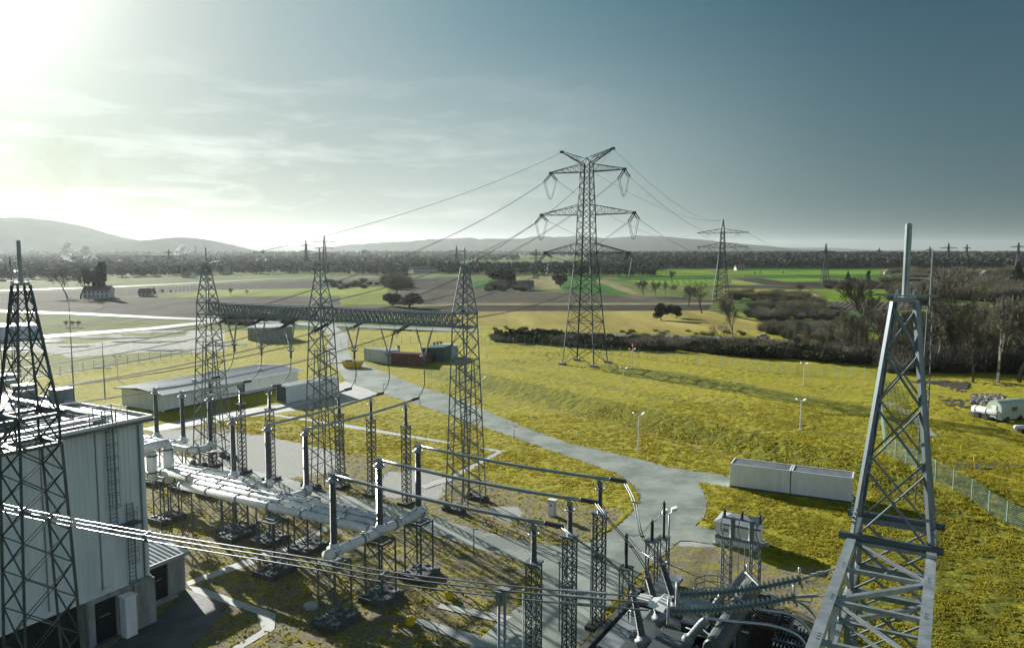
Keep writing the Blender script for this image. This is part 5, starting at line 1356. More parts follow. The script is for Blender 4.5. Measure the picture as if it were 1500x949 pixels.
# ------------------------------------------------------------------ flat-roofed house, containers, sheds
fb = P(241, 604); fc = P(437, 564); FHd = (fc - fb).normalized(); FHn = Vector((FHd.y, -FHd.x, 0))
fh = lambda a, b_, z=0: Vector((fb.x, fb.y, 0)) + FHd * a - FHn * b_ + EZ * z   # b away from the camera side wall
Lh = (fc - fb).length; pA = P(192, 565, 3.3); Wh = 12.0
t = thing('flat_house', 'long single-storey grey house with a pale ribbed roof, behind the left gantry tower', 'building', fh(0, 0), None)
o = MB()
dx0, dx1 = Lh * .50, Lh * .56
for a0, a1, z0, z1 in ((0, dx0, 0, 3.2), (dx1, Lh, 0, 3.2), (dx0, dx1, 2.4, 3.2)): o.box(fh((a0 + a1) / 2, .15, (z0 + z1) / 2), a1 - a0, .3, z1 - z0, FHd, FHn)
o.box(fh(.15, Wh / 2 + .1, 1.6), .3, Wh - .4, 3.2, FHd, FHn); o.box(fh(Lh - .15, Wh / 2 + .1, 1.6), .3, Wh - .4, 3.2, FHd, FHn); o.box(fh(Lh / 2, Wh - .1, 1.6), Lh, .3, 3.2, FHd, FHn); o.build('wall', M['offwhite'], t)
MB().box(fh(Lh / 2, -.03, .2), Lh + .06, .08, .4, FHd, FHn).build('plinth', M['dark_concrete'], t)
dr = MB().box(fh((dx0 + dx1) / 2, .2, 1.2), dx1 - dx0, .08, 2.4, FHd, FHn).build('door', M['green_door'], t); MB().box(fh(dx0 + .3, .13, 1.15), .12, .05, .05, FHd, FHn).build('handle', M['brightsteel'], dr)
o = MB(); hr = 1.0
for s in (0, 1):
    b0, b1 = (-.8, Wh / 2) if s == 0 else (Wh + .8, Wh / 2); vs = [fh(-1, b0, 3.3), fh(Lh + .8, b0, 3.3), fh(Lh + .8, b1, 3.3 + hr * .55), fh(-1, b1, 3.3 + hr * .55)]
    o.add(vs + [v_ - EZ * .16 for v_ in vs], [(0, 1, 2, 3) if s == 0 else (3, 2, 1, 0), (4, 7, 6, 5) if s == 0 else (5, 6, 7, 4), (0, 4, 5, 1), (0, 3, 7, 4), (1, 5, 6, 2)])
    for k in range(int((Lh + 1.6) / .6)):
        a = -.9 + k * .6; o.bar(fh(a, b0, 3.33), fh(a, b1, 3.33 + hr * .55), .08, .07)
o.build('roof', M['metal_roof'], t)
MB().bar(fh(-1, -.86, 3.22), fh(Lh + .8, -.86, 3.22), .14, .2).build('gutter', M['white'], t)
for f in (.3, .8): MB().box(fh(Lh * f, 4.2, 3.9), .8, .6, .5, FHd, FHn).build('roof_hatch', M['white'], t)

def container(p, d, L, W, H, m, label, name='container', cat='container', roof=None, ribs=True, doors=None, grp=None):
    """p: near left bottom corner; d: direction of the long side; body lies to the far side of it"""
    p = Vector(p); n = Vector((-d.y, d.x, 0)); n = n if n.dot(Y) > 0 else -n
    z0 = min(p.z, 0 + float(hgt(p.x, p.y))); p = Vector((p.x, p.y, z0)); t = thing(name, label, cat, p, grp)
    q = lambda a, b_, z: p + d * a + n * b_ + EZ * z
    o = MB(); o.box(q(L / 2, W / 2, H / 2 + .1), L, W, H, d, n)
    if ribs:
        k = int(L / .42)
        for i in range(k): o.box(q((i + .5) * L / k, -.015, H / 2 + .1), .2, .05, H - .35, d, n)
        k = int(W / .42)
        for i in range(k): o.box(q(-.015, (i + .5) * W / k, H / 2 + .1), .05, .2, H - .35, d, n)
    o.build('body', m, t)
    o = MB()
    for a, b_ in ((0, 0), (L, 0), (0, W), (L, W)): o.box(q(a, b_, H / 2 + .1), .16, .16, H + .12, d, n)
    for b_ in (0, W): o.box(q(L / 2, b_, .14), L, .15, .18, d, n); o.box(q(L / 2, b_, H + .1), L, .15, .15, d, n)
    o.build('frame', m, t); o = MB(); o.box(q(L / 2, W / 2, H + .13), L - .2, W - .2, .06, d, n)
    for i in range(int(L / .6)): o.box(q(.4 + i * .6, W / 2, H + .175), .22, W - .4, .04, d, n)
    o.build('roof', roof or m, t)
    if doors == 'end':
        for s in (.26, .74): MB().box(q(-.06, W * s, H / 2 + .1), .07, W * .46, H - .3, d, n).build('door', M['black'] if m is M['white'] else m, t)
    if doors == 'side':
        MB().box(q(L * .6, -.06, 1.1), .9, .07, 2.0, d, n).build('door', M['green_door'], t)
    return t, q
a = P(420, 591); c = P(496, 575); dcn = (c - a).normalized()
t, q = container(a, dcn, (c - a).length, 2.6, 3.0, M['white'], 'white container with a louvred dark end, beside the flat-roofed house', doors='end', roof=M['metal_roof'], ribs=False)
o = MB()
for k in range(9): o.box(q(-.12, 1.3, .5 + k * .27), .04, 2.0, .1, dcn, Vector((-dcn.y, dcn.x, 0)))
o.build('louvre', M['tank_light'], t)
a = P(534, 529); c = P(572, 533); container(a, (c - a).normalized(), (c - a).length * 1.0, 3, 3.1, M['grey_box'], 'grey container left of the maroon one, near the yellow skip', grp='containers behind the right end of the beam')
a = P(574, 534); c = P(618, 537); container(a, (c - a).normalized(), (c - a).length, 3, 2.7, M['maroon'], 'maroon container between the grey one and the dark green one', grp='containers behind the right end of the beam', doors='side')
a = P(619, 531); c = P(650, 530); container(a, (c - a).normalized(), (c - a).length, 6, 3.3, M['green_box'], 'dark green container right of the maroon one', grp='containers behind the right end of the beam', doors='side')
a = P(651, 526); c = P(667, 524); container(a, (c - a).normalized(), (c - a).length * 1.2, 5, 2.8, M['grey_box'], 'small grey container half hidden behind the right gantry tower', grp='containers behind the right end of the beam')
for i, (u, v) in enumerate([(584, 506), (636, 501), (641, 500), (646, 500)]):
    p = P(u, v + 6, 3.4); tag(MB().lathe([(0, .3), (.8, .3), (.82, .42), (1.0, .42)], p, EZ, 8).build('chimney_pipe', M['darksteel'], None, loc=p), ('squat black flue on the maroon container', 'first black flue on the green container', 'middle black flue on the green container', 'last black flue on the green container')[i], 'flue', 'flues on the container roofs')
# yellow skip
p = P(517, 538); t = thing('yellow_skip', 'yellow skip standing on the concrete by the grey container', 'skip', onground(p), None)
pr = [(-2.0, .15), (-2.5, 1.5), (2.5, 1.5), (2.0, .15)]; o = MB(); vs = [onground(p) + X * x + Y * y + EZ * z for y in (-.95, .95) for x, z in pr]
o.add(vs, [(3, 2, 1, 0)[::-1], (4, 5, 6, 7)[::-1], (0, 3, 7, 4), (0, 4, 5, 1), (3, 2, 6, 7)]); o.build('body', M['yellow'], t)
o = MB()
for y in (-.97, .97):
    o.bar(onground(p) + X * -2.6 + Y * y + EZ * 1.5, onground(p) + X * 2.6 + Y * y + EZ * 1.5, .12)
    for x in (-1.2, 0, 1.2): o.bar(onground(p) + X * x * .85 + Y * y + EZ * .2, onground(p) + X * x + Y * y + EZ * 1.5, .12)
o.build('rim', M['yellow'], t); o = MB(); o.box(onground(p) + EZ * 1.4, 4.4, 1.7, .2); o.box(onground(p) + X * -1 + EZ * 1.6, 1.4, 1, .4); o.build('rubble', M['tank'], t)

# white double shed in the grass on the right
a = P(1069, 713.5); c = P(1248, 737.5); a.z = c.z = 0; dS = (c - a).normalized(); LS = (c - a).length; nS = Vector((-dS.y, dS.x, 0)); hS = 2.75
t = thing('white_shed', 'long low white double garage with dark flat roofs, in the grass behind the closest tower', 'shed', a, None); q = lambda x, y, z: a + dS * x + nS * y + EZ * z
xm = LS * .51
for x0, x1 in ((0, xm - .06), (xm + .06, LS)):
    o = MB(); o.box(q((x0 + x1) / 2, 1.4, hS / 2), x1 - x0, 2.8, hS, dS, nS); o.build('wall', M['offwhite'], t)
    o = MB(); o.box(q((x0 + x1) / 2, 1.4, hS + .03), x1 - x0 - .3, 2.5, .06, dS, nS); o.build('roof', M['grey_roof'], t)
    o = MB()
    for y in (.05, 2.75): o.box(q((x0 + x1) / 2, y, hS + .07), x1 - x0, .1, .14, dS, nS)
    for x in (x0 + .06, x1 - .06): o.box(q(x, 1.4, hS + .075), .14, 2.8, .15, dS, nS)
    o.build('roof_edge', M['white'], t)
MB().box(q(-.04, 1.4, 1.15), .06, 2.3, 2.2, dS, nS).build('door', M['offwhite'], t)
MB().box(q(LS / 2, -.02, .12), LS, .05, .24, dS, nS).build('base_strip', M['dark_concrete'], t)
# small white cabin by the transformer
a2 = P(1047, 797); a2.z = 0; t = thing('white_cabin', 'small white cabin with a shallow hipped roof beside the concrete turning place', 'cabin', a2, None); q = lambda x, y, z: a2 + E2 * x + E1 * y + EZ * z
MB().box(q(1.9, 1.45, 1.15), 3.8, 2.9, 2.3, E2, E1).build('wall', M['offwhite'], t)
o = MB(); o.add([q(-.15, -.15, 2.3), q(3.95, -.15, 2.3), q(3.95, 3.05, 2.3), q(-.15, 3.05, 2.3), q(1.2, 1.45, 2.85), q(2.6, 1.45, 2.85)], [(0, 1, 5, 4), (1, 2, 5), (2, 3, 4, 5), (3, 0, 4), (3, 2, 1, 0)]); o.build('roof', M['metal_roof'], t)
MB().box(q(2.6, -.03, 1.1), .9, .05, 1.9, E2, E1).build('door', M['white'], t); MB().box(q(1.0, -.03, 1.6), .5, .05, .3, E2, E1).build('louvre', M['tank_light'], t)
MB().box(q(1.9, 1.45, .1), 4.1, 3.2, .2, E2, E1).build('base', M['concrete'], t)

# low barn, round tank, far sheds on the left
a = P(-20, 499); c = P(59, 495); d_ = (c - a).normalized(); t, q = container(Vector((a.x, a.y, 0)), d_, (c - a).length, 12, 4.0, M['cladding'], 'long low pale barn at the left edge beyond the wet road', 'barn', 'barn', M['white'], True)
p = P(387, 500); p.z = 0; t = thing('round_tank', 'round grey concrete tank beyond the beam, between the left and middle towers', 'tank', p + Y * 6, None)
MB().lathe([(0, 6.6), (3.8, 6.6), (3.85, 6.8), (4.1, 6.8), (4.15, 6.4)], p + Y * 6, EZ, 28).build('wall', M['concrete'], t)
MB().lathe([(4.0, 6.3), (4.3, 6.2)], p + Y * 6, EZ, 28).build('cover', M['metal_roof'], t)
o = MB()
for k in range(28): th = 2 * math.pi * k / 28; o.box(p + Y * 6 + Vector((math.cos(th), math.sin(th), 0)) * 6.65 + EZ * 1.9, .14, .14, 3.8, Vector((math.cos(th), math.sin(th), 0)), Vector((-math.sin(th), math.cos(th), 0)))
o.build('wall_rib', M['concrete'], t)

# ------------------------------------------------------------------ LAMPS, POSTS
def lamp_proto(H):
    t = thing('lamp_post', 'x', 'lamp post', (0, 0, 0), 'double-headed flood lamp posts')
    MB().lathe([(0, .10), (.3, .09), (H - .3, .055), (H, .05)], (0, 0, 0), EZ, 10).build('pole', M['offwhite'], t, True)
    MB().box((0, 0, .04), .8, .8, .12).build('base', M['concrete'], t)
    for s in (-1, 1):
        o = MB(); o.bar((0, 0, H - .05), (.45 * s, 0, H + .2), .06); o.box((.62 * s, 0, H + .32), .5, .55, .14, Vector((.8, 0, .5 * s)).normalized() if s > 0 else Vector((.8, 0, -.5)).normalized(), Y, Vector((-.5 * s, 0, .8)).normalized())
        o.build('lamp_head', M['white'], t)
    return t
LP = [(935, 659, 609, 'double-headed lamp post alone in the grass right above the curve of the drive'), (913, 574, 541, 'double-headed lamp post closest to the right foot of the tall pylon'),
      (926, 541, 513, 'double-headed lamp post just behind the one at the foot of the tall pylon'), (1172, 629, 588, 'double-headed lamp post in the middle of the right-hand meadow'),
      (1177, 565, 534, 'farther double-headed lamp post of the right-hand meadow, near the back fence'), (706, 592, 555, 'double-headed lamp post just right of the right gantry tower'),
      (173, 557, 524, 'double-headed lamp post in the meadow between the building and the left tower'), (712, 522, 499, 'faint double-headed lamp post far behind the right gantry tower')]
H0 = 5.0; lp = lamp_proto(H0); lt = proto_tree(lp)
for i, (u, vb, vt, l) in enumerate(LP):
    p = P(u, vb); H = PD(u, vt, p.y).z - p.z; k = H / H0
    if i == 0: lp.location = p; lp.scale = (k, k, k); lp['label'] = l
    else: copy_tree(lt, None, p, None, k, l)
def camera_lamp(u, vb, zb, vt, label):
    p = P(u, vb, zb); p.z = 0; H = PD(u, vt, p.y).z; t = thing('lamp_post', label, 'lamp post', p, None)
    MB().lathe([(0, .09), (H, .06)], p, EZ, 10).build('pole', M['steel'], t, True)
    for s, dz in ((-1, .05), (1, .25)):
        o = MB(); o.bar(p + EZ * (H - .1), p + EZ * (H + dz) + X * (.3 * s), .07); o.box(p + EZ * (H + dz + .15) + X * (.42 * s), .5, .45, .3, Vector((.9, 0, .3)).normalized(), Y); o.build('lamp_head', M['white'], t)
camera_lamp(979, 818, 0.5, 752, 'steel post with two white lamp heads beside the black arrester')
def bollard_lamp(u, vb, vt, label, i):
    p = P(u, vb); H = max(PD(u, vt, p.y).z - p.z, 1.6); t = thing('path_lamp', label, 'path lamp', p, 'small path lamps along the drives')
    MB().lathe([(0, .06), (H, .05)], p, EZ, 8).build('post', M['steel'], t, True)
    MB().box(p + EZ * (H + .03) + X * .18, .55, .16, .1).build('lamp_head', M['tank_light'], t)
for i, (u, vb, vt, l) in enumerate([(694, 815, 775, 'small path lamp on the verge below the right gantry tower'), (753, 643, 625, 'small path lamp at the lawn edge, left side of the curved drive'), (615, 594, 577, 'small path lamp at the end of the last rear tube'),
                                    (562, 577, 562, 'small path lamp at the lawn corner right of the white container'), (521, 564, 548, 'small path lamp by the yellow skip')]): bollard_lamp(u, vb, vt, l, i)
for i, (u, v, vt, zb, l) in enumerate([(766, 985, 865, 0, 'thin pale pole left of the closest lattice column'), (819, 924, 824, 0, 'thin grey pole with a small bracket between two lattice columns'), (865, 905, 792, 0, 'thin grey pole touching the farthest lattice column')]):
    p = P(u, v); H = PD(u, vt, p.y).z; t = thing('thin_pole', l, 'pole', p, None); MB().lathe([(0, .055), (H, .045)], p, EZ, 8).build('pole', M['offwhite'] if i == 0 else M['steel'], t, True)
    o = MB(); o.box(p + EZ * (H + .02), .2, .2, .12)
    if i: o.box(p + EZ * (H - .3) + X * .3, .6, .08, .08); o.box(p + EZ * (H - .7) + X * .45, .22, .2, .5)
    o.build('bracket', M['tank_light'], t)
for i, (u, vb, vt, l) in enumerate([(752, 503, 497, 'small orange marker on a stick at the left end of the dark hedge'), (927, 520, 506, 'small orange marker on a stick right of the tall pylon')]):
    p = P(u, vb); z = PD(u, vt, p.y).z; t = thing('orange_marker', l, 'marker', p, 'orange markers by the hedge')
    MB().tube([p, Vector((p.x, p.y, z))], .07, 6).build('stick', M['white'], t); MB().lathe([(-.4, .18), (-.1, .28), (.25, .2), (.4, .06)], Vector((p.x, p.y, z)), EZ, 8).build('marker', M['red'], t)
# yellow-topped gas posts and stakes near the right fence
for i, (u, vb, vt) in enumerate([(1310, 652, 630), (1367, 660, 642), (1408, 672, 652), (1427, 685, 669)]):
    p = P(u, vb); z = PD(u, vt, p.y).z; t = thing('yellow_stake', ('first', 'second', 'third', 'last')[i] + ' thin yellow stake counting rightwards beyond the green fence', 'stake', p, 'yellow stakes beyond the fence')
    MB().tube([p, Vector((p.x, p.y, z))], .06, 6).build('stake', M['yellow'], t); MB().box(Vector((p.x, p.y, z - .2)), .25, .08, .4).build('tag', M['yellow'], t)
# yellow covers on the ground in front
for i, (u, v) in enumerate([(601, 913), (658, 875)]):
    p = P(u, v); tag(MB().lathe([(0, .38), (.5, .34), (.55, .2), (.62, .15)], p, EZ, 10).build('hydrant', M['yellow'], None, loc=p), ('low yellow hydrant at the bottom, left one of the two', 'low yellow hydrant near the bottom, right one of the two')[i], 'hydrant', 'yellow hydrants on the ground')
p = P(456, 888); tag(MB().lathe([(0, .65), (.18, .6), (.22, .3)], p, EZ, 14).build('manhole_cover', M['slab'], None, loc=p), 'round pale manhole cover in the shadow left of the closest support', 'manhole')

# ------------------------------------------------------------------ FENCES
def fence(pts, label, H, bay, m, wires, pw=.07, ww=.02, vert=0):
    pts = [P(*q) for q in pts]; t = thing('fence', label, 'fence', pts[0], None); L = [0]
    for a, c in zip(pts, pts[1:]): L.append(L[-1] + (c - a).length)
    def at(s):
        for i in range(len(pts) - 1):
            if s <= L[i + 1] or i == len(pts) - 2:
                p = pts[i].lerp(pts[i + 1], min(1, (s - L[i]) / (L[i + 1] - L[i]))); p.z = float(hgt(p.x, p.y)); return p
    n = max(1, round(L[-1] / bay)); P_ = [at(L[-1] * k / n) for k in range(n + 1)]
    for k in range(n + 1): pbar('post', P_[k] - EZ * .1, P_[k] + EZ * (H + .1), pw, m, t)
    for k in range(n):
        o = MB()
        for j in range(wires): z = .12 + (H - .15) * j / (wires - 1); o.bar(P_[k] + EZ * z, P_[k + 1] + EZ * z, ww)
        d = P_[k + 1] - P_[k]
        for j in range(1, vert): q = P_[k] + d * (j / vert); o.bar(q + EZ * .1, q + EZ * H, ww * .7)
        o.build('mesh_panel', m, t)
fence([(1296, 664), (1340, 688), (1420, 730), (1500, 778), (1600, 840)], 'green wire mesh fence slanting down to the right edge', 2.3, 2.5, M['fence'], 12, .09, .022)
fence([(1286, 556), (1289, 600), (1296, 664)], 'pale green fence running away from the camera behind the closest tower', 2.3, 2.8, M['fence'], 10, .09, .022)
fence([(1286, 556), (1200, 551), (1100, 543), (1000, 532), (900, 520), (830, 512), (740, 505), (680, 503)], 'thin wire fence along the far edge of the meadow in front of the dark hedge', 2.2, 2.7, M['fence'], 7, .075, .02)
fence([(668, 502), (577, 504), (520, 508), (440, 508), (380, 512), (283, 521), (160, 538), (60, 556), (-20, 572)], 'thin wire fence behind the meadow left of the right gantry tower', 2.2, 3.0, M['fence'], 7, .075, .02)

# ------------------------------------------------------------------ VEHICLES AND THINGS BY THE TRACK
def car(p, d, m, label):
    t = thing('parked_car', label, 'car', p, None); n = Vector((-d.y, d.x, 0)); q = lambda a, b_, z: p + d * a + n * b_ + EZ * z
    prof = [(-2.15, .35), (-2.2, .75), (-2.0, .95), (-1.3, 1.0), (-.75, 1.42), (.55, 1.46), (1.35, 1.05), (2.05, .9), (2.2, .6), (2.15, .35)]; o = MB(); k = len(prof)
    vs = [q(a, s * (.86 if z < 1.05 else .66), z) for s in (-1, 1) for a, z in prof]; o.add(vs, [tuple(range(k))[::-1], tuple(range(k, 2 * k))] + [(i, (i + 1) % k, k + (i + 1) % k, k + i) for i in range(k)]); o.build('body', m, t)
    o = MB(); 
    for s in (-1, 1): o.add([q(-1.15, s * .86, 1.02), q(1.2, s * .86, 1.05), q(.5, s * .70, 1.4), q(-.7, s * .70, 1.37)], [(0, 1, 2, 3), (3, 2, 1, 0)])
    o.add([q(1.38, -.7, 1.06), q(1.38, .7, 1.06), q(.6, .58, 1.45), q(.6, -.58, 1.45)], [(0, 1, 2, 3)]); o.build('windows', M['glass'], t)
    for a in (-1.35, 1.35):
        for s in (-1, 1): w = MB().lathe([(-.1, .33), (.1, .33)], q(a, s * .8, .33), n, 14).build('wheel', M['tyre'], t)
cp_ = P(1117, 497); cp_.z = .16; car(cp_, Vector((.97, -.24, 0)).normalized(), M['car'], 'small silver car on the road half hidden by bushes')
def round_trailer():
    a = P(1466, 619); t = thing('site_trailer', 'pale green trailer with a rounded roof, at the right edge beside the track', 'trailer', a, None); d = Vector((.93, .36, 0)).normalized(); n = Vector((-d.y, d.x, 0)); q = lambda x, y, z: a + d * x + n * y + EZ * z
    W, L = 2.4, 5.6; pr = [(0, .5), (0, 2.2), (.25, 2.75), (.8, 3.1), (1.2, 3.18), (1.6, 3.1), (2.15, 2.75), (2.4, 2.2), (2.4, .5)]; k = len(pr); o = MB()
    vs = [q(x, y, z) for x in (0, L) for y, z in pr]; o.add(vs, [tuple(range(k)), tuple(range(k, 2 * k))[::-1]] + [(i, k + i, k + (i + 1) % k, (i + 1) % k) for i in range(k)])
    o.build('body', mat('pale_green_paint', (.42, .50, .42), .6, 0, (.8, (.3, .38, .31), .2)), t)
    MB().box(q(-.04, 1.2, 1.5), .05, .8, 1.8, d, n).build('door', M['offwhite'], t); MB().box(q(2.8, -.04, 1.9), 1.0, .05, .6, d, n).build('window', M['glass'], t)
    for x in (1.4, 4.2): MB().lathe([(-.12, .4), (.12, .4)], q(x, 0, .4), n, 12).build('wheel', M['tyre'], t)
    MB().bar(q(0, 1.2, .5), q(-1.5, 1.2, .5), .12).build('tow_bar', M['tank'], t)
round_trailer()
def roller():
    a = P(1447, 614); t = thing('slurry_tank', 'dirty white tank trailer lying along the track, left of the pale green trailer', 'tank trailer', a, None); d = Vector((.35, -.93, 0)).normalized(); n = Vector((-d.y, d.x, 0))
    o = MB(); o.lathe([(-2.6, .2), (-2.5, .5), (-2.2, .62), (1.8, .62), (2.1, .5), (2.2, .2)], a + EZ * 1.2, d, 14); o.build('tank', M['white'], t, True)
    o = MB()
    for x in (-1.8, 0, 1.8): o.lathe([(-.06, .65), (.06, .65)], a + EZ * 1.2 + d * x, d, 14)
    o.build('band', M['tank'], t); o = MB(); o.box(a + EZ * .5, 5.6, 1.3, .18, d, n); o.bar(a + d * 2.6 + EZ * .5, a + d * 4.2 + EZ * .5, .2); o.build('chassis', M['tank'], t)
    for x in (-1.2, .2):
        for s in (-1, 1): MB().lathe([(-.15, .5), (.15, .5)], a + d * x + n * (s * .85) + EZ * .5, n, 12).build('wheel', M['tyre'], t)
    o = MB(); o.lathe([(0, .3), (.3, .3)], a + EZ * 2.15 - d * 1.0, EZ, 10); o.bar(a + n * .3 + EZ * 2.2 - d * 2.4, a + n * .3 + EZ * 2.35 + d * 1.6, .06); o.build('hatch', M['tank_light'], t)
roller()
a = P(1497, 633); t = thing('small_trailer', 'small low white trailer cut off by the right edge', 'trailer', a, None)
o = MB(); o.lathe([(-1.2, .1), (-1.0, .35), (1.0, .35), (1.2, .1)], a + EZ * .7, X, 10); o.build('cover', M['white'], t, True); MB().box(a + EZ * .4, 2.2, 1.1, .2).build('chassis', M['tank'], t)
for s in (-1, 1): MB().lathe([(-.08, .3), (.08, .3)], a + Y * (s * .6) + EZ * .3, Y, 10).build('wheel', M['tyre'], t)
# heaps of twigs and stones by the track
r = random.Random(9); o = MB()
for k in range(260):
    p = P(r.uniform(1422, 1470), r.uniform(580, 592)); o.box(p + EZ * r.uniform(0, .5), r.uniform(.2, .9), r.uniform(.1, .4), r.uniform(.1, .3), Vector((math.cos(k), math.sin(k), 0)), Vector((-math.sin(k), math.cos(k), 0)))
tag(o.build('rubble_heap', M['stone']), 'low heap of branches and stones above the white tank trailer', 'rubble', None, 'stuff')

# ------------------------------------------------------------------ TREES
def branch_segs(r, H, spread, depth=5, lean=.05, split=(2, 4), first=.28):
    segs = []
    def grow(p, d, L, rad, lv):
        n = 3 if lv < 2 else 2; q = p; rr = rad
        for i in range(n):
            d = (d + Vector((r.gauss(0, .12), r.gauss(0, .12), r.gauss(0.05, .06)))).normalized(); q2 = q + d * (L / n); r2 = rr * .86
            segs.append((q, q2, rr, r2, lv)); 
            if lv < depth and (i > 0 or lv > 0):
                for _ in range(r.randint(*split) if i == n - 1 else r.randint(1, 2)):
                    th = r.uniform(0, 6.283); s = d.cross(Vector((math.cos(th), math.sin(th), .3))).normalized(); nd = (d * r.uniform(.55, .9) + s * spread * r.uniform(.5, 1.1) + EZ * .12).normalized()
                    grow(q2, nd, L * r.uniform(.5, .74), r2 * .62, lv + 1)
            q, rr = q2, r2
    grow(Vector((0, 0, 0)), EZ, H * first * 1.6, H * .022, 0); return segs
def segs_mesh(name, segs, m, ribbon_from=3, wk=1.0):
    V = []; F = []
    for p, q, r0, r1, lv in segs:
        d = (q - p); a = d.cross(Vector((.3, .8, .5))).normalized(); b_ = d.cross(a).normalized(); o = len(V); r0 = max(r0 * wk, .022); r1 = max(r1 * wk, .016)
        for c, rr in ((p, r0), (q, r1)):
            for k in range(3):
                th = k * 2.0944; V.append(c + a * math.cos(th) * rr + b_ * math.sin(th) * rr)
        F += [(o, o + 1, o + 4, o + 3), (o + 1, o + 2, o + 5, o + 4), (o + 2, o, o + 3, o + 5)]
    me = bpy.data.meshes.new(name); me.from_pydata(V, [], F); me.materials.append(m); me.update(); return me
def bare_tree_mesh(seed, H, spread, depth=5, m='twig', wk=1.0):
    for att in range(8):
        r = random.Random(seed + att * 100); S = branch_segs(r, H, spread, depth)
        if 900 < len(S) < 14000: break
    zt = max(s[1].z for s in S); k = H / zt
    S = [(p * k, q * k, a, b_, lv) for p, q, a, b_, lv in S]
    return segs_mesh('trunk_mesh', [s for s in S if s[4] <= 1], M['bark'], wk=wk), segs_mesh('crown_mesh', [s for s in S if s[4] > 1], M[m], wk=wk), len(S)
TM = {}
for nm, seed, H, spread, dep, m, wk in [('tall', 1, 14, .55, 5, 'twig', 1.0), ('round', 2, 9, .85, 5, 'twig', 1.3), ('wide', 3, 8, 1.0, 5, 'twig_olive', 1.3), ('thin', 4, 12, .4, 5, 'twig', 1.0), ('old', 5, 12, .75, 5, 'twig', 1.2), ('old2', 8, 12, .8, 5, 'twig_olive', 1.2)]:
    a, c, n = bare_tree_mesh(seed, H, spread, dep, m, wk); TM[nm] = (a, c, H); print('tree', nm, n)
def blob_crown(seed, n, rx, rz, zc, size, m, cone=False, lumps=9):
    r = np.random.default_rng(seed); V = []; F = []
    ctr = r.normal(0, .45, (lumps, 3)) * [rx, rx, rz * .8]
    for k in range(n):
        if cone:
            t = r.random() ** .7; z = (1 - t) * 2 * rz - rz; rad = rx * t * (.45 + .55 * r.random()) ; th = r.random() * 6.283; c = np.array([rad * math.cos(th), rad * math.sin(th), z])
        else:
            d = r.normal(0, 1, 3); d /= np.linalg.norm(d); c = ctr[r.integers(lumps)] + d * [rx * .5, rx * .5, rz * .45] * (.55 + .45 * r.random())
        u = r.normal(0, 1, 3); u /= np.linalg.norm(u); w = np.cross(u, r.normal(0, 1, 3)); w /= np.linalg.norm(w); s = size * (.5 + r.random()); o = len(V)
        c = c + [0, 0, zc]; V += [tuple(c + u * s), tuple(c - u * s * .6 + w * s * .7), tuple(c - u * s * .6 - w * s * .7)]; F.append((o, o + 1, o + 2))
    me = bpy.data.meshes.new('crown_mesh'); me.from_pydata(V, [], F); me.materials.append(m); me.update(); return me
def trunk_mesh(H, r_): b_ = MB().lathe([(0, r_ * 1.5), (H * .1, r_), (H, r_ * .4)], (0, 0, -.2), EZ, 7); me = bpy.data.meshes.new('trunk_mesh'); me.from_pydata(b_.v, [], b_.f); me.materials.append(M['bark']); me.update(); return me
TM['conifer'] = (trunk_mesh(9, .25), blob_crown(3, 2600, 3.0, 4.6, 5.4, .42, M['conifer'], True), 10)
TM['cypress'] = (trunk_mesh(9, .25), blob_crown(6, 2600, 2.4, 5.0, 5.6, .45, M['conifer']), 11)
TM['leafy'] = (trunk_mesh(5, .35), blob_crown(4, 3200, 4.3, 3.3, 5.0, .34, M['ivy'], lumps=14), 9)
TM['leafy2'] = (trunk_mesh(5, .35), blob_crown(5, 3200, 4.0, 3.8, 5.2, .34, M['twig'], lumps=16), 9.5)
def bush_mesh(seed, n, m, R_=2.2, H=2.6):
    r = random.Random(seed); S = []
    for k in range(n):
        th = r.uniform(0, 6.283); q = Vector((math.cos(th), math.sin(th), 0)) * R_ * .55 * math.sqrt(r.random()); d = (Vector((math.cos(th) * .6, math.sin(th) * .6, 1)) + Vector((r.gauss(0, .35), r.gauss(0, .35), 0))).normalized()
        L = H * r.uniform(.5, 1.05); p = q; rr = .03
        for i in range(3):
            d = (d + Vector((r.gauss(0, .2), r.gauss(0, .2), r.gauss(0, .1)))).normalized(); p2 = p + d * L / 3; S.append((p, p2, rr, rr * .7, 0)); 
            for _ in range(2): dd = (d + Vector((r.gauss(0, .6), r.gauss(0, .6), r.gauss(.1, .4)))).normalized(); S.append((p2, p2 + dd * L * .28, rr * .6, rr * .4, 1))
            p, rr = p2, rr * .75
    return segs_mesh('bush_mesh', S, M[m], wk=1.25)
BM = [bush_mesh(1, 260, 'twig'), bush_mesh(2, 240, 'twig_olive'), bush_mesh(3, 260, 'twig')]
rt = random.Random(21)
def tree(kind, p, H, label, grp, width=1.0, name=None):
    a, c, H0 = TM[kind]; k = H / H0; t = thing(name or ('conifer' if kind in ('conifer', 'cypress') else 'bare_tree' if kind in ('tall', 'round', 'wide', 'thin', 'old', 'old2') else 'tree'), label, 'tree', p, grp)
    t.rotation_euler = (0, 0, rt.uniform(0, 6.28)); t.scale = (k * width, k * width, k)
    for n_, me in (('trunk', a), ('crown', c)): o = bpy.data.objects.new(n_, me); COL.objects.link(o); o.parent = t
    return t
def tree_px(kind, u, vb, vt, label, grp='trees among the fields', width=1.0):
    p = P(u, vb); H = PD(u, vt, p.y).z - p.z; return tree(kind, p, H, label, grp, width)
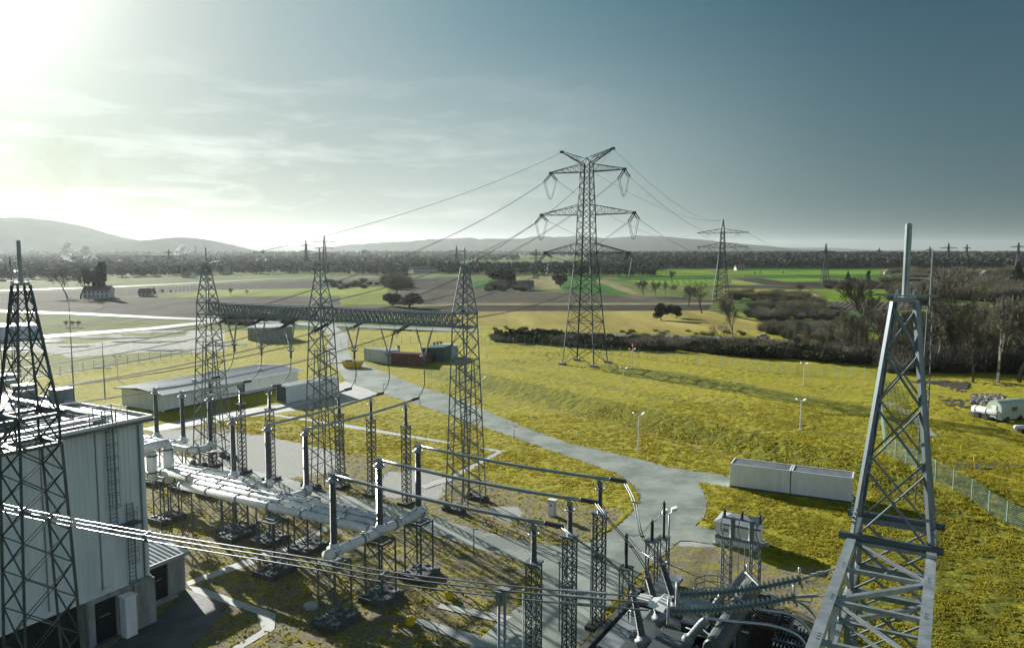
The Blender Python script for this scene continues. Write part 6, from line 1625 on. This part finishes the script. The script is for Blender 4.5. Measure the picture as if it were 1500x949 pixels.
for args in [
    ('leafy', 968, 469, 442, 'dark round tree at the end of the straw meadow, right of the tall pylon', None, 1.0), ('leafy', 991, 466, 446, 'smaller dark tree close beside the round one at the end of the straw meadow', None, 1.0),
    ('leafy', 735, 418, 392, 'dense dark tree clump behind the right gantry tower', None, 1.1), ('leafy', 748, 419, 394, 'bushy tree joining the dense dark clump on its right', None, .9), ('leafy2', 821, 421, 396, 'lone round tree by the green field left of the tall pylon', None, 1.0),
    ('old', 583, 440, 402, 'tall bare tree standing above the brown thicket beyond the middle beam', None, 1.0), ('leafy2', 575, 449, 425, 'brown rounded thicket beyond the beam, left half', None, 1.3), ('leafy2', 600, 451, 424, 'brown rounded thicket beyond the beam, right half', None, 1.4),
    ('round', 943, 433, 408, 'bare spreading tree at the left end of the row behind the tall pylon', None, 1.2), ('round', 960, 434, 410, 'bare tree second in the row right of the tall pylon', None, 1.1), ('old2', 975, 432, 410, 'bare tree at the right end of the row right of the tall pylon', None, 1.1),
    ('round', 985, 414, 395, 'bare tree on the far green field before the forest', None, 1.0), ('wide', 984, 432, 415, 'low olive tree beside the end of the bare row', None, 1.0), ('round', 1008, 448, 415, 'bare tree left of the bushy one before the second pylon', None, .9),
    ('old', 1028, 459, 412, 'big bushy bare tree just left of the second pylon', None, 1.0), ('thin', 1074, 512, 430, 'tall slim bare tree right below the second pylon', None, .8), ('old2', 1060, 505, 470, 'low bare tree at the foot of the slim tall one', None, 1.1),
    ('conifer', 1242, 411, 397, 'dark pointed conifer in the bright green field', None, 1.1), ('cypress', 1272, 411, 396, 'dark broad conifer right of the pointed one in the bright field', None, 1.1), ('conifer', 226, 431, 420, 'small dark conifer beside the hut in the hazy fields on the left', None, .8),
    ('cypress', 142, 436, 383, 'tall dark rounded tree in the haze beside the bigger brown one', None, 1.0), ('old', 118, 438, 388, 'big bare tree in the sun haze on the left, trunk forked low', None, 1.3), ('old', 98, 436, 392, 'hazy bare tree left of the big forked one', None, 1.1), ('cypress', 215, 393, 381, 'round dark tree rising above the roofs of the hazy town', None, 1.4),
    ('round', 339, 433, 421, 'tiny bare tree in the yellow-green meadow left of the left tower head', None, 1.0), ('round', 361, 432, 424, 'second tiny bare tree in the yellow-green meadow', None, 1.0), ('wide', 236, 432, 423, 'spreading small tree right of the small conifer', None, 1.2), ('wide', 252, 431, 424, 'last small tree of the trio beside the hut', None, 1.0),
    ('thin', 1270, 512, 402, 'slender bare tree with upright limbs left of the closest tower head', None, 1.15), ('old', 1406, 540, 385, 'tallest bare tree at the right, its trunk rising straight behind the slender mast', None, 1.0), ('thin', 1425, 560, 450, 'pale-stemmed birch leaning right of the tallest bare tree', None, .8),
    ('thin', 1462, 562, 430, 'bare tree second from the right edge', None, 1.0), ('old', 1492, 560, 420, 'broad bare tree at the right edge of the wood', None, 1.0), ('old', 1372, 540, 450, 'bare tree with twisted limbs just right of the slender mast', None, 1.1), ('tall', 1340, 545, 460, 'bare tree behind the upper legs of the closest tower', None, .9),
    ('conifer', 1490, 420, 383, 'dark evergreen at the right edge below the skyline', None, 1.2), ('wide', 1067, 400, 389, 'low tree in the far green strip, left one', None, 1.2), ('round', 1170, 432, 414, 'round bare bush on the bright oval field', None, 1.1),
    ('wide', 1105, 404, 398, 'tiny tree on the far green strip, first one', None, 1.0), ('wide', 1115, 403, 397, 'tiny tree on the far green strip, second one', None, 1.0), ('wide', 1146, 403, 397, 'tiny tree on the far green strip, third one', None, 1.0)]: tree_px(*args)
# wood on the right behind the meadow and fence
k = 0
while k < 84:
    u = rt.uniform(1120, 1520); v = rt.uniform(500, 552) ; 
    if v > 520 + (u - 1120) * .085: continue
    p = P(u, v); tree(rt.choice(['thin', 'tall', 'old', 'old2']), p, rt.uniform(8.0, 14) * (1 if u > 1230 else .62), 'bare tree of the brown wood beyond the meadow on the right', 'bare trees of the near wood', rt.uniform(.6, .95)); k += 1
def tile_np(meshes, places, name, mats_, label, cat, kind='stuff'):
    """one joined mesh from many placed copies"""
    V = []; F = []; MI = []; o = 0; mats = []; pre = []
    for me in meshes:
        co = np.empty(len(me.vertices) * 3, np.float32); me.vertices.foreach_get('co', co); f = np.array([list(p.vertices) for p in me.polygons], np.int32); f = np.concatenate([f[:, [0, 1, 2]], f[:, [0, 2, 3]]]) if f.shape[1] == 4 else f; pre.append((co.reshape(-1, 3), f))
    for (x, y, z, s, sz, rot, idx) in places:
        co, f = pre[idx]; c_, s_ = math.cos(rot), math.sin(rot); W = np.empty_like(co)
        W[:, 0] = (co[:, 0] * c_ - co[:, 1] * s_) * s + x; W[:, 1] = (co[:, 0] * s_ + co[:, 1] * c_) * s + y; W[:, 2] = co[:, 2] * sz + z
        V.append(W); F.append(f + o); MI.append(np.full(len(f), idx)); o += len(co)
    me = np_mesh(name, np.concatenate(V), np.concatenate(F), [m_.materials[0] for m_ in meshes], smooth=False, mi=np.concatenate(MI)); ob = bpy.data.objects.new(name, me); COL.objects.link(ob)
    return tag(ob, label, cat, None, kind)
# dark hedge along the road
pl = []
for k in range(300):
    t_ = rt.random(); u = lerp(722, 1520, t_); vb = lerp(501, 549, t_ ** 1.05); v = vb - rt.uniform(0, 7 + 12 * t_); p = P(u, v); s = rt.uniform(.8, 1.5) * (.62 + .6 * t_); pl.append((p.x, p.y, p.z - .1, s * 1.2, s * (.75 if u < 760 else 1), rt.uniform(0, 6.28), rt.choice([0, 0, 1, 2])))
leafb = blob_crown(9, 260, 2.2, 1.0, 1.0, .32, M['ivy'], lumps=6)
for k in range(130):
    t_ = rt.random() ; u = lerp(735, 1520, t_); vb = lerp(503, 552, t_ ** 1.05); p = P(u, vb - rt.uniform(1, 9)); s = rt.uniform(.8, 1.4); pl.append((p.x, p.y, p.z - .1, s, s * 1.2, rt.uniform(0, 6.28), 3))
tile_np(BM + [leafb], pl, 'hedge', None, 'dark tangled hedge along the road behind the meadow', 'hedge')
# thickets in the middle distance
def thicket(u0, u1, v0, v1, n, s0, s1, label, idxs=(0, 1, 2), meshes=None):
    pl = []
    for k in range(n):
        # uniform over the ground
        p0 = P(u0, v0); p1 = P(u0, v1); y = rt.uniform(p1.y, p0.y); f_ = rt.random(); u = lerp(u0, u1, f_); dd = y; x = (u - 750) / FPX * (dd + 2.7); z = float(hgt(x, y)); s = rt.uniform(s0, s1); pl.append((x, y, z - .1, s, s * rt.uniform(.8, 1.1), rt.uniform(0, 6.28), rt.choice(idxs)))
    tile_np(meshes or (BM + [leafb]), pl, 'thicket', None, label, 'bushes')
thicket(1100, 1212, 448, 470, 55, .9, 2.0, 'large brown winter thicket in the fields below the second pylon')
thicket(1070, 1180, 432, 441, 60, .9, 1.7, 'reddish reeds and low bushes above the large brown thicket', (1,))
thicket(1110, 1260, 478, 500, 50, .7, 1.5, 'tangle of bushes between the road and the large brown thicket')
thicket(1300, 1510, 398, 450, 90, 1.8, 3.6, 'brown scrubland behind the tallest bare trees on the right')
thicket(1290, 1520, 512, 546, 130, .9, 1.7, 'dark undergrowth of the near wood on the right', (0, 2))
thicket(1320, 1510, 455, 500, 50, .8, 1.6, 'brown scrub at the right behind the near wood')
thicket(700, 1100, 478, 486, 40, .3, .55, 'dry tufts scattered in front of the road on the straw meadow', (1,))
thicket(1210, 1290, 415, 424, 30, 1.0, 1.8, 'low bushes beside the foot of the third pylon')
for i_, u_ in enumerate((96, 105, 114)): tree_px('round', u_, 479, 469, ('left one', 'middle one', 'right one')[i_] + ' of three little bushes between the two wet roads on the left', 'bushes between the wet roads', 1.2)
thicket(715, 770, 418, 427, 26, 1.2, 2.2, 'scrub round the little barn behind the right gantry tower', (0, 1, 2, 3))
thicket(320, 430, 466, 476, 26, .5, 1.0, 'bushes behind the round concrete tank')
thicket(560, 600, 410, 424, 30, 1.5, 2.6, 'hazy scrub left of the tall bare tree beyond the beam')
thicket(480, 560, 412, 424, 18, .8, 1.5, 'hazy bush row on the dark field above the middle beam')

# far woods: one joined mass each
def clump(seed, n=54):
    r = np.random.default_rng(seed); V = []; F = []
    for k in range(n):
        d = r.normal(0, 1, 3); d /= np.linalg.norm(d); c = d * [3.6, 3.6, 4.6] * (.55 + .45 * r.random()) + [0, 0, 6.5]; u = r.normal(0, 1, 3); u /= np.linalg.norm(u); w = np.cross(u, d); w /= np.linalg.norm(w) + 1e-6; s = 1.45 * (.5 + r.random()); o = len(V)
        V += [tuple(c + u * s), tuple(c - u * s * .6 + w * s * .8), tuple(c - u * s * .6 - w * s * .8)]; F.append((o, o + 1, o + 2))
    o = len(V); V += [(-.3, 0, 0), (.3, 0, 0), (0, .2, 7)]; F.append((o, o + 1, o + 2)); me = bpy.data.meshes.new('clump'); me.from_pydata(V, [], F); me.materials.append(M['forest']); me.update(); return me
CL = [clump(i) for i in range(4)]
def wood(name, u0, u1, y0, y1, n, hmin, hmax, label, gap=0.0):
    pl = []; r = random.Random(int(u0 + y0))
    while len(pl) < n:
        y = math.sqrt(r.uniform(y0 * y0, y1 * y1)); x = (r.uniform(u0, u1) - 750) / FPX * y
        if gap and vnoise(np.array([x]), np.array([y]), .004, 31)[0] < gap: continue
        h = r.uniform(hmin, hmax); pl.append((x, y, -.3, h / 11 * r.uniform(.8, 1.3), h / 11, r.uniform(0, 6.28), r.randrange(4)))
    tile_np(CL, pl, name, None, label, 'wood')
wood('forest', 925, 1620, 1150, 1500, 2600, 11, 18, 'dark forest band beyond the green fields on the right')
wood('forest', 860, 1660, 1500, 3000, 4200, 15, 24, 'deep forest on the right skyline')
wood('forest', -100, 1700, 3000, 6500, 5200, 12, 24, 'woods and hedgerows on the far plain', .42)
wood('forest', 600, 960, 800, 1500, 700, 8, 14, 'scattered woods beyond the fields behind the tall pylon', .55)
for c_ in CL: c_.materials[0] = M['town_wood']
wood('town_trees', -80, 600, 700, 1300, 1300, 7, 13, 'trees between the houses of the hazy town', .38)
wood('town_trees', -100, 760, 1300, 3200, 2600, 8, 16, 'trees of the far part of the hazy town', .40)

# ------------------------------------------------------------------ HOUSES of the town and single buildings
def house_meshes(L, W, H, R_):
    """walls with gables, roof, a row of windows"""
    w = MB(); w.add([(-L, -W, 0), (L, -W, 0), (L, W, 0), (-L, W, 0), (-L, -W, H), (L, -W, H), (L, W, H), (-L, W, H), (-L, 0, H + R_), (L, 0, H + R_)], [(0, 1, 5, 4), (1, 2, 6, 9, 5), (2, 3, 7, 6), (3, 0, 4, 8, 7)])
    r = MB(); e = .6; k = R_ / W
    for s in (-1, 1): r.add([(-L - e, s * (W + e), H - e * k), (L + e, s * (W + e), H - e * k), (L + e, 0, H + R_ + .1), (-L - e, 0, H + R_ + .1)], [(0, 1, 2, 3) if s < 0 else (3, 2, 1, 0)])
    r.box((L * .4, W * .3, H + R_), .8, .8, 1.6)
    g = MB()
    for i in range(int(L / 1.5)):
        for z in ((1.6,) if H < 4 else (1.6, 4.2)): x = -L + 1.5 + i * 3; g.box((x, -W - .02, z), 1.2, .08, 1.3)
    g.box((-L - .02, 0, H + .4), .08, 1.2, 1.2); g.box((-L - .02, 1, 1.6), .08, 1.2, 1.2); out = []
    for b_, m_ in ((w, 'house_wall'), (r, 'house_roof'), (g, 'glass')): me = bpy.data.meshes.new('house_part'); me.from_pydata(b_.v, [], b_.f); me.materials.append(M[m_]); me.update(); out.append(me)
    return out
HM = [house_meshes(6, 4.5, 5.2, 3.6), house_meshes(5, 4, 3.2, 3.4), house_meshes(9, 5, 5.5, 3.2), house_meshes(14, 7, 4.5, 2.2)]
rh = random.Random(77); hc = 0
while hc < 190:
    y = math.sqrt(rh.uniform(680 ** 2, 2300 ** 2)); u = rh.uniform(-20, 620); x = (u - 750) / FPX * y
    if y < 760 + 100 * (u > 300): continue
    t = thing('house', 'gabled house among the trees of the hazy town on the left', 'house', (x, y, -.2), 'houses of the hazy town'); t.rotation_euler = (0, 0, rh.uniform(-.6, 1.6)); s = rh.uniform(.85, 1.25); t.scale = (s, s, s)
    for n_, me in zip(('wall', 'roof', 'windows'), rh.choice(HM)): o = bpy.data.objects.new(n_, me); COL.objects.link(o); o.parent = t
    hc += 1
def single_house(u, v, k, label, rot=.4, sc=1.0):
    p = P(u, v); t = thing('house', label, 'house', p, 'single buildings out in the fields'); t.rotation_euler = (0, 0, rot); t.scale = (sc, sc, sc)
    for n_, me in zip(('wall', 'roof', 'windows'), HM[k]): o = bpy.data.objects.new(n_, me); COL.objects.link(o); o.parent = t
single_house(770, 425, 1, 'little dark barn in the scrub behind the right gantry tower', .1, 1.0); single_house(214, 434, 1, 'small hut beside the conifer in the hazy fields on the left', .1, .7); single_house(145, 436, 2, 'low dark barn below the tall rounded tree in the haze', .1, .8)
single_house(1083, 396, 1, 'boxy little building at the edge of the forest right of the second pylon', .1, 1.2); single_house(938, 390, 0, 'white house at the forest edge behind the tall pylon', .3, 1.1); single_house(1120, 390, 0, 'white gabled house before the forest, right of the second pylon', 1.2, 1.1)
single_house(1390, 409, 0, 'white house glimpsed between bare trees on the right', 1.2, .9); single_house(1442, 408, 0, 'white house near the dark evergreen on the right', 1.2, .9); single_house(1300, 402, 1, 'tiny white house right of the broad conifer', 1.2, .9)
def tower_block(u, vb, vt, w, label, name='tower_block', cat='building', m='house_wall'):
    p = P(u, vb, 0); H = PD(u, vt, p.y).z; t = thing(name, label, cat, p, None); W = w * p.y / FPX
    MB().box(p + EZ * H / 2, W, W * .7, H).build('wall', M[m], t); MB().box(p + EZ * (H + .3), W * 1.04, W * .75, .8).build('roof', M['grey_roof'], t); o = MB()
    for z in np.arange(3, H - 2, 4):
        for i in range(4): o.box(p + X * (W * (i - 1.5) / 4.6) - Y * (W * .35 + .1) + EZ * float(z), W * .12, .2, 1.8)
    o.build('windows', M['glass'], t)
tower_block(534, 381, 366.5, 7, 'distant high-rise block on the skyline between the middle and right towers')
tower_block(512, 381, 370, 2.5, 'thin distant tower block left of the high-rise')
tower_block(212 + 30, 388, 374, 52, 'wide hazy factory hall behind the town', 'factory_hall', 'factory')
def steeple(u, vb, vt, label):
    p = P(u, vb, 0); H = PD(u, vt, p.y).z; t = thing('church_tower', label, 'church', p, None); W = H * .16; MB().box(p + EZ * H * .3, W, W, H * .6).build('wall', M['house_wall'], t)
    o = MB(); z0 = H * .6; o.add([p + Vector((a * W * .6, b_ * W * .6, z0)) for a, b_ in ((-1, -1), (1, -1), (1, 1), (-1, 1))] + [p + EZ * H], [(0, 1, 4), (1, 2, 4), (2, 3, 4), (3, 0, 4), (3, 2, 1, 0)]); o.build('spire', M['tank'], t)
steeple(386, 384, 364, 'pointed church tower on the hazy skyline above the left beam')
def stack(u, vb, vt, label): p = P(u, vb, 0); H = PD(u, vt, p.y).z; t = thing('chimney', label, 'chimney', p, 'factory chimneys on the skyline'); MB().lathe([(0, H * .05), (H, H * .03)], p, EZ, 10).build('shaft', M['house_wall'], t); MB().lathe([(H - 1.5, H * .036), (H + .3, H * .036)], p, EZ, 10).build('rim', M['tank'], t)
stack(287, 384, 361, 'factory chimney right of the hill over the hazy town'); stack(322, 384, 367, 'fainter factory chimney left of the church tower'); stack(402, 384, 369, 'short chimney right of the church tower')

# ------------------------------------------------------------------ HILLS
def ridge(name, D, pts, depth, seed, m='hill'):
    """pts: skyline as photograph pixels; the hill has real width behind and in front of it"""
    us = np.array([p[0] for p in pts], float); vs = np.array([p[1] for p in pts], float); u = np.linspace(us[0], us[-1], 260); v = np.interp(u, us, vs)
    top = CAMZ + (366 - v) / FPX * D * 1.0; x = (u - 750) / FPX * D; nz = (vnoise(x, x * 0, .004, seed) - .5) * 14 + (vnoise(x, x * 0, .02, seed + 1) - .5) * 9; top = np.maximum(top + nz * np.clip((top - 20) / 80, 0, 1), 2); ny = 26; V = []; 
    for j in range(ny):
        t = j / (ny - 1) * 2 - 1; prof = (1 - t * t) ** .9 if abs(t) < 1 else 0; yy = D + t * depth; k = yy / D if False else 1
        xx = x * 1.0; bump_ = (vnoise(xx, xx * 0 + yy, .0016, seed + 2) - .5) * .10 * prof; V.append(np.stack([xx, np.full_like(xx, yy), top * np.clip(prof + bump_ * (1 - prof), 0, 1) - 1], 1))
    V = np.concatenate(V); n = len(u); idx = np.arange(n * ny).reshape(ny, n); F = np.stack([idx[:-1, :-1], idx[:-1, 1:], idx[1:, 1:], idx[1:, :-1]], -1).reshape(-1, 4); return tag(np_obj(name, V, F, M[m]), None, None, None, 'structure')
ridge('hills', 4600, [(-320, 330), (-100, 322), (0, 319), (30, 319), (80, 325), (120, 336), (150, 344), (190, 352), (215, 355), (245, 351), (275, 348), (300, 352), (330, 364), (352, 368), (372, 371), (395, 376)], 900, 41)
ridge('hills', 8200, [(470, 374), (500, 365), (520, 358), (560, 356), (600, 354), (640, 350), (665, 349), (690, 347), (705, 351), (730, 350), (760, 349), (790, 347), (850, 346), (885, 350), (930, 346), (975, 347), (1010, 350), (1060, 356), (1110, 361), (1160, 366), (1200, 370), (1260, 376)], 1500, 44)
ridge('hills', 12500, [(300, 362), (340, 357.5), (380, 357), (420, 360), (470, 362), (500, 361), (560, 364), (700, 366)], 1500, 47)
ridge('hills', 12000, [(1120, 368), (1160, 363), (1200, 362.5), (1250, 366), (1300, 367), (1340, 366), (1400, 369), (1600, 369), (1800, 366)], 1500, 50)
ms = mat('smoke', (.9, .9, .9), 1, transl=(.95, .95, .95)); 
def plume(u, vb, vt, lean, w, label, D=1500):
    nt_ = random.Random(int(u)); o = MB(); p = PD(u, vb, D); H = PD(u, vt, D).z - p.z; n = 22
    for k in range(n):
        f_ = k / n; c = p + EZ * (H * f_) + X * (lean * H * f_ + nt_.gauss(0, w * .5)) + Y * nt_.gauss(0, w * .4); r_ = w * (.35 + .8 * f_) * nt_.uniform(.6, 1.1) * (1 if f_ < .7 else .7)
        o.lathe([(-r_, .01), (-r_ * .8, r_ * .55), (-r_ * .3, r_ * .95), (r_ * .3, r_ * .9), (r_ * .8, r_ * .5), (r_, .01)], c, Vector((nt_.gauss(0, 1), nt_.gauss(0, 1), nt_.gauss(0, 1) + .1)), 9)
    tag(o.build('steam_plume', ms, None, True, loc=p), label, 'steam', 'steam plumes over the town')
plume(97, 381, 355, .12, 6.5, 'thin white steam plume rising before the big hill, leftmost one'); plume(126, 378, 362, .05, 6.5, 'short bright steam puff above the big bare tree'); plume(136, 384, 377, .4, 5, 'low steam puff right of the short bright one'); plume(262, 374, 361, .5, 8, 'white steam drifting right over the factory hall', 2200); plume(45, 372, 368, .6, 7, 'flat white steam patch at the far left of the town', 2000)

# ------------------------------------------------------------------ HAZE
hz = MB().box((0, 9500, 128), 52000, 22000, 268).build('haze', [], None); tag(hz, None, None, None, 'stuff')
hm = bpy.data.materials.new('haze_air'); hm.use_nodes = True; nt = hm.node_tree; nt.nodes.remove(nt.nodes['Principled BSDF'])
pv = nt.nodes.new('ShaderNodeVolumePrincipled'); pv.inputs['Color'].default_value = (.72, .785, .78, 1); pv.inputs['Density'].default_value = 4.2e-5; pv.inputs['Anisotropy'].default_value = .5
nt.links.new(pv.outputs[0], nt.nodes['Material Output'].inputs['Volume']); hz.data.materials.append(hm)
